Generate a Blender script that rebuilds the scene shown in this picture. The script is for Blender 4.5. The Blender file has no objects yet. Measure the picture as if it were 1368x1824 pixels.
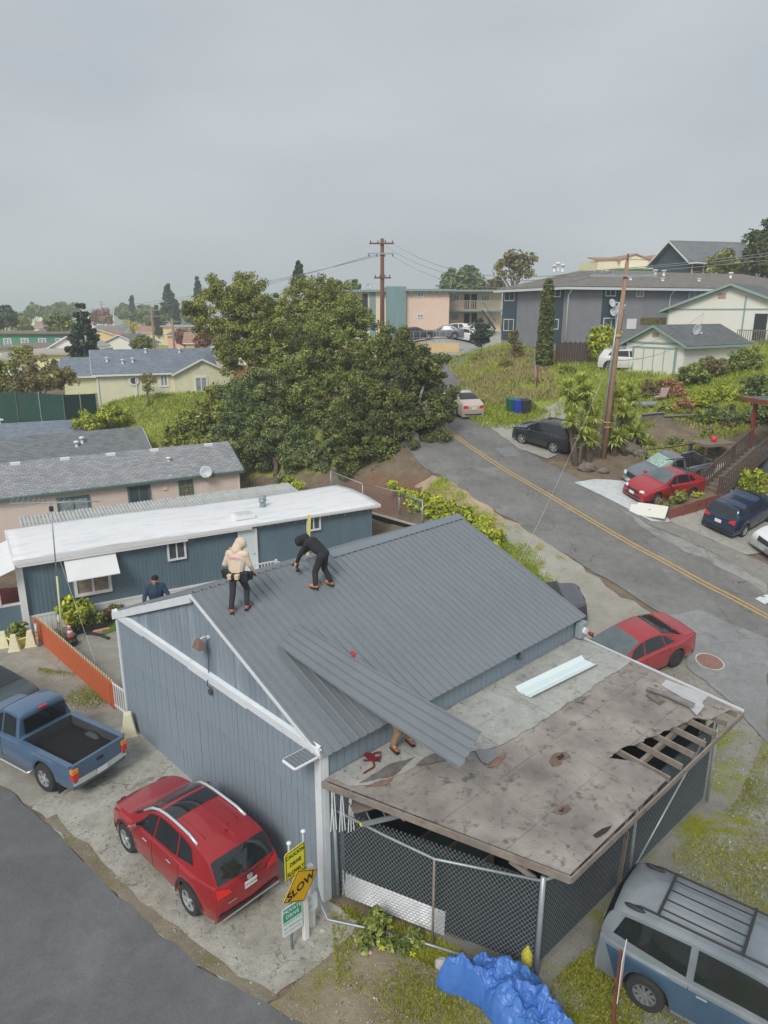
import bpy, bmesh, math, random
import numpy as np
from mathutils import Vector, Matrix, Euler
random.seed(7); RNG = np.random.default_rng(7)
R = math.radians
scn = bpy.context.scene
C = scn.collection
F, CX, CY, PITCH, CAMH = 1265.0, 684.0, 912.0, R(15.8), 12.0
cam = bpy.data.cameras.new('camera'); camo = bpy.data.objects.new('camera', cam); C.objects.link(camo)
cam.sensor_fit = 'VERTICAL'; cam.sensor_height = 36.0; cam.sensor_width = 27.0; cam.lens = 36.0*F/1824.0
cam.clip_start = 0.1; cam.clip_end = 6000
camo.location = (0, 0, CAMH); camo.rotation_euler = (math.pi/2-PITCH, 0, 0)
scn.camera = camo
SUN_AZ, SUN_EL = R(200), R(42)
wd = bpy.data.worlds.new('World'); scn.world = wd; wd.use_nodes = True
nt = wd.node_tree; nt.nodes.clear()
wo = nt.nodes.new('ShaderNodeOutputWorld'); bg = nt.nodes.new('ShaderNodeBackground')
sky = nt.nodes.new('ShaderNodeTexSky'); sky.sky_type = 'NISHITA'; sky.sun_disc = False
sky.sun_elevation = SUN_EL; sky.sun_rotation = SUN_AZ; sky.air_density = 1.0; sky.dust_density = 6.0; sky.ozone_density = 1.0
tc = nt.nodes.new('ShaderNodeTexCoord')
mp = nt.nodes.new('ShaderNodeMapping'); mp.inputs['Scale'].default_value = (1.0, 1.0, 3.0)
nz = nt.nodes.new('ShaderNodeTexNoise'); nz.inputs['Scale'].default_value = 2.2; nz.inputs['Detail'].default_value = 5; nz.inputs['Roughness'].default_value = .45
cr = nt.nodes.new('ShaderNodeValToRGB')
cr.color_ramp.elements[0].position = .30; cr.color_ramp.elements[0].color = (3.75, 4.12, 4.4, 1)
cr.color_ramp.elements[1].position = .72; cr.color_ramp.elements[1].color = (4.75, 5.08, 5.32, 1)
mx = nt.nodes.new('ShaderNodeMix'); mx.data_type = 'RGBA'; mx.inputs[0].default_value = .92
bg.inputs['Strength'].default_value = .10
L = nt.links.new
L(tc.outputs['Generated'], mp.inputs['Vector']); L(mp.outputs['Vector'], nz.inputs['Vector']); L(nz.outputs['Fac'], cr.inputs['Fac'])
L(sky.outputs['Color'], mx.inputs[6]); L(cr.outputs['Color'], mx.inputs[7]); L(mx.outputs[2], bg.inputs['Color']); L(bg.outputs[0], wo.inputs['Surface'])
sl = bpy.data.lights.new('sun', 'SUN'); sl.energy = 1.5; sl.angle = R(20); sl.color = (1, .97, .93)
so = bpy.data.objects.new('sun', sl); C.objects.link(so)
_sd = Vector((math.sin(SUN_AZ)*math.cos(SUN_EL), math.cos(SUN_AZ)*math.cos(SUN_EL), math.sin(SUN_EL)))
so.rotation_euler = _sd.to_track_quat('Z', 'Y').to_euler(); so.location = (0, 0, 60)
scn.view_settings.view_transform = 'Standard'; scn.view_settings.look = 'None'
scn.view_settings.exposure = 0.36; scn.view_settings.gamma = 1.0
scn.render.engine = 'CYCLES'
cy = scn.cycles; cy.use_denoising = True; cy.max_bounces = 5; cy.diffuse_bounces = 3; cy.glossy_bounces = 3; cy.transmission_bounces = 3
cy.transparent_max_bounces = 6; cy.volume_bounces = 3; cy.caustics_reflective = False; cy.caustics_refractive = False
cy.use_adaptive_sampling = True; cy.adaptive_threshold = 0.02
cp, sp_ = math.cos(PITCH), math.sin(PITCH)
def ray(px, py):
    u = (px-CX)/F; v = (CY-py)/F
    return Vector((u, cp+v*sp_, -sp_+v*cp))
def at(px, py, z=0.0):
    d = ray(px, py); t = (z-CAMH)/d.z; return Vector((d.x*t, d.y*t, z))
def atY(px, py, Y):
    d = ray(px, py); t = Y/d.y; return Vector((d.x*t, Y, CAMH+d.z*t))
def atT(px, py, t):
    d = ray(px, py); return Vector((d.x*t, d.y*t, CAMH+d.z*t))
def srgb(r, g, b):
    f = lambda c: (c/255)/12.92 if c <= 10 else (((c/255)+.055)/1.055)**2.4
    return (f(r), f(g), f(b))
def NN(m, t, **kw):
    n = m.node_tree.nodes.new(t)
    for k, v in kw.items():
        if k in n.inputs: n.inputs[k].default_value = v
        else: setattr(n, k, v)
    return n
def LK(m, a, b): m.node_tree.links.new(a, b)
def mixc(m, fac, a, b, blend='MIX'):
    n = m.node_tree.nodes.new('ShaderNodeMix'); n.data_type = 'RGBA'; n.blend_type = blend
    for i, x in ((0, fac), (6, a), (7, b)):
        if hasattr(x, 'is_linked') or hasattr(x, 'links'): LK(m, x, n.inputs[i])
        elif i == 0: n.inputs[0].default_value = x
        else: n.inputs[i].default_value = (*x[:3], 1)
    return n.outputs[2]
def ramp(m, src, p0, p1, c0=(0, 0, 0), c1=(1, 1, 1)):
    n = m.node_tree.nodes.new('ShaderNodeValToRGB'); e = n.color_ramp.elements
    e[0].position = p0; e[1].position = p1; e[0].color = (*c0, 1); e[1].color = (*c1, 1)
    LK(m, src, n.inputs['Fac']); return n.outputs['Color']
def noise(m, scale, vec=None, detail=5, rough=.6, dist=0.0):
    n = NN(m, 'ShaderNodeTexNoise', Scale=scale, Detail=detail, Roughness=rough, Distortion=dist)
    if vec is not None: LK(m, vec, n.inputs['Vector'])
    return n.outputs['Fac']
MATS = {}
def mat(name, c, r=.7, c2=None, s=2.0, m=0.0, bump=0.0, bs=30.0, spec=.5, coat=0.0, stretch=None, dirt=None, ds=1.0, dl=(.5, .75), emit=None, trans=0.0, alpha=None):
    """principled material: base colour c mixed with c2 by noise, optional dirt blotches and fine relief"""
    if name in MATS: return MATS[name]
    M = bpy.data.materials.new(name); M.use_nodes = True
    b = M.node_tree.nodes['Principled BSDF']
    b.inputs['Roughness'].default_value = r; b.inputs['Metallic'].default_value = m
    b.inputs['Specular IOR Level'].default_value = spec; b.inputs['Coat Weight'].default_value = coat
    b.inputs['Coat Roughness'].default_value = .06
    b.inputs['Base Color'].default_value = (*c, 1)
    if trans: b.inputs['Transmission Weight'].default_value = trans
    tcn = NN(M, 'ShaderNodeTexCoord'); vec = tcn.outputs['Object']
    if stretch:
        mpn = NN(M, 'ShaderNodeMapping'); mpn.inputs['Scale'].default_value = stretch; LK(M, vec, mpn.inputs['Vector']); vec = mpn.outputs['Vector']
    col = None
    if c2 is not None:
        col = mixc(M, ramp(M, noise(M, s, vec), .3, .7), c, c2)
    if dirt is not None:
        col = mixc(M, ramp(M, noise(M, ds, vec, 8, .65), dl[0], dl[1]), col if col is not None else c, dirt)
    if col is not None: LK(M, col, b.inputs['Base Color'])
    if bump:
        bn = NN(M, 'ShaderNodeBump', Strength=bump, Distance=.02); LK(M, noise(M, bs, vec, 3), bn.inputs['Height']); LK(M, bn.outputs['Normal'], b.inputs['Normal'])
    if emit: b.inputs['Emission Color'].default_value = (*emit[:3], 1); b.inputs['Emission Strength'].default_value = emit[3]
    MATS[name] = M; return M
def leafmat(name, c1, c2, c3=None):
    if name in MATS: return MATS[name]
    M = bpy.data.materials.new(name); M.use_nodes = True; b = M.node_tree.nodes['Principled BSDF']
    b.inputs['Roughness'].default_value = .6; b.inputs['Specular IOR Level'].default_value = .25
    a = NN(M, 'ShaderNodeAttribute', attribute_name='face_tone')
    n = M.node_tree.nodes.new('ShaderNodeValToRGB'); e = n.color_ramp.elements
    e[0].position = 0; e[0].color = (*c1, 1); e[1].position = 1; e[1].color = (*(c3 or c2), 1)
    if c3: k = e.new(.6); k.color = (*c2, 1)
    LK(M, a.outputs['Fac'], n.inputs['Fac']); LK(M, n.outputs['Color'], b.inputs['Base Color'])
    b.inputs['Subsurface Weight'].default_value = 0.0
    MATS[name] = M; return M
class MB:
    def __init__(s, M=None): s.v = []; s.f = []; s.M = M
    def _a(s, pts):
        i = len(s.v)
        s.v += [tuple(s.M @ Vector(p)) if s.M else tuple(p) for p in pts]; return i
    def poly(s, pts):
        i = s._a(pts); s.f.append(tuple(range(i, i+len(pts)))); return s
    def hexa(s, p):  # 8 points: bottom ring 0-3, top ring 4-7
        i = s._a(p)
        s.f += [(i+3, i+2, i+1, i), (i+4, i+5, i+6, i+7)] + [(i+k, i+(k+1) % 4, i+4+(k+1) % 4, i+4+k) for k in range(4)]; return s
    def box(s, x0, x1, y0, y1, z0, z1):
        return s.hexa([(x0, y0, z0), (x1, y0, z0), (x1, y1, z0), (x0, y1, z0), (x0, y0, z1), (x1, y0, z1), (x1, y1, z1), (x0, y1, z1)])
    def prism(s, poly, off):  # 3-D polygon extruded by vector
        n = len(poly); i = s._a(list(poly)+[Vector(p)+Vector(off) for p in poly])
        s.f += [tuple(range(i+n-1, i-1, -1)), tuple(range(i+n, i+2*n))] + [(i+k, i+(k+1) % n, i+n+(k+1) % n, i+n+k) for k in range(n)]; return s
    def bar(s, a, b, w, h=None, up=(0, 0, 1)):  # rectangular beam from a to b
        a, b = Vector(a), Vector(b); d = (b-a).normalized(); h = h or w
        x = d.cross(Vector(up))
        if x.length < 1e-4: x = d.cross(Vector((1, 0, 0)))
        x.normalize(); y = x.cross(d).normalized(); x *= w/2; y *= h/2
        return s.hexa([a-x-y, a+x-y, a+x+y, a-x+y, b-x-y, b+x-y, b+x+y, b-x+y])
    def tube(s, pts, r, n=8, cap=True):
        pts = [Vector(p) for p in pts]; m = len(pts); rs = r if isinstance(r, (list, tuple)) else [r]*m
        base = len(s.v); ref = None
        for k in range(m):
            d = (pts[min(k+1, m-1)]-pts[max(k-1, 0)]).normalized()
            if ref is None:
                ref = d.cross(Vector((0, 0, 1)))
                if ref.length < 1e-3: ref = d.cross(Vector((1, 0, 0)))
            ref = (ref-d*ref.dot(d)).normalized(); o = d.cross(ref)
            s._a([pts[k]+(ref*math.cos(2*math.pi*j/n)+o*math.sin(2*math.pi*j/n))*rs[k] for j in range(n)])
        for k in range(m-1):
            for j in range(n):
                s.f.append((base+k*n+j, base+k*n+(j+1) % n, base+(k+1)*n+(j+1) % n, base+(k+1)*n+j))
        if cap: s.f += [tuple(base+j for j in range(n))[::-1], tuple(base+(m-1)*n+j for j in range(n))]
        return s
    def lathe(s, prof, n=16, o=(0, 0, 0), axis='z', cap=True):
        o = Vector(o); base = len(s.v)
        for (r, h) in prof:
            P = []
            for j in range(n):
                c, q = math.cos(2*math.pi*j/n)*r, math.sin(2*math.pi*j/n)*r
                P.append(o+(Vector((c, q, h)) if axis == 'z' else Vector((c, h, q)) if axis == 'y' else Vector((h, c, q))))
            s._a(P)
        for k in range(len(prof)-1):
            for j in range(n):
                s.f.append((base+k*n+j, base+k*n+(j+1) % n, base+(k+1)*n+(j+1) % n, base+(k+1)*n+j))
        if cap and prof[0][0] > 1e-4: s.f.append(tuple(base+j for j in range(n))[::-1])
        if cap and prof[-1][0] > 1e-4: s.f.append(tuple(base+(len(prof)-1)*n+j for j in range(n)))
        return s
    def ball(s, c, r, n=10, m=7, sc=(1, 1, 1)):
        c = Vector(c); base = len(s.v)
        for k in range(m+1):
            th = math.pi*k/m
            s._a([c+Vector((math.sin(th)*math.cos(2*math.pi*j/n)*r*sc[0], math.sin(th)*math.sin(2*math.pi*j/n)*r*sc[1], math.cos(th)*r*sc[2])) for j in range(n)])
        for k in range(m):
            for j in range(n): s.f.append((base+k*n+j, base+(k+1)*n+j, base+(k+1)*n+(j+1) % n, base+k*n+(j+1) % n))
        return s
    def grid(s, fn, nu, nv):  # fn(i/nu, j/nv) -> point
        base = len(s.v)
        for i in range(nu+1): s._a([fn(i/nu, j/nv) for j in range(nv+1)])
        for i in range(nu):
            for j in range(nv):
                a = base+i*(nv+1)+j; s.f.append((a, a+nv+1, a+nv+2, a+1))
        return s
    def mesh(s, name):
        me = bpy.data.meshes.new(name); me.from_pydata(s.v, [], s.f); me.update(); return me
    def build(s, name, m, parent=None, smooth=False, bevel=0.0, fix=True, solid=0.0):
        me = s.mesh(name)
        if fix:
            bm = bmesh.new(); bm.from_mesh(me); bmesh.ops.recalc_face_normals(bm, faces=bm.faces); bm.to_mesh(me); bm.free()
        return obj(name, me, m, parent, smooth, bevel, solid)
def obj(name, me, m=None, parent=None, smooth=False, bevel=0.0, solid=0.0):
    if m is not None and len(me.materials) == 0: me.materials.append(m)
    if smooth:
        me.polygons.foreach_set('use_smooth', [True]*len(me.polygons))
    o = bpy.data.objects.new(name, me); C.objects.link(o)
    if parent is not None: o.parent = parent
    if solid: md = o.modifiers.new('solid', 'SOLIDIFY'); md.thickness = solid; md.offset = 0
    if bevel:
        md = o.modifiers.new('bevel', 'BEVEL'); md.width = bevel; md.segments = 2; md.limit_method = 'ANGLE'; md.angle_limit = R(40)
    return o
def shade_auto(o, deg=35):
    me = o.data; me.polygons.foreach_set('use_smooth', [True]*len(me.polygons)); me.set_sharp_from_angle(angle=R(deg)); return o
def tag(o, label, cat, group=None):
    o['label'] = label; o['category'] = cat
    if group: o['group'] = group
    return o
def thing(name, label, cat, loc=(0, 0, 0), rz=0.0, group=None):
    o = bpy.data.objects.new(name, None); C.objects.link(o); o.empty_display_size = .2
    o.location = loc; o.rotation_euler = (0, 0, rz); return tag(o, label, cat, group)
def struct(o): o['kind'] = 'structure'; return o
def stuff(o): o['kind'] = 'stuff'; return o
def kids(o): return [c for c in C.objects if c.parent == o]
def copy_tree(o, loc=None, rz=None, label=None, parent=None, group=None):
    c = o.copy(); C.objects.link(c); c.parent = parent
    if loc is not None: c.location = loc
    if rz is not None: c.rotation_euler = (0, 0, rz)
    if label: c['label'] = label
    if group: c['group'] = group
    for ch in list(o.children): copy_tree(ch, parent=c)
    return c
def np_mesh(name, V, Q, m, face_tone=None, parent=None, k=4, smooth=False):
    V = np.asarray(V, dtype=np.float32); Q = np.asarray(Q, dtype=np.int32)
    me = bpy.data.meshes.new(name); me.vertices.add(len(V)); me.vertices.foreach_set('co', V.ravel())
    me.loops.add(Q.size); me.loops.foreach_set('vertex_index', Q.ravel())
    me.polygons.add(len(Q)); me.polygons.foreach_set('loop_start', np.arange(0, Q.size, k, dtype=np.int32))
    me.polygons.foreach_set('loop_total', np.full(len(Q), k, dtype=np.int32))
    me.update(calc_edges=True)
    if face_tone is not None:
        at_ = me.attributes.new('face_tone', 'FLOAT', 'FACE'); at_.data.foreach_set('value', np.asarray(face_tone, dtype=np.float32))
    return obj(name, me, m, parent, smooth)
_fonts = {}
def text_mesh(txt, size, bold=0.0):
    cu = bpy.data.curves.new('lettering', 'FONT'); cu.body = txt; cu.size = size; cu.align_x = 'CENTER'; cu.align_y = 'CENTER'; cu.offset = bold; cu.resolution_u = 3
    o = bpy.data.objects.new('lettering', cu); C.objects.link(o)
    dg = bpy.context.evaluated_depsgraph_get(); me = bpy.data.meshes.new_from_object(o.evaluated_get(dg))
    bpy.data.objects.remove(o); return me
def K(r, g, b, k=.66):
    return tuple(min(.86, x/k) for x in srgb(r, g, b))
ZS = [(-60, -.5), (0, 0), (9, 0), (12, .2), (14, .6), (16, 1.1), (18, 1.6), (20, 2.05), (23, 2.8), (26, 3.3), (31, 4.1), (40, 5.4), (52, 6.6), (70, 8.3), (90, 9.5), (200, 12)]
def zs(s): return float(np.interp(s, [a for a, _ in ZS], [b for _, b in ZS]))
ROADC = [(60, -22), (44, -6), (32, 7), (25, 13.6), (18.1, 21), (14.67, 25.0), (13.91, 26.0), (12.92, 27.0), (11.94, 28.31), (10.8, 29.6), (8.76, 32.54), (6.65, 36.5), (4.26, 42.4), (3.0, 47), (2.5, 53), (3.2, 62), (5.6, 72), (9, 80)]
CTRL = []
for (x, y) in ROADC:
    z = zs(-.5*x+.866*y); CTRL.append((x, y, z))
    if y > 5: CTRL += [(x-3.6, y-2.0, zs(-.5*(x-3.6)+.866*(y-2))), (x+3.2, y+1.8, zs(-.5*(x+3.2)+.866*(y+1.8))+.05)]
for p in [(-45, 0), (-30, 0), (-15, 0), (0, 0), (10, 0), (20, 0), (-30, 15), (-15, 12), (-6, 12), (-1, 12), (0, 15), (3, 10), (5, 13), (8, 14.5), (10, 10), (14, 14), (4, 17), (-12, 22), (-20, 22), (-30, 30), (-8, 28), (-3, 24), (-8, 19),
          (2, 20.5), (-2, 30), (-6, 34), (-10, 36), (-20, 38), (-12, 42), (-26, 48), (-18, 46), (0, 27), (-38, 40), (-60, 10), (-60, -20), (40, -30), (0, -30), (7, 18), (-24, 53), (-2.5, 34.5), (-9.5, 43), (60, -5)]:
    CTRL.append((*p, 0.0))
CTRL += [(14.1, 34.8, 2.85), (15.5, 38.3, 3.3), (18, 36, 3.05), (17, 32.5, 2.1), (20, 31.5, 2.0), (16.1, 40.6, 4.9), (15.8, 43, 5.6), (15.9, 45.2, 6.4), (19.5, 53.8, 7.5), (15.5, 54, 7.3), (10.4, 65.7, 9.2), (17.4, 63.3, 8.3),
         (9.6, 56.8, 7.1), (7.5, 48.5, 5.3), (9, 48, 5.4), (9.5, 41.5, 4.1), (11, 38.2, 3.8), (12.5, 46, 5.3), (2.4, 87, 8.4), (7.3, 82.3, 9.1), (20, 84, 9.3), (27.7, 64, 9.6), (45, 100, 15), (30, 118, 13.5), (18.9, 35.8, 3.2), (22, 42, 6.2), (26, 38, 4.5), (26, 50, 8), (30, 30, 2.2),
         (-22.2, 58.3, 5), (-14.9, 62, 5.5), (-16.5, 52.6, 3.3), (-13.5, 49.5, 2.4), (-7, 45.5, 2.3), (-2.8, 41, 2.4), (-1.2, 38.8, 1.6), (1.6, 35.9, 3.0), (1.2, 32.2, 1.2), (2.2, 28.6, .7), (4.4, 29.8, 2.5), (3.6, 25, .5), (7, 22.3, .5), (.6, 35.2, 1.6), (-2, 45, 3.9), (-6, 55, 4.9), (-2, 62, 6.2),
         (-30, 62, 3.6), (-36, 56, 2.6), (-50, 62, 3.3), (-30, 80, 3.5), (-60, 100, 3), (-20, 95, 3.8), (0, 115, 7), (-80, 200, 2.5), (-5, 250, 4), (60, 150, 15), (100, 100, 16), (150, 250, 16), (-200, 400, 1), (42, 62, 12), (60, 40, 10), (40, 15, .3), (-100, 60, 2), (-60, 40, 1.0), (100, 20, 8), (0, 500, 2), (300, 500, 10), (-300, 100, 1), (34, 84, 11.5), (120, -60, 0), (-120, -60, 0)]
_P = np.array([(a, b) for a, b, _ in CTRL]); _Z = np.array([c for *_, c in CTRL]); _n = len(_P)
_D = np.sqrt(((_P[:, None]-_P[None])**2).sum(-1)+.6); _A = np.zeros((_n+1, _n+1)); _A[:_n, :_n] = _D+np.eye(_n)*-.15; _A[:_n, _n] = 1; _A[_n, :_n] = 1
_W = np.linalg.solve(_A, np.append(_Z, 0))
def rbf(X, Y):
    X = np.asarray(X, float); Y = np.asarray(Y, float); sh = X.shape; X = X.ravel(); Y = Y.ravel(); out = np.zeros(len(X))
    for i in range(0, len(X), 20000):
        d = np.sqrt((X[i:i+20000, None]-_P[:, 0])**2+(Y[i:i+20000, None]-_P[:, 1])**2+.6); out[i:i+20000] = d@_W[:_n]+_W[_n]
    k = np.clip((np.sqrt(X**2+Y**2)-350)/500, 0, 1); k = k*k*(3-2*k)
    return (np.clip(out, -.6, 18)*(1-k)+1.0*k).reshape(sh)
GX0, GX1, GY0, GY1 = -60, 60, -14, 118
_gx = np.arange(GX0, GX1+1.); _gy = np.arange(GY0, GY1+1.)
GZ = rbf(*np.meshgrid(_gx, _gy, indexing='ij'))
for _ in range(2):
    g = np.pad(GZ, 1, mode='edge'); GZ = (g[:-2, 1:-1]+g[2:, 1:-1]+g[1:-1, :-2]+g[1:-1, 2:]+2*g[1:-1, 1:-1])/6
def h(x, y):
    if GX0 <= x < GX1 and GY0 <= y < GY1:
        i, j = int(x-GX0), int(y-GY0); a, b = x-GX0-i, y-GY0-j
        return float((GZ[i, j]*(1-a)+GZ[i+1, j]*a)*(1-b)+(GZ[i, j+1]*(1-a)+GZ[i+1, j+1]*a)*b)
    return float(rbf(np.array([x]), np.array([y]))[0])
def gnd(px, py):  # where the ray through a photograph pixel meets the ground
    d = ray(px, py); t = 6.0
    while t < 900:
        x, y, z = d.x*t, d.y*t, CAMH+d.z*t
        e = z-h(x, y)
        if e <= 0.005: break
        t += max(.01, min(e*.5, .02*t))
    return Vector((x, y, h(x, y)))
def gslope(x, y, e=.8): return Vector((h(x-e, y)-h(x+e, y), h(x, y-e)-h(x, y+e), 2*e)).normalized()
def ground_mat():
    M = bpy.data.materials.new('ground'); M.use_nodes = True; b = M.node_tree.nodes['Principled BSDF']; b.inputs['Roughness'].default_value = .95; b.inputs['Specular IOR Level'].default_value = .15
    v = NN(M, 'ShaderNodeTexCoord').outputs['Object']
    dirt = mixc(M, ramp(M, noise(M, 1.3, v, 8, .7), .3, .7), K(120, 108, 92), K(88, 78, 64))
    grass = mixc(M, ramp(M, noise(M, .9, v, 7, .7), .35, .65), K(112, 124, 54), K(138, 146, 62))
    grass = mixc(M, ramp(M, noise(M, 6, v, 5, .7), .45, .75), grass, K(128, 118, 84))
    chips = mixc(M, ramp(M, noise(M, 9, v, 6, .8), .35, .65), K(128, 98, 80), K(86, 66, 54))
    grav = mixc(M, ramp(M, noise(M, 14, v, 4, .8), .35, .65), K(150, 150, 145), K(108, 106, 100))
    n2 = noise(M, 1.1, v, 6, .7)
    def zone(nm):
        a = NN(M, 'ShaderNodeAttribute', attribute_name=nm).outputs['Fac']
        ad = NN(M, 'ShaderNodeMath', operation='ADD'); LK(M, a, ad.inputs[0]); LK(M, n2, ad.inputs[1])
        return ramp(M, ad.outputs[0], .82, 1.02)
    col = mixc(M, zone('grass'), dirt, grass); col = mixc(M, zone('chips'), col, chips); col = mixc(M, zone('gravel'), col, grav)
    LK(M, col, b.inputs['Base Color'])
    bn = NN(M, 'ShaderNodeBump', Strength=.6, Distance=.05); LK(M, noise(M, 12, v, 5, .8), bn.inputs['Height']); LK(M, bn.outputs['Normal'], b.inputs['Normal'])
    return M
def asphalt(name, base, dark, crack=.6, cs=.55, light=None, lp=(.55, .8), ls=.35, mott=.82, speck=None):
    M = bpy.data.materials.new(name); M.use_nodes = True; b = M.node_tree.nodes['Principled BSDF']; b.inputs['Roughness'].default_value = .85; b.inputs['Specular IOR Level'].default_value = .3
    v = NN(M, 'ShaderNodeTexCoord').outputs['Object']
    col = mixc(M, ramp(M, noise(M, .5, v, 6, .65), .3, .7), base, dark)
    if light: col = mixc(M, ramp(M, noise(M, ls, v, 7, .7, .6), *lp), col, light)
    col = mixc(M, 1.0, col, ramp(M, noise(M, 2.3, v, 10, .78), .32, .62, (mott,)*3, (1.1,)*3), 'MULTIPLY')
    if speck:
        g1 = ramp(M, noise(M, 7, v, 8, .8), .54, .62); g2 = ramp(M, noise(M, .9, v, 4), .42, .6); gm = NN(M, 'ShaderNodeMath', operation='MULTIPLY'); LK(M, g1, gm.inputs[0]); LK(M, g2, gm.inputs[1]); col = mixc(M, gm.outputs[0], col, speck)
    sp = ramp(M, noise(M, 55, v, 2, .7), .3, .7, (.78, .78, .78), (1.2, 1.2, 1.2)); col = mixc(M, 1.0, col, sp, 'MULTIPLY')
    sp2 = ramp(M, noise(M, 3.1, v, 6, .75), .62, .78, (1, 1, 1), (.72, .70, .66)); col = mixc(M, 1.0, col, sp2, 'MULTIPLY')
    if crack:
        vo = NN(M, 'ShaderNodeTexVoronoi', feature='DISTANCE_TO_EDGE', Scale=cs)
        wv = NN(M, 'ShaderNodeVectorMath', operation='ADD'); nn = NN(M, 'ShaderNodeTexNoise', Scale=1.6, Detail=6); LK(M, v, nn.inputs['Vector']); LK(M, nn.outputs['Color'], wv.inputs[0]); LK(M, v, wv.inputs[1]); LK(M, wv.outputs[0], vo.inputs['Vector'])
        ck = ramp(M, vo.outputs['Distance'], .003, .010, (1, 1, 1), (0, 0, 0))
        gate = ramp(M, noise(M, .45, v, 3), .45, .6)
        f = NN(M, 'ShaderNodeMath', operation='MULTIPLY'); LK(M, ck, f.inputs[0]); LK(M, gate, f.inputs[1])
        f2 = NN(M, 'ShaderNodeMath', operation='MULTIPLY'); LK(M, f.outputs[0], f2.inputs[0]); f2.inputs[1].default_value = crack
        col = mixc(M, f2.outputs[0], col, tuple(x*.35 for x in dark))
    LK(M, col, b.inputs['Base Color'])
    bn = NN(M, 'ShaderNodeBump', Strength=.35, Distance=.01); LK(M, noise(M, 70, v, 3, .7), bn.inputs['Height']); LK(M, bn.outputs['Normal'], b.inputs['Normal'])
    return M
def yardmat(name, base, base2, moss, ms=.5, mp=(.5, .62), speck=K(190, 188, 180)):
    M = bpy.data.materials.new(name); M.use_nodes = True; b = M.node_tree.nodes['Principled BSDF']; b.inputs['Roughness'].default_value = .95; b.inputs['Specular IOR Level'].default_value = .15
    v = NN(M, 'ShaderNodeTexCoord').outputs['Object']
    col = mixc(M, ramp(M, noise(M, .8, v, 8, .7), .35, .65), base, base2)
    col = mixc(M, ramp(M, noise(M, 34, v, 3, .8), .60, .70), col, speck)
    col = mixc(M, ramp(M, noise(M, 26, v, 3, .8), .60, .74), col, tuple(x*.45 for x in base2))
    mcol = mixc(M, ramp(M, noise(M, 7, v, 5, .8), .35, .7), moss, tuple(x*.6 for x in moss))
    col = mixc(M, ramp(M, noise(M, ms, v, 9, .68, .4), *mp), col, mcol)
    LK(M, col, b.inputs['Base Color'])
    bn = NN(M, 'ShaderNodeBump', Strength=.8, Distance=.04); LK(M, noise(M, 22, v, 5, .8), bn.inputs['Height']); LK(M, bn.outputs['Normal'], b.inputs['Normal'])
    return M
def inpoly(X, Y, poly):
    c = np.zeros(X.shape, bool); n = len(poly)
    for i in range(n):
        x0, y0 = poly[i][:2]; x1, y1 = poly[(i+1) % n][:2]
        k = ((y0 > Y) != (y1 > Y)) & (X < (x1-x0)*(Y-y0)/(y1-y0+1e-12)+x0); c ^= k
    return c
_ext = [61.5, 64, 68, 75, 85, 100, 120, 150, 190, 240, 300, 380, 480, 620, 800, 1100, 1500]
xs = np.array([-e for e in _ext[::-1]]+list(_gx)+_ext); ys = np.array([-300, -150, -80, -40, -22]+list(_gy)+[120, 125, 132, 142, 155, 170, 190, 215, 250, 300, 360, 440, 560, 720, 950, 1250, 1600])
X, Y = np.meshgrid(xs, ys, indexing='ij'); Z = rbf(X, Y)
ix = np.searchsorted(xs, GX0); iy = np.searchsorted(ys, GY0); Z[ix:ix+len(_gx), iy:iy+len(_gy)] = GZ
nx, ny = X.shape; idx = np.arange(nx*ny).reshape(nx, ny)
Q = np.stack([idx[:-1, :-1], idx[1:, :-1], idx[1:, 1:], idx[:-1, 1:]], -1).reshape(-1, 4)
GROUND = np_mesh('ground', np.stack([X, Y, Z], -1).reshape(-1, 3), Q, ground_mat(), smooth=True); struct(GROUND)
def zone(nm, polys, val=.62, base=0.0):
    w = np.full(X.shape, base)
    for p in polys:
        w[inpoly(X, Y, p)] = val
    for _ in range(1):
        g = np.pad(w, 1, mode='edge'); w = (g[:-2, 1:-1]+g[2:, 1:-1]+g[1:-1, :-2]+g[1:-1, 2:]+g[1:-1, 1:-1])/5
    a = GROUND.data.attributes.new(nm, 'FLOAT', 'POINT'); a.data.foreach_set('value', w.ravel().astype(np.float32))
HILL_GRASS = [(6, 45), (9, 44.5), (13, 47.5), (14.5, 43.5), (19, 44), (26, 47), (34, 55), (30, 62), (14, 62), (10, 70), (5, 76), (6.2, 60), (5.8, 52)]
BANK_GRASS = [(-34, 52), (-18, 49.5), (-10, 46), (-3, 42), (0, 44), (-1, 60), (-10, 70), (-40, 72)]
SHOULDER = [(3.7, 30.4), (5.2, 29.6), (6.1, 27.6), (6.7, 25.4), (6.2, 22.6), (5.0, 22.0), (3.6, 26.2), (3.2, 29)]
zone('grass', [HILL_GRASS, BANK_GRASS, SHOULDER, [(-400, 85), (-30, 85), (0, 120), (0, 600), (-400, 600)], [(14, 66), (60, 66), (200, 300), (60, 300), (10, 100)]], .58, .16)
zone('chips', [[(-5, 43), (2.6, 37.5), (5.2, 31.5), (4.2, 29.5), (1.4, 34.5), (-2.6, 38.6)]], .66)
zone('gravel', [[(5.5, 19.5), (8.2, 24.5), (11, 21), (20, 14), (30, 0), (-3, 0), (-2, 6), (6, 9), (9.5, 13.5)]], .55)
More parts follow.
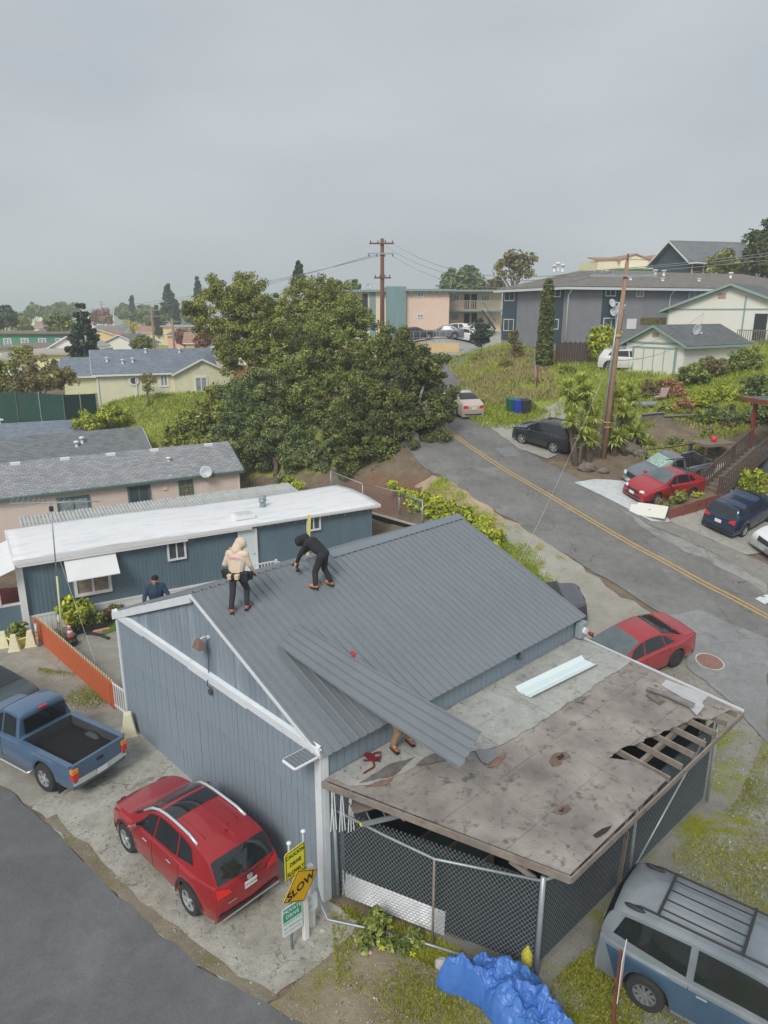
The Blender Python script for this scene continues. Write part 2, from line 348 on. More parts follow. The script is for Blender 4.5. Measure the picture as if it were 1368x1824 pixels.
def sheet(name, poly, m, dz, rag=0.0, step=1.0, raw=False, seed=1):
    """ground cover of the given outline (world x,y), cut along the terrain grid so that it follows the slope"""
    rr = random.Random(seed); pts = []
    n = len(poly)
    for i in range(n):
        a, b = Vector(poly[i][:2]), Vector(poly[(i+1) % n][:2]); k = max(1, int((b-a).length/.35)) if rag else 1
        nrm = Vector((-(b-a).y, (b-a).x)).normalized()
        for j in range(k): pts.append(a.lerp(b, j/k)+(nrm*rr.uniform(-rag, rag) if rag else Vector((0, 0))))
    bm = bmesh.new(); f = bm.faces.new([bm.verts.new((p.x, p.y, 0)) for p in pts]); bmesh.ops.triangulate(bm, faces=[f])
    x0, x1 = min(p.x for p in pts), max(p.x for p in pts); y0, y1 = min(p.y for p in pts), max(p.y for p in pts)
    for ax, lo, hi in ((0, x0, x1), (1, y0, y1)):
        for k in range(math.ceil(lo), math.floor(hi)+1):
            co = [0, 0, 0]; co[ax] = k; no = [0, 0, 0]; no[ax] = 1
            bmesh.ops.bisect_plane(bm, geom=bm.verts[:]+bm.edges[:]+bm.faces[:], plane_co=co, plane_no=no, dist=1e-5)
    for vtx in bm.verts: vtx.co.z = h(vtx.co.x, vtx.co.y)+dz
    for f in bm.faces:
        if f.normal.z < 0: f.normal_flip()
    me = bpy.data.meshes.new(name); bm.to_mesh(me); bm.free()
    return struct(obj(name, me, m, smooth=True))
def gp(*pix): return [gnd(*p)[:2] for p in pix]
def offset_line(c, d):
    out = []
    for i in range(len(c)):
        a = Vector(c[max(i-1, 0)]); b = Vector(c[min(i+1, len(c)-1)]); t = (b-a).normalized(); out.append(Vector(c[i])+Vector((-t.y, t.x))*d)
    return out
def smooth_line(c, it=2):
    c = [Vector(p) for p in c]
    for _ in range(it):
        o = [c[0]]
        for a, b in zip(c, c[1:]): o += [a.lerp(b, .25), a.lerp(b, .75)]
        c = o+[c[-1]]
    return c
RC = smooth_line(ROADC)
left = offset_line(RC, 3.55); right = offset_line(RC, -3.15)
M_ROAD = asphalt('old_asphalt', K(116, 114, 111), K(98, 97, 95), .95, .6, K(132, 131, 128), (.60, .78), .28)
sheet('road', left+right[::-1], M_ROAD, .035, .07)
M_YEL = mat('yellow_line_paint', K(176, 142, 72), .75, K(160, 134, 84), 3, dirt=K(120, 112, 98), ds=9, dl=(.52, .68))
rc2 = [p for p in RC if -8 < p.y < 62]
for o_ in (.10, -.16):
    a = offset_line(rc2, o_+.055); b = offset_line(rc2, o_-.055)
    sheet('centre_line', a+b[::-1], M_YEL, .042)
M_PATCH = asphalt('grey_road_patch', K(126, 127, 126), K(112, 113, 113), .5, .35, K(140, 140, 138), (.55, .8))
sheet('road_patch', gp((1170, 1105), (1245, 1087), (1368, 1140), (1368, 1330), (1300, 1250), (1225, 1190), (1215, 1150)), M_PATCH, .048, .05)
sheet('road_dust', gp((1108, 907), (1160, 938), (1230, 968), (1300, 1000), (1368, 1030), (1368, 1062), (1320, 1030), (1262, 1000), (1205, 975), (1150, 945)), asphalt('dusty_asphalt', K(146, 144, 139), K(124, 122, 118), .5, .6, K(112, 110, 107), (.45, .62), .9), .040, .12, seed=31)
sheet('road_patch', gp((880, 800), (912, 797), (930, 812), (900, 815)), M_PATCH, .046)
M_YARD = yardmat('gravel_yard', K(138, 137, 130), K(116, 113, 104), K(128, 130, 48), .42, (.49, .59))
sheet('gravel_yard', [(6.2, 21.6), (8.9, 24.4), (10.2, 22.6), (11.4, 20.6), (13, 17.5), (18, 12), (24, 4), (24, -2), (-2.0, -2), (-1.6, 4), (-.9, 8.4), (-.6, 11.8), (1.6, 11.2), (3.0, 10.9), (5.6, 13.6), (8.1, 15.8), (5.9, 18.6)], M_YARD, .014, .12)
M_LANE = asphalt('lane_asphalt', K(91, 92, 93), K(81, 82, 83), 0, 1, K(106, 107, 108), (.5, .8), .3, .93)
lane = gp((-400, 1330), (-60, 1392), (0, 1400), (90, 1470), (160, 1545), (250, 1632), (330, 1705), (440, 1775), (580, 1850), (760, 1960))
sheet('private_lane', lane+[(-1, 2), (-6, -6), (-40, -6), (-40, 19)], M_LANE, .030, .06)
M_PAD = asphalt('cracked_concrete', K(160, 158, 149), K(140, 138, 128), .8, .42, K(118, 111, 97), (.54, .76), .5, .68, K(88, 82, 70))
M_YPAVE = asphalt('old_yard_paving', K(144, 141, 132), K(126, 123, 114), .9, .38, K(112, 110, 84), (.60, .8), .4, .74)
sheet('yard_paving', gp((-300, 1330), (-60, 1385), (0, 1398), (60, 1440), (235, 1300), (222, 1092), (60, 1092), (-300, 1150))+[], M_YPAVE, .020, .05)
M_STRIP = yardmat('dirt_strip', K(128, 120, 104), K(104, 98, 84), K(112, 112, 48), .9, (.52, .62))
str_ = [(78, 1462), (118, 1502), (192, 1584), (282, 1668), (362, 1733), (462, 1795)]; sheet('lane_verge', gp(*str_, *[(x+22+.03*(y-1460), y-12) for x, y in str_[::-1]]), M_STRIP, .029, .09, seed=11)
pad = gp((60, 1440), (110, 1492), (185, 1575), (275, 1660), (355, 1725), (470, 1795), (600, 1690), (640, 1640), (575, 1600), (238, 1290), (200, 1300))
sheet('concrete_pad', pad, M_PAD, .024, .06)
M_FDIRT = yardmat('trodden_dirt', K(142, 132, 112), K(118, 108, 88), K(122, 124, 46), .6, (.52, .64))
sheet('dirt_verge', gp((575, 1604), (600, 1690), (470, 1797), (610, 1866), (760, 1960), (1000, 1960), (960, 1735), (770, 1690)), M_FDIRT, .018, .1, seed=4)
VERGE = [(2.6, 36.8), (4.4, 33.6), (5.2, 31.7), (6.2, 29.9), (7.4, 28.3), (8.4, 26.4), (7.6, 25.9), (6.2, 27.8), (4.6, 29.9), (3.8, 32), (2.4, 34.6), (1.6, 36.6)]
sheet('road_verge', VERGE, yardmat('dry_verge', K(164, 146, 122), K(140, 120, 98), K(120, 128, 52), .6, (.56, .66)), .02, .2, seed=9)
GRAVS = [(5.4, 30.9), (5.85, 30.2), (7.43, 28.6), (8.25, 26.95), (8.75, 26.05), (10.1, 24.1), (9.2, 22.8), (6.6, 21.4), (6.0, 22.5), (6.1, 24.2), (6.6, 25.6), (5.9, 27.6), (5.1, 29.4)]
sheet('gravel_shoulder', GRAVS, yardmat('road_gravel', K(150, 148, 138), K(130, 126, 116), K(118, 124, 56), .7, (.58, .68)), .026, .15, seed=21)
sheet('grass_verge', [(3.7, 30.4), (5.2, 29.6), (6.1, 27.6), (6.7, 25.4), (6.2, 22.6), (5.0, 22.0), (3.6, 26.2), (3.2, 29)], yardmat('verge_turf', K(126, 130, 66), K(112, 114, 58), K(120, 132, 48), .7, (.40, .55)), .022, .2, seed=22)
M_SLAB = asphalt('pale_concrete', K(178, 182, 182), K(168, 172, 172), 0, 1, K(160, 163, 162), (.55, .8))
sheet('driveway', gp((1022, 861), (1060, 855), (1108, 858), (1205, 850), (1290, 826), (1300, 880), (1190, 900), (1192, 932), (1160, 930)), M_SLAB, .060)
M_SLAB2 = asphalt('worn_concrete', K(150, 148, 140), K(138, 136, 128), .8, .4, K(126, 122, 112), (.6, .8))
sheet('driveway', gp((1186, 926), (1285, 890), (1368, 880), (1440, 900), (1440, 1010), (1368, 985), (1330, 990)), M_SLAB2, .055)
sheet('driveway_apron', gp((1150, 932), (1188, 926), (1330, 990), (1440, 1040), (1440, 1090), (1300, 1000), (1225, 965)), asphalt('worn_apron', K(128, 126, 120), K(110, 108, 103), .8, .6), .050, .06)
sheet('driveway', gp((858, 752), (884, 748), (945, 738), (1000, 715), (1012, 740), (1015, 800), (975, 818), (925, 800), (890, 775)), M_SLAB2, .050, .05)
M_LOT = asphalt('parking_lot', K(150, 148, 142), K(136, 134, 130), .4, .4)
sheet('parking_lot', [(-12, 78), (9, 76), (14, 78), (30, 82), (28, 96), (-14, 98)], M_LOT, .05)
def disc(c, r, n=28): return [(c[0]+math.cos(2*math.pi*k/n)*r, c[1]+math.sin(2*math.pi*k/n)*r) for k in range(n)]
mc = gnd(1264, 1181)
GA = R(43.9); G0 = Vector((-1.26, 12.21, 0)); GM = Matrix.Translation(G0) @ Matrix.Rotation(GA, 4, 'Z'); GI = GM.inverted()
GL, GW, EZ, RZ = 9.5, 9.33, 3.62, 5.56   # along ridge, gable width, eave and ridge heights
M_SIDE = mat('blue_grey_siding', K(124, 135, 144), .75, K(103, 115, 125), 1.6, stretch=(1, 1, .18), dirt=K(144, 155, 162), ds=2.6, dl=(.52, .7), bump=.3, bs=40)
M_SIDEB = mat('blue_grey_siding_core', K(70, 80, 90), .8)
M_TRIM = mat('white_trim', K(196, 202, 207), .55, K(182, 189, 196), 2, dirt=K(158, 163, 167), ds=3, dl=(.6, .8), bump=.08)
M_ROOF = mat('grey_metal_roof', K(110, 115, 119), .30, K(100, 106, 111), .7, spec=.5, dirt=K(112, 119, 124), ds=1.4, dl=(.5, .8))
garage = thing('garage', 'blue-grey board garage with new ribbed grey metal roof', 'garage', G0, GA)
m = MB(); m.box(.03, GL, .03, GW, -.4, EZ-.02)
m.prism([(.03, .03, EZ-.02), (.03, GW-.03, EZ-.02), (.03, GW/2, RZ-.06)], (GL-.06, 0, 0)); m.build('wall', M_SIDEB, garage)
npk = 46; pw = GW/npk
def plankmesh(w, hgt, d=.026): return MB().box(-d, 0, .004, w-.006, 0, hgt).mesh('plank')
courses = [(-.3, .745), (.75, 2.295), (2.30, EZ-.05)]
cm = []
for z0, z1 in courses:
    me = plankmesh(pw, z1-z0); me.materials.append(M_SIDE); cm.append(me)
for k in range(npk):
    for (z0, z1), me in zip(courses, cm):
        o = obj('plank', me, None, garage); o.location = (.03-random.uniform(0, .007), k*pw, z0)
def rakez(y): return EZ+(RZ-EZ)*(1-abs(y-GW/2)/(GW/2))
for k in range(npk):
    y0, y1 = k*pw+.004, (k+1)*pw-.006; za, zb = rakez(y0)-.06, rakez(y1)-.06; d = .022+random.uniform(0, .006)
    if max(za, zb) > EZ+.1: MB().prism([(.03, y0, EZ+.05), (.03, y1, EZ+.05), (.03, y1, max(zb, EZ+.06)), (.03, y0, max(za, EZ+.06))], (-d, 0, 0)).build('plank', M_SIDE, garage)
me = MB().box(.004, .197, -.024, .03, 0, EZ-.08).mesh('plank'); me.materials.append(M_SIDE)
for k in range(47):
    o = obj('plank', me, None, garage); o.location = (k*.2021, -random.uniform(0, .006), 0)
MB().box(-.045, .02, -.05, .15, -.2, EZ-.02).build('corner_trim', M_TRIM, garage, bevel=.006)
MB().box(.02, .16, -.055, -.02, -.2, EZ-.03).build('corner_trim', M_TRIM, garage, bevel=.006)
MB().box(-.04, .02, GW-.07, GW+.03, -.2, EZ).build('corner_trim', M_TRIM, garage, bevel=.006)
bz = [0, 2.55, 5.0, 7.6, GW]
for i in range(4):
    o = MB().box(-.075-.012*(i % 2), .0, bz[i]-.06, bz[i+1]+.10, EZ-.09-.02*(i % 2), EZ+.09).build('band_trim', M_TRIM, garage, bevel=.006)
    MB().prism([(-.085, bz[i]-.03, EZ+.093), (-.085, bz[i+1]-.005, EZ+.093), (0.0, bz[i+1]-.005, EZ+.135), (0.0, bz[i]-.03, EZ+.135)], (0, 0, .012)).build('drip_cap', M_TRIM, garage)
SL = math.hypot(GW/2, RZ-EZ); ux, uz = (GW/2)/SL, (RZ-EZ)/SL
for sgn in (0, 1):
    ya, yb = (-.10, GW/2) if sgn == 0 else (GW+.10, GW/2)
    za = EZ-.10*uz/ux; hh = .065 if sgn == 0 else .20
    MB().prism([(-.10, ya, za-hh+.03), (-.10, yb, RZ-hh+.03), (-.10, yb, RZ+.03), (-.10, ya, za+.03)], (.05, 0, 0)).build('rake_trim', M_TRIM, garage)
    MB().prism([(-.10, ya, za+.03), (-.10, yb, RZ+.03), (-.10, yb, RZ+.045), (-.10, ya, za+.045)], (.10 if sgn else .03, 0, 0)).build('rake_cap', M_TRIM, garage)
pitch = .2286
def panelmesh(n, length, th=.0):
    prof = []
    for k in range(n):
        x = k*pitch; prof += [(x, 0), (x+.010, .036), (x+.038, .036), (x+.048, 0)]
    prof += [(n*pitch, 0), (n*pitch+.010, .037), (n*pitch+.038, .037), (n*pitch+.050, .004)]
    b = MB()
    for (x0, z0), (x1, z1) in zip(prof, prof[1:]): b.poly([(x0, 0, z0), (x1, 0, z1), (x1, length, z1), (x0, length, z0)])
    return b.mesh('roof_panel')
slope_len = SL+.22
pm = panelmesh(4, slope_len); pm.materials.append(M_ROOF)
pm2 = panelmesh(2, slope_len); pm2.materials.append(M_ROOF)
sm_ = MB()
for yy in np.linspace(.12, slope_len-.15, 5):
    for k in range(4): sm_.lathe([(.009, 0), (.009, .006), (.004, .010)], 6, (k*pitch+.075, yy, 0))
smesh = sm_.mesh('screw'); M_SCREW = mat('dark_screw', K(60, 68, 76), .4, m=.6); smesh.materials.append(M_SCREW)
roofang = math.atan2(RZ-EZ, GW/2)
for side in (0, 1):
    for k in range(11):
        o = obj('roof_panel', pm if k < 10 else pm2, None, garage); s2 = obj('screw', smesh, None, o) if k < 10 else None
        if s2: stuff(s2)
        x = -.07+k*.9144
        if side == 0:
            o.rotation_euler = (roofang, 0, 0); o.location = (x, -.20*ux, EZ-.20*uz+.055+.0015*(k % 2))
        else:
            o.rotation_euler = (roofang, 0, math.pi); o.location = (GL+.12-k*.9144, GW+.20*ux, EZ-.20*uz+.055+.0015*(k % 2))
M_CAP = mat('ridge_cap_metal', K(108, 116, 122), .32, K(100, 109, 116), .8)
for i, (x0, x1) in enumerate(((4.1, 6.9), (6.82, GL+.1))):
    e = .003*i; cw = .26
    MB().prism([(x0, GW/2-cw*ux, RZ-cw*uz+.095+e), (x0, GW/2, RZ+.106+e), (x0, GW/2+cw*ux, RZ-cw*uz+.095+e), (x0, GW/2+cw*ux, RZ-cw*uz+.089+e), (x0, GW/2, RZ+.098+e), (x0, GW/2-cw*ux, RZ-cw*uz+.089+e)], (x1-x0, 0, 0)).build('ridge_cap', M_CAP, garage)
MB().box(-.02, GL+.02, -.06, .0, EZ-.085, EZ-.02).build('eave_board', M_SIDE, garage)
def gl(p): return GM @ Vector(p)
M_LAMP = mat('weathered_lamp_metal', K(120, 98, 84), .5, K(96, 84, 78), 6); M_WIRE = mat('dark_wire', K(70, 78, 84), .6)
_y = 4.1; lamp = thing('wall_lamp', 'small weathered brown floodlight mounted high under the garage gable', 'lamp', gl((0, _y, 4.62)), GA)
MB().lathe([(.05, -.03), (.05, .02)], 10, (0, 0, .05), 'x').build('wall_plate', M_TRIM, lamp)
MB().tube([(-.02, 0, .05), (-.12, 0, .10), (-.20, .02, .06)], .018, 8).build('arm', M_TRIM, lamp, True)
MB().hexa([(-.36, -.16, -.14), (-.16, -.16, -.14), (-.16, .16, -.14), (-.36, .16, -.14), (-.30, -.08, .07), (-.18, -.08, .07), (-.18, .08, .07), (-.30, .08, .07)]).build('lamp_shade', M_LAMP, lamp, bevel=.01)
MB().tube([(-.035, 0, .02), (-.04, .0, -.5), (-.04, .04, -.9), (-.04, .0, -1.0), (-.115, .0, -1.05), (-.115, 0, -1.18), (-.04, 0, -1.25), (-.04, 0, -1.33)], .012, 6).build('cable', M_WIRE, lamp, True)
MB().box(-.09, -.02, -.05, .05, -1.42, -1.30).build('junction_box', M_WIRE, lamp)
sol = thing('solar_lamp', 'flat white solar floodlight panel at the front corner of the garage', 'lamp', gl((-.05, .12, EZ-.05)), GA)
M_SOLW = mat('white_plastic', K(214, 218, 220), .4); M_CELL = mat('solar_cell', K(98, 104, 112), .25, K(84, 90, 98), 20)
MB().prism([(-.66, -.18, 0), (-.60, -.22, 0), (-.08, -.22, 0), (-.08, .22, 0), (-.60, .22, 0), (-.66, .18, 0)], (0, 0, .05)).build('housing', M_SOLW, sol, bevel=.015)
for k in range(6): MB().box(-.62+k*.088, -.54+k*.088, -.19, .19, .052, .056).build('solar_cell', M_CELL, sol)
MB().bar((-.10, 0, .02), (.05, 0, -.02), .05, .05).build('bracket', M_SOLW, sol)
mb_ = thing('meter_box', 'grey electric meter box and bent conduit at far garage corner', 'meter box', gl((GL-.28, -.05, EZ-.75)), GA)
M_BOXG = mat('grey_box_metal', K(140, 150, 156), .45, m=.3); M_PVC = mat('grey_conduit', K(190, 190, 184), .5)
MB().box(.02, .34, -.22, -.02, .15, .62).build('box', M_BOXG, mb_, bevel=.015)
MB().lathe([(.10, -.06), (.10, 0), (.07, .03)], 12, (.18, -.22, .38), 'y').build('dial', M_SOLW, mb_)
MB().tube([(.1, -.12, .15), (.1, -.12, -.25), (.14, -.2, -.36), (.34, -.3, -.40), (.9, -.36, -.42), (1.0, -.36, -.5), (1.0, -.36, -2.8)], .035, 8).build('conduit', M_PVC, mb_, True)
MB().tube([(.2, -.12, .15), (.2, -.14, -.3), (.16, -.16, -.5), (.16, -.16, -2.8)], .022, 8).build('conduit', M_WIRE, mb_, True)
sp = thing('spot_lamp', 'little dark sensor lamp on the short wall above the lean-to', 'lamp', gl((6.55, -.03, 3.36)), GA)
MB().ball((0, -.07, 0), .06, 8, 6).build('lamp_head', M_WIRE, sp, True); MB().box(-.05, .05, -.05, .01, -.05, .1).build('base', M_WIRE, sp)
LZ0, LZ1, LW = 3.0, 2.62, 4.68
def lz(y): return LZ0+(LZ0-LZ1)*y/LW
def lt(px, py, dz=0.0):  # photograph pixel -> garage-local point on the lean-to roof plane
    d = GI.to_3x3() @ ray(px, py); o = GI @ Vector((0, 0, CAMH))
    k = (LZ0-LZ1)/LW; t = (LZ0+dz+k*o.y-o.z)/(d.z-k*d.y); p = o+d*t; return Vector((p.x, p.y))
lean = thing('lean_to_shed', 'open lean-to shed with rotten torn plywood roof against garage', 'shed', G0, GA)
M_PLY = mat('rotten_plywood', K(143, 136, 129), .9, K(104, 98, 93), 1.0, dirt=K(84, 79, 75), ds=4.5, dl=(.54, .68), bump=1.0, bs=16)
M_PLYE = mat('old_wood', K(116, 108, 100), .85, K(92, 84, 76), 3, stretch=(1, 4, 4), bump=.3, bs=20)
M_WOOD = mat('weathered_board', K(130, 122, 114), .85, K(104, 96, 88), 2.5, dirt=K(82, 74, 66), ds=4, dl=(.55, .75), bump=.4, bs=25)
M_ROLL = asphalt('grey_roll_roofing', K(150, 150, 145), K(138, 138, 133), 0, 1, K(112, 110, 104), (.52, .74), 1.3, .8, K(64, 64, 62))
def rough_poly(pts, amp, step=.12, seed=3, closed=True):
    rr = random.Random(seed); out = []
    for i, (a, b) in enumerate(zip(pts, pts[1:]+(pts[:1] if closed else []))):
        a = Vector(a); b = Vector(b); n = max(1, int((b-a).length/step)); nr = Vector((-(b-a).y, (b-a).x)).normalized()
        for j in range(n): out.append(a.lerp(b, j/n)+(nr*rr.uniform(-amp, amp) if j else Vector((0, 0))))
    return out if closed else out+[Vector(pts[-1])]
torn = [lt(*p) for p in ((1083, 1350), (1110, 1331), (1138, 1322), (1157, 1312), (1178, 1305), (1205, 1294), (1236, 1278), (1242, 1268))]
flap = [lt(*p) for p in ((1300, 1264), (1262, 1283))]
torn2 = [lt(*p) for p in ((1187, 1389), (1160, 1372), (1125, 1356))]
NL, NR, FR, FL = Vector((0.03, -.03)), Vector((1.77, -4.62)), Vector((9.34, -4.68)), Vector((9.42, -.03))
outline = [NL, NR]+rough_poly(torn2, .03, closed=False)+rough_poly(torn, .035, closed=False)+[flap[1], flap[0], FR, FL]
def plates(outline, xs_, ys_):
    bm = bmesh.new(); f = bm.faces.new([bm.verts.new((p.x, p.y, 0)) for p in outline]); bmesh.ops.triangulate(bm, faces=[f])
    for ax, vals in ((0, xs_), (1, ys_)):
        for k in vals:
            co = [0, 0, 0]; co[ax] = k; no = [0, 0, 0]; no[ax] = 1
            bmesh.ops.bisect_plane(bm, geom=bm.verts[:]+bm.edges[:]+bm.faces[:], plane_co=co, plane_no=no, dist=1e-5)
    cells = {}
    for f in bm.faces:
        c = f.calc_center_median(); k = (sum(c.x > v for v in xs_), sum(c.y > v for v in ys_)); cells.setdefault(k, []).append([v.co.copy() for v in f.verts])
    bm.free(); return cells
def build_plates(cells, name, m, parent, zoff, th, tilt=.006, shrink=.004, seed=2):
    rr = random.Random(seed)
    for k, tris in cells.items():
        b = bmesh.new(); vm = {}
        for t in tris:
            vs = []
            for p in t:
                key = (round(p.x, 4), round(p.y, 4))
                if key not in vm: vm[key] = b.verts.new((p.x, p.y, 0))
                vs.append(vm[key])
            try: b.faces.new(vs)
            except ValueError: pass
        cx = sum(v.co.x for v in b.verts)/len(b.verts); cy_ = sum(v.co.y for v in b.verts)/len(b.verts)
        ax, ay, dz = rr.uniform(-tilt, tilt), rr.uniform(-tilt, tilt), rr.uniform(0, tilt)
        for v in b.verts:
            dx, dy = v.co.x-cx, v.co.y-cy_; l = math.hypot(dx, dy)+1e-6
            v.co.x -= dx/l*shrink; v.co.y -= dy/l*shrink; v.co.z = lz(v.co.y)+zoff+dx*ax+dy*ay+dz
        for f in b.faces:
            if f.normal.z < 0: f.normal_flip()
        bmesh.ops.recalc_face_normals(b, faces=b.faces)
        if sum(f.normal.z for f in b.faces) < 0: bmesh.ops.reverse_faces(b, faces=b.faces)
        r = bmesh.ops.extrude_face_region(b, geom=b.faces[:])
        for e in r['geom']:
            if isinstance(e, bmesh.types.BMVert): e.co.z += th
        bmesh.ops.recalc_face_normals(b, faces=b.faces)
        me = bpy.data.meshes.new(name); b.to_mesh(me); b.free(); obj(name, me, m, parent)
build_plates(plates(outline, [2.3, 4.7, 7.1], [-3.55, -2.33, -1.11]), 'roof_plywood', M_PLY, lean, -.02, .02, .0025, .006)
grey = [lt(*p) for p in ((586, 1384), (1023, 1139), (1050, 1146), (1128, 1178), (1108, 1192), (1085, 1206), (1062, 1220), (1040, 1238), (1005, 1258), (960, 1290), (905, 1322), (868, 1336), (820, 1343), (770, 1350), (740, 1368), (700, 1386), (655, 1400), (622, 1402))]
grey = [Vector((min(max(p.x, .06), 9.38), min(p.y, -.04))) for p in grey]
gout = grey[:4]+rough_poly(grey[3:], .035, .14, closed=False)[1:]
build_plates(plates(gout, [1.9, 3.6, 5.5, 7.4], [-.95]), 'roofing_felt', M_ROLL, lean, .016, .008, .0015, .008, 5)
M_FELT = mat('torn_black_felt', K(74, 72, 70), .9, K(110, 104, 98), 5, bump=.4, bs=12)
def patch(name, pix, m, zoff, th=.012, rag=.02, parent=lean, lift=0.0):
    pts = rough_poly([lt(*p) for p in pix], rag, .1, len(pix)); n = len(pts)
    b = MB(); cx = sum(p.x for p in pts)/n
    b.prism([(p.x, p.y, lz(p.y)+zoff+lift*max(0, p.x-cx)) for p in pts], (0, 0, th)); return b.build(name, m, parent)
patch('torn_felt', ((640, 1397), (690, 1366), (738, 1352), (700, 1385)), M_FELT, .034)
patch('torn_felt', ((740, 1366), (762, 1349), (800, 1340), (812, 1350), (770, 1362)), M_FELT, .034)
M_PLYB = mat('orange_rotten_wood', K(128, 102, 86), .9, K(92, 72, 60), 5, bump=.5)
patch('torn_wood', ((650, 1404), (690, 1388), (705, 1380), (690, 1398)), M_PLYB, .012, .012)
patch('torn_felt', ((1024, 1252), (1034, 1242), (1046, 1243), (1036, 1254)), M_FELT, .026)
patch('felt_flap', ((846, 1340), (852, 1336), (882, 1338), (884, 1352), (870, 1364), (858, 1360)), mat('grey_flap', K(110, 112, 114), .8), .03, .01, .01)
patch('torn_wood', ((868, 1368), (884, 1352), (900, 1345), (890, 1362), (876, 1368)), M_PLYB, .012)
for pix in (((978, 1358), (990, 1342), (1008, 1340), (1016, 1348), (1000, 1362), (984, 1366)), ((984, 1448), (994, 1440), (1012, 1434), (1018, 1442), (1000, 1452))):
    patch('rot_hole', pix, mat('rotten_brown', K(112, 94, 82), .95, K(84, 70, 60), 9, bump=.6), .010, .008, .05)
for pix in (((990, 1350), (1002, 1343), (1006, 1350), (996, 1356)), ((994, 1446), (1006, 1440), (1002, 1449)), ((1056, 1489), (1072, 1478), (1090, 1472), (1080, 1484), (1062, 1494))):
    patch('rot_hole', pix, mat('hole_shade', K(46, 40, 36), .95), .016, .008, .01)  # dark plates on the plywood; the shade of the holes is their colour
M_FELTP = mat('pale_felt', K(164, 164, 166), .85, K(148, 146, 146), 2.0, bump=.2)
patch('felt_sheet', ((1186, 1212), (1262, 1240), (1246, 1258), (1215, 1244), (1178, 1222)), M_FELTP, .014, .012, .006)
patch('felt_flap', ((1226, 1262), (1248, 1250), (1254, 1262), (1240, 1278)), M_FELTP, .05, .012, .01)
ra, rb = lt(1152, 1232), lt(1235, 1264)
MB().tube([(ra.x, ra.y, lz(ra.y)+.08), (ra.lerp(rb, .5).x, ra.lerp(rb, .5).y, lz(ra.y)+.09), (rb.x, rb.y, lz(rb.y)+.08)], [.06, .075, .09], 12).build('rolled_felt', mat('rolled_felt', K(126, 122, 120), .9, K(100, 96, 94), 4), lean, True)
patch('torn_felt', ((1150, 1240), (1158, 1234), (1185, 1252), (1176, 1258)), M_FELT, .034)
for k in range(13):
    x = 2.05+k*.6; 
    if x > 9.3: break
    y0 = -.05; y1 = -4.60
    MB().bar((x, y0, lz(y0)-.02-.075), (x, y1, lz(y1)-.02-.075), .05, .14).build('rafter', M_WOOD, lean)
for k, (yy, xa) in enumerate(((-3.85, 1.55), (-1.6, .7))):
    MB().bar((xa, yy, lz(yy)-.24), (9.3, yy, lz(yy)-.24), .09, .14).build('beam', M_WOOD, lean)
def fas(a, b, name='fascia', t=.04, hh=.15, m=M_WOOD, up=.0):
    a, b = Vector(a), Vector(b); return MB().bar((a.x, a.y, lz(a.y)-hh/2+up), (b.x, b.y, lz(b.y)-hh/2+up), t, hh).build(name, m, lean, bevel=.004)
fas((-.02, -.06), (1.74, -4.66)); fas((1.74, -4.665), (9.36, -4.72), hh=.13, up=-.005); fas((9.41, -4.7), (9.46, -.05), m=M_TRIM, hh=.10, t=.02, up=.03)
for (x, y) in ((2.2, -3.9), (5.5, -3.95), (9.0, -3.95)):
    MB().box(x-.05, x+.05, y-.05, y+.05, -.3, lz(y)-.17).build('post', M_WOOD, lean)
MB().bar((1.45, -3.6, 2.45), (1.75, -3.95, 2.1), .05, .09).build('brace', M_WOOD, lean)
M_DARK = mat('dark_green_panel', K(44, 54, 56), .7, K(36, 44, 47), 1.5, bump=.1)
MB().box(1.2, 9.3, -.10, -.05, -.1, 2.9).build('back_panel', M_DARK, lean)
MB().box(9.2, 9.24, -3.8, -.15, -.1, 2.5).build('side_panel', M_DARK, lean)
for k in range(4): MB().box(3.4, 3.44, -3.8+k*.85, -2.98+k*.85, .02, 2.35).build('darkening_panel', M_DARK, lean)  # inner panels added to make the shed interior look dark
M_GALV = mat('galvanised_pipe', K(150, 158, 162), .4, K(132, 138, 142), 4, m=.35)
M_WIREG = mat('galvanised_wire', K(146, 152, 155), .5, m=.2)
M_SCREEN = mat('dark_screen', K(40, 48, 52), .9, K(30, 36, 40), 3)
def chain(a, b, za, zb0, zb1, sp=.075, r=.0036, bulge=0.0):
    """woven wire between ground points a and b; za bottom, zb0/zb1 top heights at the ends"""
    a = Vector(a[:2]); b = Vector(b[:2]); Lf = (b-a).length; d = (b-a)/Lf; nr = Vector((-d.y, d.x)); mb = MB()
    top = lambda u: zb0+(zb1-zb0)*u/Lf
    Hm = max(zb0, zb1)
    for sg in (1, -1):
        k = -Hm*1.0
        while k < Lf+Hm:
            pts = []
            u0 = k; N = 60
            seg = []
            for i in range(N+1):
                v = za+(Hm-za)*i/N; u = u0+(v-za)*.8 if sg > 0 else u0+Hm-(v-za)*.8
                if 0 <= u <= Lf and v <= top(u)+.03: seg.append((u, v))
            if len(seg) >= 2:
                (u1, v1), (u2, v2) = seg[0], seg[-1]
                off = .006*sg
                n = max(1, int((v2-v1)/.5)) if bulge else 1
                P = []
                for i in range(n+1):
                    u = u1+(u2-u1)*i/n; v = v1+(v2-v1)*i/n; p = a+d*u+nr*(off+bulge*math.sin(u*1.7)*math.sin(v*1.4)); P.append((p.x, p.y, v))
                mb.tube(P, r, 3, False)
            k += sp*1.25
    return mb
def post(mbx, p, ztop, r=.035, lean_=(0, 0)):
    mbx.tube([(p[0], p[1], -.2), (p[0]+lean_[0], p[1]+lean_[1], ztop)], r, 10); return mbx
Pc = gnd(955, 1736); P0 = gnd(603, 1598); Pm = gnd(770, 1692); Pf = gnd(1259, 1427); Pt = gnd(1120, 1566)
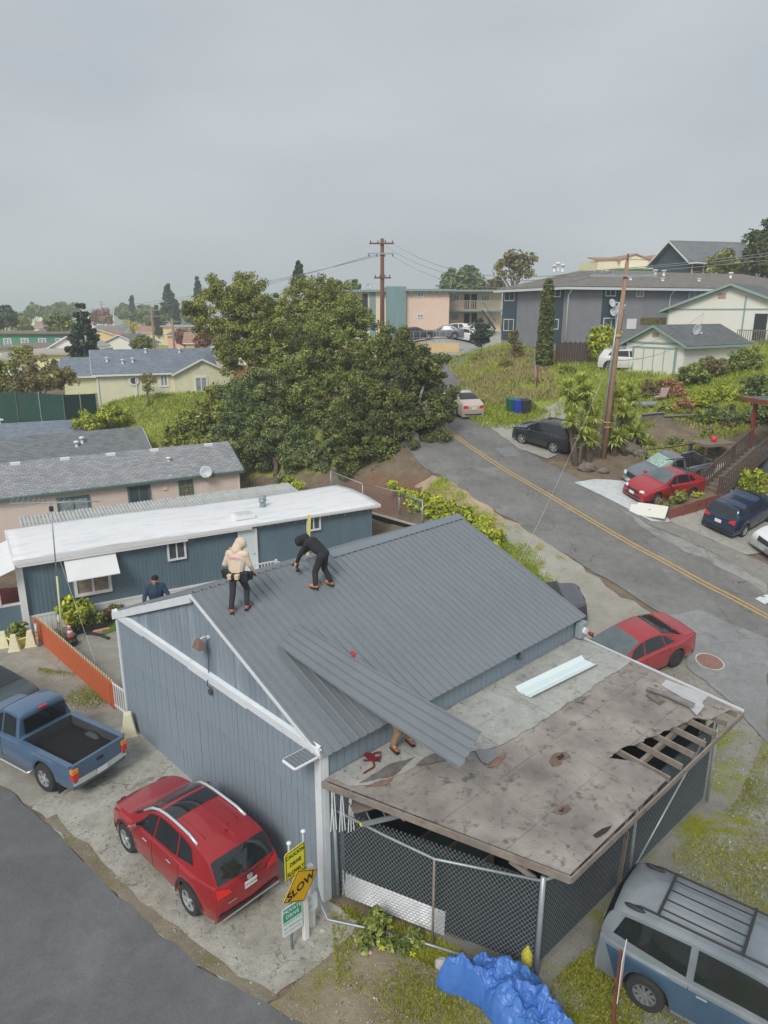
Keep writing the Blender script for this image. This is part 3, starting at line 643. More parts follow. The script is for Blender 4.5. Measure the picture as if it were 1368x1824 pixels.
ff = thing('chain_link_fence', 'chain-link fence panel closing the open front of the lean-to', 'fence', (0, 0, 0))
cw = chain((P0.x+.05, P0.y), Pc, .03, 2.18, 2.14, bulge=.015).build('wire_mesh', M_WIREG, ff, fix=False); stuff(cw)
post(MB(), P0, 2.20, .04, (-.06, .02)).build('post', M_GALV, ff, True); post(MB(), Pm, 2.15, .025).build('post', mat('rusty_pipe', K(130, 124, 118), .6, K(108, 96, 88), 6), ff, True)
post(MB(), Pc, 2.24, .05).build('post', M_GALV, ff, True)
MB().tube([(P0.x, P0.y, 2.17), ((P0.x+Pm.x)/2, (P0.y+Pm.y)/2, 2.13), (Pm.x, Pm.y, 2.14), (Pc.x, Pc.y, 2.14)], .028, 8).build('top_rail', M_GALV, ff, True)
dv = (Pc-P0); nrm = Vector((-dv.y, dv.x, 0)).normalized()*.10
MB().prism([(P0.x+nrm.x+.1, P0.y+nrm.y, .05), (Pc.x+nrm.x, Pc.y+nrm.y, .05), (Pc.x+nrm.x, Pc.y+nrm.y, 2.0), (P0.x+nrm.x+.1, P0.y+nrm.y, 1.95)], nrm*.05).build('screen', M_SCREEN, ff)
fr = thing('chain_link_fence', 'long chain-link fence with dark screen along the lean-to, facing the minivan', 'fence', (0, 0, 0))
stuff(chain(Pc, Pf, .03, 2.18, 2.35, sp=.085, r=.0026).build('wire_mesh', mat('dull_wire', K(104, 112, 117), .6), fr, fix=False))
post(MB(), Pf, 2.4, .04).build('post', M_GALV, fr, True); post(MB(), Pt, 2.3, .035).build('post', M_GALV, fr, True)
dv2 = (Pf-Pc); n2 = Vector((-dv2.y, dv2.x, 0)).normalized()*.10
MB().prism([(Pc.x+n2.x, Pc.y+n2.y, .05), (Pf.x+n2.x, Pf.y+n2.y, .05), (Pf.x+n2.x, Pf.y+n2.y, 2.25), (Pc.x+n2.x, Pc.y+n2.y, 2.1)], n2*.05).build('screen', M_SCREEN, fr)
q = Pc.lerp(Pt, .72)
MB().tube([(Pc.x, Pc.y, 2.16), (Pc.x+.45, Pc.y+.32, 2.0), (Pc.x+.9, Pc.y+.62, 1.86), (q.x, q.y-.05, 1.8)], .03, 8).build('bent_rail', M_GALV, fr, True)
MB().tube([(Pt.x-.02, Pt.y-.05, .1), (Pt.lerp(Pf, .8).x, Pt.lerp(Pf, .8).y-.05, 2.2)], .022, 8).build('brace', M_GALV, fr, True)
wp = Pc.lerp(Pt, .86); MB().bar((wp.x-.02, wp.y-.05, .05), (wp.x+.06, wp.y-.02, 1.55), .10, .03).build('wood_slat', M_WOOD, fr)
tg = thing('notice_tag', 'small yellow notice tied to the chain-link fence behind the minivan', 'notice', (Pt.x+.02, Pt.y-.06, 2.02), R(40))
MB().box(-.12, .12, -.01, .01, 0, .30).build('board', mat('pale_yellow', K(196, 200, 110), .6), tg); MB().box(-.09, .09, -.013, -.01, .06, .24).build('print', mat('pale_yellow2', K(170, 178, 120), .6), tg)
M_SY = mat('sign_yellow', K(228, 206, 52), .45, K(214, 192, 46), 3); M_SO = mat('sign_orange', K(236, 160, 22), .45, K(226, 150, 20), 3); M_SG = mat('sign_green', K(24, 132, 98), .45); M_SW = mat('sign_white', K(206, 214, 214), .5, K(190, 198, 200), 4)
M_BLK = mat('sign_black', K(38, 36, 34), .6); M_STEEL = mat('sign_post_steel', K(128, 140, 146), .5, m=.3)
def board(name, label, cat, loc, rz, w, hh, m, texts, border=None, diamond=False, tilt=0.0, headband=None, group=None):
    t = thing(name, label, cat, loc, rz, group)
    if diamond:
        c = [(-w/2, 0), (0, -hh/2), (w/2, 0), (0, hh/2)]
        MB().prism([(x, 0, z) for x, z in c], (0, .012, 0)).build('plate', m, t)
        if border:
            for s0, s1 in ((.97, .93),):
                for i in range(4):
                    a, b = c[i], c[(i+1) % 4]; MB().prism([(a[0]*s0, -.002, a[1]*s0), (b[0]*s0, -.002, b[1]*s0), (b[0]*s1, -.002, b[1]*s1), (a[0]*s1, -.002, a[1]*s1)], (0, -.003, 0)).build('border', border, t)
    else:
        e = .04; MB().prism([(-w/2+e, 0, -hh/2), (w/2-e, 0, -hh/2), (w/2, 0, -hh/2+e), (w/2, 0, hh/2-e), (w/2-e, 0, hh/2), (-w/2+e, 0, hh/2), (-w/2, 0, hh/2-e), (-w/2, 0, -hh/2+e)], (0, .012, 0)).build('plate', m, t)
        if border:
            k = .014; o_ = .018
            for (x0, x1, z0, z1) in ((-w/2+o_, w/2-o_, hh/2-o_-k, hh/2-o_), (-w/2+o_, w/2-o_, -hh/2+o_, -hh/2+o_+k), (-w/2+o_, -w/2+o_+k, -hh/2+o_+k, hh/2-o_-k), (w/2-o_-k, w/2-o_, -hh/2+o_+k, hh/2-o_-k)):
                MB().box(x0, x1, -.005, -.002, z0, z1).build('border', border, t)
        if headband: MB().box(-w/2+.02, w/2-.02, -.004, -.001, hh/2-headband[0], hh/2-.02).build('green_band', headband[1], t)
    for (s, size, x, z, mm, bold, sx) in texts:
        me = text_mesh(s, size, bold); o = obj('lettering', me, mm, t); o.location = (x, -.0065, z); o.rotation_euler = (math.pi/2, 0, 0); o.scale = (sx, 1, 1)
    return t
sb = gnd(538, 1668)  # foot of the rear sign post
SR = R(48)  # signs face the lane
def spost(p, ztop, label, m=M_STEEL, r=.03, knob=True, lean_=(0, 0)):
    t = thing('sign_post', label, 'post', (p.x, p.y, 0)); MB().tube([(0, 0, -.2), (lean_[0], lean_[1], ztop)], r, 10).build('pipe', m, t, True)
    if knob: MB().ball((lean_[0], lean_[1], ztop), .05, 10, 6, (1, 1, .7)).build('cap', M_SW, t, True)
    return t
pA = gnd(520, 1690); pB = gnd(548, 1672)
spost(pA, 2.42, 'thin grey sign post holding the lower private drive sign', lean_=(.02, .06)); spost(pB, 2.5, 'taller grey sign post behind the yellow caution sign', lean_=(-.02, .05))
c1 = atY(526, 1535, pA.y+.05); c2 = atY(536, 1578, pA.y-.02); c3 = atY(521, 1636, pA.y-.04); c4 = atY(549, 1612, pB.y+.12)
SZ = R(-28)
board('warning_sign', 'yellow rectangular sign reading caucion drive slowly on twin posts', 'sign', c1, R(48), .50, .62, M_SY, [('CAUCION', .115, 0, .19, M_BLK, .003, .85), ('DRIVE', .125, 0, 0.0, M_BLK, .003, .85), ('SLOWLY', .125, 0, -.19, M_BLK, .003, .85)], M_BLK)
t = board('warning_sign', 'tilted orange diamond sign reading SLOW below the yellow sign', 'sign', c2, R(50), .92, .80, M_SO, [], M_BLK, True)
t.rotation_euler = (0, R(-9), R(50))
me = text_mesh('SLOW', .2, .006); o = obj('lettering', me, M_BLK, t); o.location = (0, -.0065, 0); o.rotation_euler = (math.pi/2, 0, 0); o.scale = (1.25, 1.2, 1)
board('notice_sign', 'green and white private drive sign lowest on the sign posts', 'sign', c3, R(42), .46, .66, M_SW, [('PRIVATE', .12, 0, .235, M_SW, .002, .95), ('DRIVE', .12, 0, .11, M_SW, .002, .95), ('RESIDENTS ONLY', .055, 0, -.03, M_SG, 0, .95), ('NO TRESPASSING', .055, 0, -.14, M_SG, 0, .95), ('NO SOLICITING', .055, 0, -.24, M_SG, 0, .95)], None, headband=(.315, M_SG))
board('notice_sign', 'small faded white notice behind the diamond sign', 'sign', c4, R(42), .44, .42, M_SW, [('RIVE', .06, .02, .1, mat('faded_print', K(120, 126, 140), .6), 0, 1), ('SLOW', .07, .0, -.08, MATS['faded_print'], 0, 1)], None)
M_WP = mat('peeling_white_wood', K(208, 206, 200), .8, K(186, 184, 178), 3, dirt=K(124, 112, 98), ds=7, dl=(.60, .68))
for (px, py, zt, lab) in ((545, 1672, 1.05, 'short peeling white wooden post under the signs'), (556, 1650, 1.5, 'taller peeling white wooden post beside the signs')):
    p = gnd(px, py); t = thing('wooden_post', lab, 'post', (p.x, p.y, 0), R(42)); MB().box(-.055, .055, -.05, .05, -.2, zt).build('shaft', M_WP, t, bevel=.008); MB().hexa([(-.055, -.05, zt), (.055, -.05, zt), (.055, .05, zt), (-.055, .05, zt), (-.04, -.04, zt+.02), (.04, -.04, zt+.02), (.04, .04, zt+.02), (-.04, .04, zt+.02)]).build('top', M_WP, t)
p = gnd(1090, 1830); t = thing('sign_post', 'rusty red steel post carrying a white sign, beside the minivan', 'post', (p.x, p.y, 0), R(-117))
zt = atY(1101, 1694, p.y).z
M_RST = mat('rusty_red_steel', K(118, 62, 52), .75, K(98, 56, 48), 5, bump=.3)
MB().prism([(-.035, -.02, -.3), (.035, -.02, -.3), (.035, .02, -.3), (.012, .035, -.3), (-.012, .035, -.3), (-.035, .02, -.3)], (0, 0, zt+.3)).build('channel', M_RST, t)
MB().box(-.25, .25, .05, .062, zt-.85, zt+.04).build('sign_plate', M_SW, t); MB().box(-.22, .22, .063, .066, zt-.72, zt-.6).build('sign_print', mat('red_print', K(170, 60, 56), .5), t)
ctop = P0.lerp(Pc, .18); 
def wp2(u, out, z): 
    p = P0.lerp(Pc, u)-nrm.normalized()*out; return Vector((p.x, p.y, z))
t = thing('corrugated_sheet', 'corrugated white metal sheet leaning against the fence foot', 'metal sheet', (0, 0, 0))
A = atY(612, 1577, P0.y-.25); 
mb = MB(); a0 = wp2(.03, -.14, .05); a1 = wp2(.56, -.14, .02)
mb.grid(lambda u, v: Vector(a0.lerp(a1, u))+Vector((0, 0, v*.55))-nrm.normalized()*(.04+.012*math.cos(v*2*math.pi*9)+(.05*(1-v))), 4, 90); mb.build('sheet', mat('galvanised_sheet', K(200, 204, 204), .45, K(176, 180, 182), 3, m=.2), t, True, solid=.003)
t = thing('steel_pipe', 'long bent galvanised pipe lying on the grass before the fence', 'pipe', (0, 0, 0))
q = [gnd(566, 1622), gnd(572, 1636), gnd(584, 1647), gnd(660, 1664), gnd(740, 1684), gnd(854, 1721)]
q = [Vector((p.x, p.y, p.z+.13)) for p in q]; q[0].z += .45; q[1].z += .25
MB().tube(q, .028, 8).build('pipe', M_GALV, t, True)
t = tag(MB().build('x', None) if False else MB().tube([(0, 0, 0), (.01, 0, .62)], .008, 5).build('plastic_strip', M_SW), 'thin white plastic strip standing behind the fence foot', 'strip', 'white strips'); t.location = wp2(.02, -.05, .05)
for k in range(4):
    c_ = t.copy(); C.objects.link(c_); c_.location = wp2(.02+.012*(k+1), -.06-.01*k, .03); c_.rotation_euler = (.05*k-.1, .06*k-.1, 0)
M_ROCK = mat('pale_rock', K(172, 170, 164), .9, K(140, 138, 132), 5, bump=.6, bs=12)
def rock(px, py, r, label, sc=(1, .8, .6), m=M_ROCK, seed=0, name='stone'):
    rr = random.Random(seed+px); p = gnd(px, py); b = MB().ball((0, 0, 0), r, 9, 6, sc)
    b.v = [tuple(c*(1+rr.uniform(-.16, .16)) for c in v) for v in b.v]; o = b.build(name, m); o.location = (p.x, p.y, p.z+r*sc[2]*.6); bm = bmesh.new(); bm.from_mesh(o.data); bmesh.ops.remove_doubles(bm, verts=bm.verts, dist=r*.25); bm.to_mesh(o.data); bm.free()
    return tag(o, label, 'rock')
rock(790, 1722, .17, 'pale grey rock near the end of the fallen pipe'); rock(652, 1700, .10, 'small beige brick fragment on the dirt near the weeds', (1.3, .6, .5), mat('brick_bit', K(190, 166, 148), .9))
rock(696, 1683, .09, 'crumpled white plastic bottle in the weeds', (1.4, .6, .5), M_SW, name='bottle'); rock(575, 1660, .07, 'pale stone beside the peeling white post', (1, .7, .6)); rock(730, 1762, .045, 'orange leaf-coloured stone on the mossy ground', (1, .7, .5), mat('orange_bit', K(206, 132, 90), .8))
p = gnd(941, 1728); t = thing('jug', 'yellow plastic jug wedged at the fence corner post', 'jug', (p.x, p.y+.12, .02), .4)
MB().lathe([(.0, 0), (.11, .0), (.12, .05), (.12, .26), (.08, .36), (.04, .42), (.04, .46), (0, .46)], 12).build('body', mat('yellow_plastic', K(220, 188, 40), .4), t, True); MB().tube([(.10, 0, .28), (.17, 0, .32), (.12, 0, .38), (.05, 0, .42)], .018, 6).build('handle', MATS['yellow_plastic'], t, True)
for (px, py, lab) in ((465, 1505, 'small square'), ): pass
def tarp():
    rr = np.random.default_rng(5); FOLD = [(math.cos(a), math.sin(a), k_, a*3.7, am) for a, k_, am in ((.4, 1.1, .17), (1.5, 1.7, .15), (2.5, 2.4, .10), (.9, 3.5, .05), (2.0, 5.1, .035), (2.9, 6.3, .026), (1.2, 8.5, .016))]
    outl = [(775, 1757), (790, 1738), (840, 1733), (862, 1727), (880, 1722), (905, 1730), (925, 1738), (945, 1732), (965, 1750), (960, 1775), (985, 1795), (1010, 1824), (1040, 1880), (980, 1900), (900, 1850), (870, 1818), (852, 1795), (815, 1776), (790, 1772)]
    P = [gnd(*p) for p in outl]; cx = sum(p.x for p in P)/len(P); cy_ = sum(p.y for p in P)/len(P); c = Vector((cx+.05, cy_+.1, 0))
    n = 300; nr_ = 70; V = []
    ring = []
    tot = [0]
    for a, b in zip(P, P[1:]+P[:1]): tot.append(tot[-1]+(b-a).length)
    for k in range(n):
        s = tot[-1]*k/n
        for i in range(len(P)):
            if tot[i] <= s <= tot[i+1]:
                ring.append(P[i].lerp(P[(i+1) % len(P)], (s-tot[i])/(tot[i+1]-tot[i]+1e-9))); break
    spine0, spine1 = gnd(830, 1752), gnd(960, 1850)
    from mathutils import noise as mn
    for j in range(nr_+1):
        w = j/nr_
        for k in range(n):
            p = ring[k]; ax = spine1-spine0; tpar = max(0, min(1, (p-spine0).dot(ax)/ax.dot(ax))); base = spine0+ax*tpar
            q = base.lerp(p, 1-w)
            v = Vector((q.x*1.5, q.y*1.5, 0))
            big = .5+.5*mn.noise(v*1.1+Vector((3, 1, 7)))
            f = 1-abs(mn.noise(Vector((q.x*3.1, q.y*3.1, 3.3)))*2); f2 = 1-abs(mn.noise(Vector((q.x*7+q.y*2, q.y*7-q.x*2, 1.3)))*2); f3 = 1-abs(mn.noise(Vector((q.x*15, q.y*15, 5.7)))*2)
            prof = min(1, w*2.4)**.6
            z = .015+prof*(.08+.30*big*(1-.35*tpar)+.06*f+sum(am*abs(((q.x*dx_+q.y*dy_)*k_+ph+.9*mn.noise(Vector((q.x*1.3+ph, q.y*1.3, ph))))%1-.5)*2 for dx_, dy_, k_, ph, am in FOLD)+.02*f3)
            tpar = max(0, min(1, (q-spine0).dot(ax)/ax.dot(ax))); V.append((q.x+.05*mn.noise(v*4)*prof, q.y+.05*mn.noise(v*4+Vector((9, 9, 9)))*prof, z))
    Q = [(j*n+k, j*n+(k+1) % n, (j+1)*n+(k+1) % n, (j+1)*n+k) for j in range(nr_) for k in range(n)]
    M = mat('blue_tarpaulin', K(70, 112, 172), .3, K(54, 94, 160), 3, spec=.5, bump=.25, bs=60)
    o = np_mesh('tarpaulin', V, Q, M, smooth=False); bm = bmesh.new(); bm.from_mesh(o.data); bmesh.ops.recalc_face_normals(bm, faces=bm.faces)
    if sum(f.normal.z for f in bm.faces) < 0: bmesh.ops.reverse_faces(bm, faces=bm.faces)
    bm.to_mesh(o.data); bm.free(); shade_auto(o, 16)
    tag(o, 'crumpled blue tarpaulin heaped on the ground by the fence corner', 'tarpaulin')
tarp()
def lw(px, py, dz=0.0): p = lt(px, py, dz); return GM @ Vector((p.x, p.y, lz(p.y)+dz))
a, b = lw(934, 1238, .03), lw(1052, 1180, .03); d = (b-a); ln = d.length; w_ = d.normalized().cross(Vector((0, 0, 1)))
t = thing('gutter_trim', 'pale blue-white folded metal trim lying on the lean-to roof', 'metal trim', a, math.atan2(d.y, d.x)); t.rotation_euler.rotate_axis('Y', -math.asin(d.z/ln))
b_ = MB(); pr = [(-.26, .10), (-.20, .02), (-.02, .0), (.0, .03), (.03, .005), (.20, .012), (.30, .10)]
for (y0, z0), (y1, z1) in zip(pr, pr[1:]): b_.poly([(0, y0, z0), (ln, y0, z0), (ln, y1, z1), (0, y1, z1)])
b_.build('channel', mat('pale_blue_metal', K(192, 206, 211), .35, K(182, 198, 204), 2), t, solid=.004)
def sheet_frame():
    A = GM @ Vector((0, 0, 0))
    return A
S1 = atT(514, 1131, 17.25); 
def roofz(px, py, dz=.06):
    d = GI.to_3x3() @ ray(px, py); o = GI @ Vector((0, 0, CAMH)); k = (RZ-EZ)/(GW/2); t = (EZ+dz-o.z+k*o.y)/(d.z-k*d.y); return GM @ (o+d*t)
U0, U1 = roofz(495, 1150, .12), roofz(535, 1112, .12)
print('sheet upper', U0, U1, (U0-U1).length)
wv = (U1-U0).normalized()*.93
best = None
for zz in np.arange(2.9, 5.2, .02):
    B0 = at(820, 1370, zz)
    if best is None or abs((B0-U0).length-5.25) < best[0]: best = (abs((B0-U0).length-5.25), B0)
B0 = best[1]; best2 = min(((abs((at(857, 1305, zz)-B0).length-.93), zz) for zz in np.arange(2.9, 5.2, .02)))
B1 = at(857, 1305, best2[1]); print('sheet lower', B0, B1, (B0-U0).length, (B1-B0).length)
LS = ((B0+B1)-(U0+U1)).length/2
ls = thing('roofing_sheet', 'loose ribbed grey metal sheet being carried off the garage roof', 'metal sheet', (0, 0, 0))
b_ = MB(); prof = []
for k in range(4):
    x = k*pitch; prof += [(x, 0), (x+.012, .05), (x+.044, .05), (x+.056, 0)]
prof += [(4*pitch, 0), (4*pitch+.012, .05), (4*pitch+.042, .05), (4*pitch+.052, .0)]
Wd = prof[-1][0]; NSEG = 8
def sp3(u, x):
    e0 = U0.lerp(B0, u); e1 = U1.lerp(B1, u); return e0.lerp(e1, x/Wd)
nU = (B0-U0).cross(U1-U0).normalized(); nU = nU if nU.z > 0 else -nU
for (x0, z0), (x1, z1) in zip(prof, prof[1:]):
    for i in range(NSEG):
        sag = lambda u: -.06*math.sin(u*math.pi)
        ua, ub = i/NSEG, (i+1)/NSEG
        b_.poly([sp3(ua, x0)+nU*(z0+sag(ua)), sp3(ub, x0)+nU*(z0+sag(ub)), sp3(ub, x1)+nU*(z1+sag(ub)), sp3(ua, x1)+nU*(z1+sag(ua))])
b_.build('ribbed_panel', MATS['grey_metal_roof'], ls, solid=.003)
t = thing('ratchet_strap', 'tangled dark red ratchet straps lying on the lean-to roof', 'strap', lw(664, 1352, .02))
rr = random.Random(3); M_STRAP = mat('dark_red_webbing', K(118, 34, 44), .8, K(90, 26, 36), 8)
for k in range(9):
    P = [Vector((rr.uniform(-.2, .2), rr.uniform(-.16, .16), rr.uniform(.02, .09))) for _ in range(6)]
    P = smooth_line(P, 2); bb = MB()
    for p, q_ in zip(P, P[1:]): bb.bar(p, q_, .035, .012)
    bb.build('webbing', M_STRAP, t)
for pts in ([(-.1, .1, .03), (-.35, .18, .03), (-.5, .3, .03), (-.42, .36, .03), (-.33, .28, .03), (-.38, .2, .03)], [(0, -.1, .03), (.05, -.3, .03), (-.1, -.42, .03), (-.18, -.52, .03)]):
    bb = MB(); P = smooth_line(pts, 2)
    for p, q_ in zip(P, P[1:]): bb.bar(p, q_, .03, .012)
    bb.build('webbing', M_STRAP, t)
MB().box(.05, .15, -.03, .03, .07, .10).build('ratchet', M_GALV, t)
def lt3(x, y, z): return GM @ Vector((x, y, z))
t = thing('stored_ladder', 'aluminium ladder stored flat under the lean-to roof edge', 'ladder', lt3(.55, -.55, 2.28), GA-R(25))
M_AL = mat('aluminium', K(150, 156, 158), .4, m=.5)
for yy in (0, -.42): MB().box(-.1, 2.6, yy-.02, yy+.02, -.05, .05).build('rail', M_AL, t)
for k in range(8): MB().tube([(.1+.32*k, -.42, 0), (.1+.32*k, 0, 0)], .016, 6).build('rung', M_AL, t)
for yy in (0, -.42): MB().lathe([(.0, -.02), (.03, -.02), (.03, .02), (0, .02)], 8, (-.11, yy, 0), 'y').build('end_cap', MATS['yellow_plastic'], t)
t = thing('timber_stack', 'old planks stored on top of the ladder under the eave', 'timber', lt3(.42, -.32, 2.42), GA-R(25))
for k in range(3): MB().box(0, 2.2-.2*k, -.14*k-.13, -.14*k, .01*k, .03+.01*k).build('plank', M_WOOD, t, bevel=.004)
pv = MB().tube([(0, 0, 0), (.0, 0, 1.0)], .012, 6).mesh('plastic_pipe'); pv.materials.append(M_SW)
for k in range(9):
    o = obj('plastic_pipe', pv); o.location = lt3(.12+.04*k, -.12-.045*k, 1.75+.03*(k % 3)); o.rotation_euler = (.06*math.sin(k*3), .06*math.cos(k*2), 0)
    tag(o, 'thin white plastic pipe in the upright bundle by the garage corner', 'pipe', 'upright plastic pipes under the lean-to')
for k, (x, y, z, w, d_, hh) in enumerate(((2.2, -2.0, 0, 1.0, .7, 1.1), (2.6, -1.0, 0, .6, .6, .7))):
    t = thing('storage_crate', ('large' if k == 0 else 'small')+' dark wooden crate in the shade inside the lean-to', 'crate', lt3(x, y, 0), GA); 
    for i in range(5): MB().box(-w/2, w/2, -d_/2, -d_/2+.02, hh*i/5+.01, hh*(i+1)/5-.01).build('slat', M_WOOD, t)
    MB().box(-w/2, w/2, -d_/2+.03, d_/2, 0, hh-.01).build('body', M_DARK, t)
M_GLASS = mat('car_glass', K(40, 47, 51, 1.0), .05, K(30, 36, 40, 1.0), 1.5, spec=.8); M_GLASSL = mat('windscreen_glass', K(92, 102, 105), .08, K(66, 76, 80), 1.2, spec=.6); M_TYRE = mat('tyre_rubber', K(44, 45, 46), .85, bump=.2); M_RIM = mat('alloy_rim', K(176, 180, 182), .3, m=.6); M_RIMD = mat('dark_rim', K(64, 66, 68), .5, m=.4)
M_CHROME = mat('chrome', K(190, 194, 196), .18, m=.85); M_BLACKP = mat('black_plastic', K(40, 41, 42), .6); M_UNDER = mat('underbody', K(22, 22, 22), .9); M_REDL = mat('red_lens', K(190, 36, 36), .2, spec=.6); M_AMB = mat('amber_lens', K(226, 130, 50), .2); M_CLEAR = mat('clear_lens', K(196, 200, 200), .12, spec=.7); M_PLATE = mat('licence_plate', K(206, 208, 208), .5); M_PTXT = mat('plate_lettering', K(70, 76, 110), .5)
def chaikin(P, n=2, keep=True):
    P = [Vector(p) for p in P]
    for _ in range(n):
        o = [P[0]]
        for a, b in zip(P, P[1:]): o += [a.lerp(b, .22), a.lerp(b, .78)]
        P = o+[P[-1]]
    return P
def resample(P, step):
    out = [P[0]]
    for a, b in zip(P, P[1:]):
        n = max(1, round((b-a).length/step))
        for i in range(1, n+1): out.append(a.lerp(b, i/n))
    return out
class Body:
    """car shell: profile = [(x,z)] from front bumper bottom over the roof to rear bumper bottom"""
    def __init__(s, L, W, H, prof, belt, wheels, wr, clear=.24, roofw=.74, bow=.10, tumble=.0, arch=.06, nose=.16):
        s.L, s.W, s.H, s.wr, s.wheels, s.clear = L, W/2, H, wr, wheels, clear
        P = resample(chaikin([Vector((x, z)) for x, z in prof], 2), .055); s.P = P; s.roofw = roofw*W/2; s.belt = belt; s.bow = bow; s.arch = wr+arch; s.nose = nose
        s.front = [p for p in P if p.x > L/2-.45]; s.rear = [p for p in P if p.x < -L/2+.6]
        s.iroof = max(range(len(P)), key=lambda i: P[i].y)
    def half(s, x):
        u = abs(x)/(s.L/2); return s.W*(1-s.nose*max(0, (u-.55)/.45)**2.2)
    def zb(s, x): return float(np.interp(x, [b[0] for b in s.belt], [b[1] for b in s.belt]))
    def zl(s, x):
        z = s.clear
        for xw in s.wheels:
            d = abs(x-xw)
            if d < s.arch: z = max(z, s.wr+math.sqrt(s.arch**2-d**2))
        return z
    def sec(s, p):
        x, zt = p.x, p.y; w = s.half(x); zb = min(s.zb(x), zt-.035); zl = min(s.zl(x), zb-.05)
        k = max(0, min(1, (zt-zb-.03)/(s.H-s.zb(0)-.03))); yr = (w-.10)*(1-k)+s.roofw*k
        zm = zl+.55*(zb-zl)
        S = [(w-.05, zl), (w-.012, zl+.18*(zb-zl)), (w, zm), (w-.012, zb-.18*(zb-zl)), (w-.045, zb-.012), (w-.085, zb+.008), (yr, zb+(zt-zb)*(.90-.04*(1-k))), (yr-.10, zb+(zt-zb)*.975), (0, zt)]
        bow = []
        for (y, z) in S:
            e = 0
            if x > s.L/2-.7: e = -s.bow*(y/s.W)**2*((x-s.L/2+.7)/.7)
            if x < -s.L/2+.7: e = s.bow*.7*(y/s.W)**2*((-x-s.L/2+.7)/.7)
            bow.append(Vector((x+e, y, z)))
        return bow
    def S(s, i, t):  # station index (float), section parameter (float)
        i = max(0, min(len(s.P)-1.001, i)); a = int(i); f = i-a; p = s.P[a].lerp(s.P[a+1], f); q = s.sec(p); t = max(0, min(7.999, t)); b = int(t); return q[b].lerp(q[b+1], t-b)
    def ix(s, x, z=None):  # station index for x on the upper side (hood/roof/boot)
        best = min(range(len(s.P)), key=lambda i: abs(s.P[i].x-x)+(0 if s.P[i].y > s.zb(x)-.12 else 5)+(0 if z is None else abs(s.P[i].y-z)*.2))
        j = best
        if j+1 < len(s.P) and s.P[j].x != s.P[j+1].x:
            if s.P[j].x > x: return j+min(1, (s.P[j].x-x)/max(1e-6, s.P[j].x-s.P[j+1].x))
            return j-min(1, (x-s.P[j].x)/max(1e-6, s.P[j-1].x-s.P[j].x)) if j else j
        return j
    def shell(s, skip=None):
        m = MB(); n = len(s.P)
        for p in s.P:
            q = s.sec(p); m._a(q); m._a([(v.x, -v.y, v.z) for v in q[:-1]])
        K_ = 17
        for i in range(n-1):
            A, B = i*K_, (i+1)*K_
            for j in range(8):
                if skip and skip(s.P[i].x, j): continue
                m.f.append((A+j, A+j+1, B+j+1, B+j))
                jj = j+1
                r1 = A+9+j; r2 = A+9+j+1 if j < 7 else A+8; r3 = B+9+j+1 if j < 7 else B+8; r4 = B+9+j
                m.f.append((r1, r4, r3, r2))
        for k in (0, (n-1)*K_):
            m.f.append(tuple(k+j for j in range(9))+tuple(k+9+j for j in range(7, -1, -1)))
        return m
    def side(s, quad, off=.012, nu=8, nv=4, sgn=1):
        """patch on the side: quad = [(x0,t0),(x1,t0'),(x1',t1),(x0',t1')] bottom-left, bottom-right, top-right, top-left"""
        a, b, c, d = quad; m = MB()
        def fn(u, v):
            x = (a[0]*(1-u)+b[0]*u)*(1-v)+(d[0]*(1-u)+c[0]*u)*v; t = (a[1]*(1-u)+b[1]*u)*(1-v)+(d[1]*(1-u)+c[1]*u)*v
            i = s.ix(x); p = s.S(i, t); q = s.S(i, min(7.9, t+.05))-s.S(i, max(0, t-.05)); n = Vector((0, q.z, -q.y)).normalized() if q.length > 1e-6 else Vector((0, 1, 0))
            if n.y < 0: n = -n
            p = p+n*off; return Vector((x, p.y*sgn, p.z))
        return m.grid(fn, nu, nv)
    def top(s, x0, x1, y0, y1, off=.012, nu=10, nv=10, z0=None, z1=None, i0=None, i1=None, taper=None):
        """patch over the upper surface between x0 and x1; y0,y1 as fractions of the roof half-width (-1..1)"""
        i0 = s.ix(x0, z0) if i0 is None else i0; i1 = s.ix(x1, z1) if i1 is None else i1; m = MB()
        def fn(u, v):
            i = i0+(i1-i0)*u; f = y0+(y1-y0)*v
            if taper: f *= taper[0]*(1-u)+taper[1]*u
            t = 8-abs(f)*1.9; sg = 1 if f >= 0 else -1
            p = s.S(i, t); a = s.S(i-.4, 7.9); b = s.S(i+.4, 7.9); d = b-a; n = Vector((d.z, 0, -d.x)).normalized()
            if n.z < 0 and abs(n.z) > .2: n = -n
            if abs(n.z) <= .2 and (n.x > 0) != (p.x > 0): n = -n
            p = p+n*off; return Vector((p.x, p.y*sg, p.z))
        return m.grid(fn, nu, nv)
    def endx(s, z, y, rear=True):
        arr = s.rear if rear else s.front; zz = [(p.y, p.x) for p in arr if p.y < s.zb(p.x)+.35]
        if rear: x = max((-(px) for pz, px in zz if abs(pz-z) < .06), default=s.L/2)*-1
        else: x = max((px for pz, px in zz if abs(pz-z) < .06), default=s.L/2)
        e = s.bow*(.7 if rear else 1)*(y/s.W)**2
        return x+(e if rear else -e)
    def end(s, pts, off, rear=True, n=3):
        """plate on the bumper face; pts = four (y,z) corners"""
        m = MB(); a, b, c, d = pts; sg = -1 if rear else 1
        def fn(u, v):
            y = (a[0]*(1-u)+b[0]*u)*(1-v)+(d[0]*(1-u)+c[0]*u)*v; z = (a[1]*(1-u)+b[1]*u)*(1-v)+(d[1]*(1-u)+c[1]*u)*v
            return Vector((s.endx(z, y, rear)+sg*off, y, z))
        return m.grid(fn, n, n)
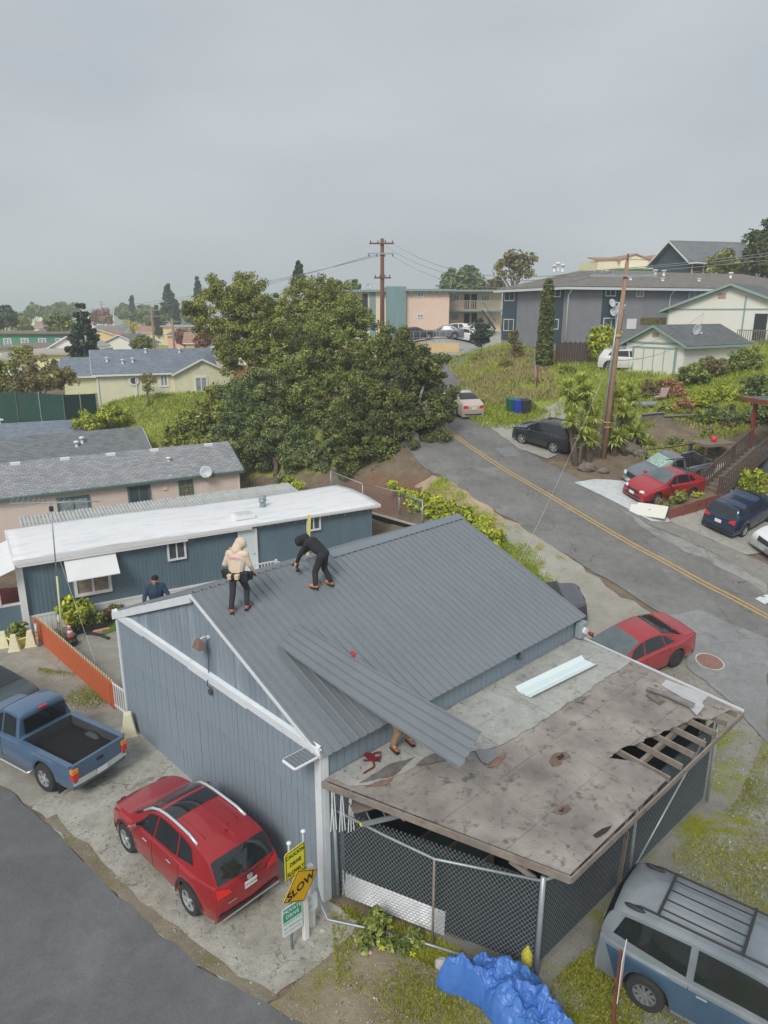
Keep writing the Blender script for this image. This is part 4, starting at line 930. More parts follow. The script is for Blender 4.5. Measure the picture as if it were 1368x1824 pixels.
def wheel_meshes(r, w, spokes, rimm, rf=.66):
    ty = MB().lathe([(r*rf, -w/2), (r*.93, -w/2), (r, -w*.36), (r, w*.36), (r*.93, w/2), (r*rf, w/2)], 26, (0, 0, 0), 'y', False); tm = ty.mesh('tyre'); tm.materials.append(M_TYRE); tm.polygons.foreach_set('use_smooth', [True]*len(tm.polygons)); tm.set_sharp_from_angle(angle=R(40))
    b = MB(); b.lathe([(r*rf*.93, -w*.1), (r*rf, -w*.1), (r*rf, w*.47), (r*rf*.92, w*.48), (r*rf*.88, w*.3), (r*rf*.88, 0)], 26, (0, 0, 0), 'y', False)
    for k in range(spokes):
        a = 2*math.pi*k/spokes; ca, sa = math.cos(a), math.sin(a); b.bar((ca*r*.08, w*.36, sa*r*.08), (ca*r*rf*.9, w*.43, sa*r*rf*.9), r*.16, w*.12, up=(0, 1, 0))
    b.lathe([(0, w*.46), (r*.10, w*.45), (r*.13, w*.38), (r*.13, w*.2)], 12, (0, 0, 0), 'y')
    rm = b.mesh('rim'); rm.materials.append(rimm)
    dk = MB().lathe([(0, w*.12), (r*rf*.9, w*.12), (r*rf*.9, w*.05)], 20, (0, 0, 0), 'y').mesh('brake_disc'); dk.materials.append(M_UNDER)
    return tm, rm, dk
def car(spec, label, cat, loc, heading, paint, group=None, name='parked_car', slope=True):
    """heading = world angle of the car's nose"""
    B = Body(**spec['body']); W2 = B.W; L = B.L
    t = thing(name, label, cat, loc, heading, group)
    if slope:
        n = gslope(loc[0], loc[1], 1.2); fx = Vector((math.cos(heading), math.sin(heading), 0)); fx = (fx-n*fx.dot(n)).normalized(); fy = n.cross(fx)
        t.rotation_euler = Matrix((fx, fy, n)).transposed().to_euler()
    bd = B.shell(spec.get('skip')).build('body', paint, t); bd.data.polygons.foreach_set('use_smooth', [True]*len(bd.data.polygons)); bd.data.set_sharp_from_angle(angle=R(32))
    b = MB().box(-L/2+.25, L/2-.25, -W2+.16, W2-.16, B.clear-.02, B.wr*2+.02)
    b.build('underbody', M_UNDER, t)  # black underside; its colour also stands for shade inside the wheel arches
    tm, rm, dk = wheel_meshes(B.wr, spec.get('tw', .22), spec.get('spokes', 5), spec.get('rim', M_RIM), spec.get('rf', .66))
    for xw in B.wheels:
        for sg in (1, -1):
            o = obj('wheel', tm, None, t); o.location = (xw, sg*(W2-.115), B.wr); o.rotation_euler = (0, 0, 0 if sg > 0 else math.pi)
            obj('rim', rm, None, o); obj('brake_disc', dk, None, o)
    for sg in (1, -1):
        for q in spec.get('windows', []): shade_auto(B.side(q, .010, 8, 4, sg).build('side_window', M_GLASS, t), 60)
        for (q, mm, nm) in spec.get('sidebits', []): B.side(q, .016, 90, 6, sg).build(nm, mm or paint, t)
        for (x, z) in spec.get('handles', []):
            i = B.ix(x); y = B.S(i, 3.2).y; MB().bar((x-.09, sg*(y+.02), z), (x+.09, sg*(y+.02), z), .03, .03).build('door_handle', spec.get('hm', paint), t, bevel=.008)
        for x in spec.get('seams', []):
            m_ = MB(); pts = [B.S(B.ix(x), tt) for tt in np.linspace(.4, 4.2, 8)]; m_.tube([(p.x, sg*(p.y+.001), p.z) for p in pts], .006, 4); m_.build('door_seam', M_UNDER, t)
        if 'mirror' in spec:
            x, z = spec['mirror']; y = B.S(B.ix(x), 4).y
            mo = MB().ball((x, sg*(y+.12), z), .10, 10, 7, (.6, 1.05, .75)).build('side_mirror', spec.get('mm', paint), t, True); MB().bar((x+.02, sg*(y-.03), z-.04), (x, sg*(y+.08), z-.02), .05, .04).build('stalk', M_BLACKP, mo)
            MB().box(x-.068, x-.058, sg*(y+.04) if sg > 0 else -(y+.19), sg*(y+.19) if sg > 0 else -(y+.04), z-.05, z+.05).build('mirror_glass', M_CHROME, mo)
        for (x0, x1, yy) in spec.get('rails', []):
            m_ = MB(); P = []
            for u in np.linspace(0, 1, 8):
                x = x0+(x1-x0)*u; p = B.S(B.ix(x), 6.55); P.append((x, sg*(p.y), p.z+(.045 if 0 < u < 1 else .01)))
            m_.tube(P, .032, 8).build('roof_rail', spec.get('railm', M_CHROME), t, True)
        for (pts, mm, nm, rear) in spec.get('endbits', []):
            q = [(y*sg*(1-B.nose*.92), z) for y, z in pts]; shade_auto(B.end(q, .012, rear, 4).build(nm, mm or paint, t), 60)
        for xw in B.wheels:
            if spec.get('flare'):
                m_ = MB(); P0_, P1_ = [], []
                for k in range(17):
                    a = math.pi*(k/16)*1.06-.03*math.pi; x = xw+math.cos(a)*B.arch; z = B.wr+math.sin(a)*B.arch
                    if z < B.clear: z = B.clear
                    y = B.S(B.ix(max(-L/2+.05, min(L/2-.05, x))), 1.2).y; P0_.append((x, sg*(y+.016), z)); x2 = xw+math.cos(a)*(B.arch+.075); z2 = max(B.clear, B.wr+math.sin(a)*(B.arch+.075)); P1_.append((x2, sg*(y+.012), z2))
                m_.v = P0_+P1_; m_.f = [(k, k+1, 18+k, 17+k) for k in range(16)]; m_.build('wheel_arch_trim', M_BLACKP, t)
    for (pts, mm, nm, rear) in spec.get('mid', []): B.end(pts, .014, rear, 4).build(nm, mm or paint, t)
    for (a, mm, nm) in spec.get('tops', []):
        shade_auto(B.top(*a[:4], **(a[4] if len(a) > 4 else {})).build(nm, mm or paint, t), 60)
    if 'plate' in spec:
        z, txt = spec['plate']; x = B.endx(z, 0, True)-.022
        pl = MB().box(x-.008, x, -.155, .155, z-.08, z+.08).build('licence_plate', M_PLATE, t)
        if txt: o = obj('lettering', text_mesh(txt, .085, .001), M_PTXT, pl); o.location = (x-.0095, 0, z-.01); o.rotation_euler = (math.pi/2, 0, -math.pi/2)
    if 'fplate' in spec:
        z = spec['fplate']; x = B.endx(z, 0, False)+.02; MB().box(x, x+.008, -.155, .155, z-.07, z+.07).build('licence_plate', M_PLATE, t)
    if 'bumper' in spec:
        for rear, (z0, z1, mm) in spec['bumper'].items(): B.end([(-W2*.9, z0), (W2*.9, z0), (W2*.9, z1), (-W2*.9, z1)], .03, rear, 6).build('bumper', mm, t, solid=.03)
    return t, B
def sp_sedan(L=4.75, W=1.8, H=1.45, wr=.33, **kw):
    h_ = L/2
    d = dict(body=dict(L=L, W=W, H=H, clear=.20, wr=wr, wheels=(h_-.93, -h_+1.06), roofw=.62, bow=.16,
             prof=[(h_-.02, .20), (h_, .42), (h_-.03, .60), (h_-.25, .74), (h_-.75, .86), (h_-1.28, .95), (h_-1.75, 1.22), (h_-2.15, 1.40), (h_-2.6, H), (h_-3.1, H-.015), (h_-3.5, 1.33), (-h_+.75, 1.10), (-h_+.55, 1.05), (-h_+.12, 1.01), (-h_+.02, .90), (-h_, .60), (-h_+.03, .42), (-h_+.06, .22)],
             belt=[(-h_, .96), (-h_+.9, .96), (0, .92), (h_-1.3, .88), (h_-.6, .76), (h_, .55)]),
             windows=[[(.12, 5.12), (h_-1.48, 5.12), (h_-1.95, 5.9), (.05, 5.93)], [(-.78, 5.12), (.06, 5.12), (0.0, 5.93), (-.72, 5.9)], [(-1.22, 5.25), (-.83, 5.14), (-.77, 5.88), (-.93, 5.80)]],
             tops=[((h_-1.36, h_-2.22, -.92, .92, dict(nu=8, nv=8)), M_GLASSL, 'windscreen'), ((-h_+1.62, -h_+.86, -.90, .90, dict(nu=8, nv=8)), M_GLASS, 'rear_window')],
             sidebits=[], handles=[(.35, .84), (-.62, .86)], seams=[h_-1.35, .08, -.95], mirror=(h_-1.62, .98), plate=(.74, None),
             endbits=[([(.42, .74), (W/2-.06, .72), (W/2-.07, .92), (.48, .90)], M_REDL, 'tail_light', True), ([(.45, .58), (W/2-.10, .60), (W/2-.14, .70), (.50, .68)], M_CLEAR, 'headlight', False)],
             mid=[([(-.42, .50), (.42, .50), (.40, .62), (-.40, .62)], M_BLACKP, 'grille', False), ([(-.55, .26), (.55, .26), (.5, .36), (-.5, .36)], M_BLACKP, 'air_intake', False), ([(-.6, .28), (.6, .28), (.6, .36), (-.6, .36)], M_BLACKP, 'lower_bumper', True)], fplate=.44, tw=.21, spokes=5)
    d.update(kw); return d
def sp_suv(L=4.6, W=1.85, H=1.68, wr=.36, **kw):
    h_ = L/2
    d = dict(body=dict(L=L, W=W, H=H, clear=.27, wr=wr, wheels=(h_-.93, -h_+1.00), roofw=.70, bow=.18, nose=.13,
             prof=[(h_-.03, .27), (h_, .50), (h_-.03, .78), (h_-.18, .92), (h_-.65, 1.02), (h_-1.12, 1.08), (h_-1.60, 1.40), (h_-1.95, 1.60), (h_-2.4, H), (h_-3.3, H), (-h_+.75, H-.06), (-h_+.42, 1.55), (-h_+.20, 1.30), (-h_+.08, 1.06), (-h_+.03, .95), (-h_-.0, .70), (-h_+.02, .45), (-h_+.10, .30)],
             belt=[(-h_, 1.08), (-h_+.8, 1.08), (0, 1.03), (h_-1.2, .99), (h_-.6, .92), (h_, .72)]),
             windows=[[(.16, 5.10), (h_-1.38, 5.10), (h_-1.85, 5.90), (.10, 5.94)], [(-.78, 5.12), (.10, 5.10), (.04, 5.94), (-.74, 5.92)], [(-1.42, 5.30), (-.84, 5.14), (-.80, 5.92), (-1.22, 5.85)]],
             tops=[((h_-1.20, h_-2.02, -.95, .95, dict(nu=8, nv=8)), M_GLASS, 'windscreen'), ((-h_+.36, -h_+.10, -.92, .92, dict(nu=8, nv=8, z0=1.5, z1=1.10)), M_GLASS, 'rear_window')],
             sidebits=[([(-h_+.1, .02), (h_-.1, .02), (h_-.1, .7), (-h_+.1, .7)], M_BLACKP, 'sill_trim')] if False else [], handles=[(.38, .92), (-.62, .95)], seams=[h_-1.3, .12, -.98], mirror=(h_-1.5, 1.10), plate=(.82, None),
             endbits=[([(.50, .88), (W/2-.05, .84), (W/2-.06, 1.06), (.56, .98)], M_REDL, 'tail_light', True), ([(.45, .74), (W/2-.12, .76), (W/2-.16, .90), (.50, .86)], M_CLEAR, 'headlight', False)],
             mid=[([(-.45, .62), (.45, .62), (.42, .80), (-.42, .80)], M_BLACKP, 'grille', False), ([(-.75, .33), (.75, .33), (.72, .46), (-.72, .46)], M_BLACKP, 'lower_bumper', True), ([(-.6, .33), (.6, .33), (.55, .46), (-.55, .46)], M_BLACKP, 'air_intake', False)], fplate=.55, tw=.23, spokes=5, flare=True)
    d.update(kw); return d
def paint(name, c, r=.28, c2=None): return mat('paint_'+name, c, r, c2 or tuple(x*.92 for x in c), .8, spec=.5, coat=.7)
def heading(p_rear, p_front): d = p_front-p_rear; return math.atan2(d.y, d.x)
P_RED = paint('metallic_red', K(138, 26, 32), .3, K(126, 22, 28))
ra, rf_ = gnd(345, 1628), gnd(232, 1515); hd = heading(ra, rf_); sd = Vector((math.sin(hd), -math.cos(hd), 0)); cc = (ra+rf_)/2+sd*.81+Vector((math.cos(hd), math.sin(hd), 0))*-.02
suv = sp_suv(rails=[(.75, -1.35, .6)], tops=[((1.08, .28, -.95, .95, dict(nu=8, nv=8)), M_GLASS, 'windscreen'), ((.12, -.40, -.58, .58, dict(nu=6, nv=6, off=.008)), M_GLASS, 'sunroof'), ((-1.90, -2.2, -.90, .90, dict(nu=8, nv=8, z0=1.53, z1=1.12)), M_GLASS, 'rear_window')], plate=(.86, '7YUS543'), hm=M_CHROME, railm=mat('satin_aluminium', K(190, 194, 198), .35, m=.5))
t, B = car(suv, 'red SUV with roof rails and sunroof parked by the garage wall', 'SUV', (cc.x, cc.y, .024), hd, P_RED, slope=False); t.scale = (.97,)*3
for sg in (-1, 1):
    for yy in (.18, .42): MB().bar((-.45, sg*yy, B.H-.012), (-1.35, sg*yy, B.H-.03), .016, .012).build('roof_rib', P_RED, t)
MB().box(-1.50, -1.46, -.015, .015, B.H-.03, B.H+.03).build('antenna', P_RED, t)
x = B.endx(.98, 0)-.02; MB().lathe([(.0, -.006), (.075, -.006), (.075, .006), (.0, .006)], 14, (x, 0, 1.0), 'x').build('emblem', M_CHROME, t)
MB().bar((B.endx(1.05, 0)-.05, -.30, 1.13), (B.endx(1.05, 0)-.03, .25, 1.07), .02, .03).build('wiper', M_BLACKP, t)
MB().box(x-.005, x, .36, .56, .68, .70).build('badge', M_CHROME, t); MB().box(B.endx(.40, 0)-.035, B.endx(.40, 0)-.02, -.72, .72, .36, .40).build('bumper_strip', M_CHROME, t)
P_RED2 = paint('faded_red', K(132, 34, 40), .35, K(146, 54, 56))
def park(px_rear_axle_ground, nose_dir_deg, side, spec, label, cat, pt, wheelbase_from_center, dz=.0, **kw):
    """px = photo pixel of the visible rear (or front) tyre contact; side +1 if that tyre is on the car's left"""
    g = gnd(*px_rear_axle_ground); a = R(nose_dir_deg); f = Vector((math.cos(a), math.sin(a), 0)); l = Vector((-f.y, f.x, 0))
    c = g-f*wheelbase_from_center-l*side*(spec['body']['W']/2-.1); return car(spec, label, cat, (c.x, c.y, h(c.x, c.y)+dz), a, pt, **kw)
sed = sp_sedan(4.82, 1.79, 1.47); 
g = gnd(1198, 1188); fr_ = gnd(1060, 1240)
park((1199, 1188), 208, 1, sp_sedan(4.82, 1.79, 1.47, rim=M_RIMD, spokes=10), 'red sedan with black steel wheels parked behind the lean-to roof', 'sedan', P_RED2, -4.82/2+1.06, .04)
P_GREY = paint('dark_grey', K(70, 72, 78), .3)
park((1000, 1126), 182, 1, sp_sedan(4.3, 1.7, 1.36, wr=.31), 'dark grey sedan half hidden behind the garage', 'sedan', P_GREY, -4.3/2+1.06, .03)
park((1166, 900), 206, 1, sp_sedan(4.43, 1.71, 1.42, wr=.30), 'red compact sedan with silver wheels on the pale concrete driveway', 'sedan', paint('red', K(146, 34, 42), .3), 4.43/2-.93, .06)
park((852, 740), 106, -1, sp_sedan(4.8, 1.8, 1.45), 'beige sedan parked at the road edge beside the big trees', 'sedan', paint('beige', K(178, 164, 152), .3), -4.8/2+1.06, .05)
park((986, 808), 132, 1, sp_suv(4.2, 1.75, 1.66), 'black SUV parked across the old driveway beside the yuccas', 'SUV', paint('black', K(34, 38, 42), .2), -4.2/2+1.0, .05)
park((1322, 957), 38, -1, sp_suv(4.3, 1.78, 1.48, wr=.32, flare=False), 'dark blue hatchback backed onto the right driveway', 'hatchback', paint('deep_blue', K(24, 42, 66), .22), -4.3/2+1.0, .06)
for (px, py, a, sp, lab, pc) in ((740, 590, 5, sp_suv(4.8, 1.9, 1.7), 'dark SUV in the lot before the apartments', K(44, 48, 52)), (792, 590, 170, sp_sedan(4.6, 1.8, 1.45), 'grey sedan in the lot next to the dark SUV', K(96, 100, 106)), (822, 590, 172, sp_sedan(4.7, 1.8, 1.45), 'white sedan in the lot before the outside stairs', K(208, 210, 212)), (806, 578, 175, sp_suv(4.5, 1.8, 1.65), 'white SUV behind the parked sedans by the apartments', K(206, 208, 210)), (846, 578, 175, sp_suv(4.4, 1.8, 1.6), 'silver SUV at the back of the lot near the stairs', K(176, 178, 180))):
    p = atT(px, py, 81 if py > 585 else 86); car(sp, lab, 'car', (p.x, p.y, h(p.x, p.y)+.05), R(a), paint(lab[:18].replace(' ', '_'), pc), 'cars parked before the apartments')
def sp_pickup(L=5.1, W=1.75, H=1.72, wr=.38, cabx=-.35, bedz=1.08, clear=.36, **kw):
    h_ = L/2; hz = bedz-.04
    d = dict(body=dict(L=L, W=W, H=H, clear=clear, wr=wr, wheels=(h_-.92, -h_+1.15), roofw=.70, bow=.10, nose=.10, arch=.08,
             prof=[(h_-.02, .38), (h_, .55), (h_-.02, .82), (h_-.14, hz-.06), (h_-.7, hz), (h_-1.35, hz+.05), (h_-1.75, 1.36), (h_-2.05, H-.06), (h_-2.4, H), (cabx+.14, H-.02), (cabx+.05, H-.08), (cabx, bedz+.12), (cabx-.02, bedz+.02), (cabx-.2, bedz), (-h_+.06, bedz), (-h_+.03, bedz-.05), (-h_+.02, .6), (-h_+.03, .50)],
             belt=[(-h_, bedz-.05), (cabx, bedz-.05), (h_-1.4, hz-.04), (h_-.6, hz-.07), (h_, .8)]),
             windows=[[(.42, 5.12), (h_-1.62, 5.12), (h_-1.98, 5.9), (.42, 5.93)], [(cabx+.14, 5.15), (.34, 5.12), (.34, 5.93), (cabx+.18, 5.88)]],
             tops=[((h_-1.44, h_-2.05, -.93, .93, dict(nu=8, nv=8)), M_GLASSL, 'windscreen')],
             handles=[(.55, .96)], hm=M_BLACKP, seams=[h_-1.5, .36], mirror=(h_-1.7, 1.16), mm=M_BLACKP, plate=None,
             endbits=[([(W/2-.24, .66), (W/2-.05, .66), (W/2-.05, .94), (W/2-.24, .94)], M_REDL, 'tail_light', True), ([(.52, .72), (W/2-.08, .72), (W/2-.1, .92), (.52, .92)], M_CLEAR, 'headlight', False)],
             mid=[([(-.48, .70), (.48, .70), (.48, .92), (-.48, .92)], M_BLACKP, 'grille', False)], bumper={True: (.50, .66, M_CHROME), False: (.45, .64, M_CHROME)}, tw=.26, spokes=6, rf=.60,
             skip=lambda x, j: x < cabx-.05 and x > -L/2+.08 and j >= 5)
    d.update(kw); d.pop('plate', None) if d.get('plate') is None else None
    d['_bed'] = (cabx, bedz); return d
def pickup(spec, label, loc, hd, pt, name='pickup_truck', **kw):
    t, B = car(spec, label, 'pickup truck', loc, hd, pt, name=name, **kw); cx_, bz_ = spec['_bed']; L = B.L; W2 = B.W
    x0, x1, yi, zf = -L/2+.10, cx_-.10, W2-.16, bz_-.46; b = MB()
    M_BED = mat('bed_liner', K(52, 55, 58), .8, K(66, 68, 70), 3, bump=.2)
    b.poly([(x0, -yi, zf), (x1, -yi, zf), (x1, yi, zf), (x0, yi, zf)]); b.poly([(x0, -yi, zf), (x0, -yi, bz_-.02), (x1, -yi, bz_-.02), (x1, -yi, zf)]); b.poly([(x0, yi, zf), (x1, yi, zf), (x1, yi, bz_-.02), (x0, yi, bz_-.02)]); b.poly([(x1, -yi, zf), (x1, -yi, bz_), (x1, yi, bz_), (x1, yi, zf)]); b.poly([(x0, -yi, zf), (x0, yi, zf), (x0, yi, bz_-.04), (x0, -yi, bz_-.04)])
    b.build('bed_liner', M_BED, t, solid=.01)
    for k in range(16): MB().box(x0+.05, x1-.05, -yi+.06+k*(2*yi-.12)/15-.018, -yi+.06+k*(2*yi-.12)/15+.018, zf+.006, zf+.022).build('bed_rib', M_BED, t)
    for sg in (1, -1):
        MB().box(x0-.02, x1+.08, sg*yi-.02 if sg > 0 else -W2+.03, W2-.03 if sg > 0 else -yi+.02, bz_-.03, bz_+.008).build('bed_rail', pt, t, bevel=.01)
        P = []; MB().lathe([(0, -.0), (B.wr+.05, 0), (B.wr+.05, .16), (B.wr-.02, .19), (0, .19)], 18, (B.wheels[1], -.095, B.wr+.06), 'y').build('wheel_well', M_BED, t, True).location = (0, sg*(yi-.10), 0)
    MB().box(-L/2+.02, x0, -W2+.10, W2-.10, .58, bz_).build('tailgate', pt, t, bevel=.012); MB().box(-L/2+.0, -L/2+.02, -.10, .10, .86, .93).build('tailgate_handle', M_BLACKP, t)
    MB().box(cx_-.055, cx_-.035, -W2*.68, W2*.68, bz_+.10, B.H-.16).build('rear_window', M_GLASS, t); MB().box(cx_-.02, cx_+.03, -.12, .12, B.H-.10, B.H-.06).build('brake_lamp', M_REDL, t)
    for sg in (1, -1):
        tl = MB().box(-L/2-.014, -L/2+.10, min(sg*.66, sg*W2*.925), max(sg*.66, sg*W2*.925), .66, .90).build('tail_light', M_REDL, t, bevel=.01); MB().box(-L/2-.016, -L/2+.102, min(sg*.66, sg*W2*.927), max(sg*.66, sg*W2*.927), .86, .98).build('indicator', M_AMB, tl)
    x = -L/2-.04; pl = MB().box(x-.01, x, -.155, .155, .52, .66).build('licence_plate', M_PLATE, t)
    return t, B
P_BLUE = paint('blue', K(70, 92, 116), .3, K(60, 82, 106))
sp = sp_pickup(5.15, 1.78, 1.78, wr=.39)
g = gnd(88, 1408); g2 = gnd(218, 1345)
a_ = math.atan2(gnd(0, 1335).y-g.y, gnd(0, 1335).x-g.x)
HB = R(149); f = Vector((math.cos(HB), math.sin(HB), 0)); l = Vector((-f.y, f.x, 0)); c = g-f*(-5.15/2+1.15)-l*(1.78/2-.1)
t, B = pickup(sp, 'blue pickup truck with open bed parked left of the red SUV', (c.x, c.y, .03), HB, P_BLUE, slope=False)
for sg in (1, -1):
    MB().tube([(B.wheels[0]-.5, sg*(B.W-.05), .42), (B.wheels[0]-.55, sg*(B.W+.06), .36), (B.wheels[1]+.6, sg*(B.W+.06), .36), (B.wheels[1]+.52, sg*(B.W-.05), .42)], .03, 8).build('side_step', M_CHROME, t, True)
    MB().box(B.wheels[1]-.54, B.wheels[1]-.52, sg*B.W-.30 if sg > 0 else -B.W+.02, sg*B.W-.02 if sg > 0 else -B.W+.30, .12, .45).build('mud_flap', M_BLACKP, t)
lf = thing('leaf_pile', 'dry brown leaves lying in the blue truck bed', 'leaves', (c.x, c.y, .03+.63), HB)
rr = random.Random(8); b = MB()
for k in range(160):
    x, y, z = rr.gauss(-.8, .16), rr.gauss(.42, .09), rr.uniform(.02, .07); a = rr.uniform(0, 6.28); s = rr.uniform(.04, .085)
    b.poly([(x+math.cos(a)*s*1.6, y+math.sin(a)*s*1.6, z), (x-math.sin(a)*s*.6, y+math.cos(a)*s*.6, z+.02), (x-math.cos(a)*s*1.6, y-math.sin(a)*s*1.6, z), (x+math.sin(a)*s*.6, y-math.cos(a)*s*.6, z-.005)])
stuff(b.build('leaves', mat('dry_leaf', K(196, 150, 88), .8, K(150, 108, 62), 9), lf))
P_SIL = paint('grey', K(96, 102, 108), .3)
sp = sp_pickup(5.0, 1.74, 1.72, wr=.36); g = gnd(1150, 866); HS = R(205); f = Vector((math.cos(HS), math.sin(HS), 0)); l = Vector((-f.y, f.x, 0)); c = gnd(1180, 862)
t, B = pickup(sp, 'grey pickup truck with black ladder rack behind the red sedan', (c.x+.25, c.y+.2, h(c.x, c.y)+.06), HS, P_SIL)
for sg in (1, -1):
    MB().tube([(1.1, sg*.66, 1.80), (-1.0, sg*.72, 1.62), (-2.3, sg*.76, 1.55)], .025, 6).build('rack_rail', M_BLACKP, t, True)
    for x in (-.5, -2.25): MB().tube([(x, sg*.78, 1.05), (x, sg*.74, 1.60)], .025, 6).build('rack_post', M_BLACKP, t, True)
for x in (-.6, -2.25): MB().tube([(x, -.74, 1.60), (x, .74, 1.60)], .022, 6).build('rack_bar', M_BLACKP, t, True)
B.top(5.0/2-1.46, 5.0/2-2.02, -.85, .85, .016, 8, 8).build('sunshade', mat('sunshade_print', K(158, 176, 166), .5, K(96, 126, 116), 6), t)
c = gnd(-42, 1262); car(sp_sedan(4.8, 1.82, 1.46, plate=(.62, None)), 'black sedan cut off by the left edge of the photo', 'sedan', (c.x, c.y, .03), R(150), paint('black_green', K(44, 54, 56), .2), slope=False)
c = gnd(1440, 975); pickup(sp_pickup(5.4, 1.95, 1.85, wr=.38), 'white pickup truck cut off by the right edge of the driveway', (c.x, c.y, h(c.x, c.y)+.06), R(200), paint('white', K(206, 212, 218), .3))
c = gnd(1545, 1352); car(sp_sedan(4.7, 1.8, 1.45), 'white car nosing in at the right edge of the gravel', 'car', (c.x, c.y, .03), R(150), MATS['paint_white'])
P_SILV = paint('silver', K(92, 101, 107), .28, K(126, 131, 134))
def sp_van():
    L, W, H = 4.95, 1.90, 1.76; h_ = L/2
    return dict(body=dict(L=L, W=W, H=H, clear=.25, wr=.345, wheels=(h_-.95, -h_+1.03), roofw=.74, bow=.16, nose=.12,
        prof=[(h_-.03, .25), (h_, .45), (h_-.03, .66), (h_-.3, .86), (h_-.75, .98), (h_-1.0, 1.05), (h_-1.5, 1.42), (h_-1.9, 1.66), (h_-2.3, 1.74), (h_-3.2, H), (-h_+.8, H-.01), (-h_+.35, H-.05), (-h_+.18, 1.58), (-h_+.09, 1.30), (-h_+.05, 1.05), (-h_+.02, .80), (-h_, .62), (-h_+.02, .42), (-h_+.08, .28)],
        belt=[(-h_, 1.02), (0, 1.0), (h_-1.1, .97), (h_-.6, .86), (h_, .6)]),
        windows=[[(.62, 5.12), (h_-1.40, 5.15), (h_-1.82, 5.86), (.58, 5.90)], [(-.72, 5.12), (.50, 5.12), (.48, 5.92), (-.72, 5.93)], [(-2.12, 5.28), (-.84, 5.12), (-.84, 5.93), (-1.96, 5.90)]],
        tops=[((h_-1.08, h_-1.95, -.95, .95, dict(nu=8, nv=8)), M_GLASSL, 'windscreen'), ((-h_+.26, -h_+.07, -.97, .97, dict(nu=8, nv=8, z0=1.66, z1=1.12)), M_GLASS, 'rear_window')],
        sidebits=[([(-h_+.5, .9), (h_-.5, .9), (h_-.5, 3.6), (-h_+.25, 3.6)], mat('paint_teal_blue', K(46, 68, 90), .28, K(60, 82, 102), .8, coat=.6), 'two_tone_panel')],
        handles=[(.72, .92), (-.55, .92)], hm=M_CHROME, seams=[h_-1.25, .55, -.78], mirror=(h_-1.5, 1.08), mm=P_SILV, plate=(.78, None),
        endbits=[([(W/2-.16, .80), (W/2-.03, .80), (W/2-.03, 1.08), (W/2-.14, 1.10)], M_REDL, 'tail_light', True), ([(.45, .60), (W/2-.12, .62), (W/2-.18, .76), (.48, .74)], M_CLEAR, 'headlight', False)],
        mid=[([(-.4, .52), (.4, .52), (.38, .68), (-.38, .68)], M_BLACKP, 'grille', False)], tw=.21, spokes=9, rim=mat('dull_steel_rim', K(120, 124, 126), .5, m=.4), rf=.60)
HV = R(-37); g = gnd(1146, 1796); f = Vector((math.cos(HV), math.sin(HV), 0)); l = Vector((-f.y, f.x, 0)); c = g-f*(-4.95/2+1.03)+l*(1.90/2-.1)
t, B = car(sp_van(), 'silver and blue minivan with roof rack beside the fence', 'minivan', (c.x, c.y, .03), HV, P_SILV, name='minivan', slope=False)
for sg in (1, -1):
    MB().tube([(.55, sg*.56, B.H-.01), (.45, sg*.56, B.H+.05), (-1.75, sg*.58, B.H+.05), (-1.9, sg*.58, B.H-.01)], .02, 8).build('roof_rail', M_BLACKP, t, True)
    MB().ball((.55, sg*.57, B.H-.01), .14, 10, 6, (1.4, .35, .3)).build('rail_foot', M_BLACKP, t, True); MB().ball((-1.85, sg*.59, B.H-.02), .14, 10, 6, (1.4, .35, .3)).build('rail_foot', M_BLACKP, t, True)
for x in (-.10, -1.45): MB().bar((x, -.58, B.H+.075), (x, .58, B.H+.075), .05, .025).build('rack_bar', M_BLACKP, t, bevel=.006)
for k in range(4): yy = -.40+.267*k; MB().bar((-.10, yy, B.H+.05), (-1.45, yy, B.H+.05), .025, .012).build('rack_slat', M_BLACKP, t)
M_SKIN = mat('skin', K(176, 128, 104), .6, K(160, 112, 92), 8); M_SKIND = mat('skin_brown', K(112, 80, 66), .6)
def cap(mb, a, b, ra, rb, n=10, flat=1.0, fd=None):
    a, b = Vector(a), Vector(b); d = (b-a); L_ = max(d.length, 1e-5); d /= L_
    P, Rr = [], []
    for k in range(4): th = math.pi/2*(1-k/4); P.append(a-d*ra*math.sin(th)); Rr.append(max(.002, ra*math.cos(th)))
    for k in range(5): P.append(a.lerp(b, k/4)); Rr.append(ra+(rb-ra)*k/4)
    for k in range(1, 5): th = math.pi/2*k/4; P.append(b+d*rb*math.sin(th)); Rr.append(max(.002, rb*math.cos(th)))
    return mb.tube(P, Rr, n)
def skinned(mb, name, m, parent, vox=.016, sm=6):
    o = mb.build(name, m, parent, True); r = o.modifiers.new('union', 'REMESH'); r.mode = 'VOXEL'; r.voxel_size = vox; r.use_smooth_shade = True
    s = o.modifiers.new('smooth', 'SMOOTH'); s.factor = .5; s.iterations = sm; return o
def V3(t): return Vector(t)
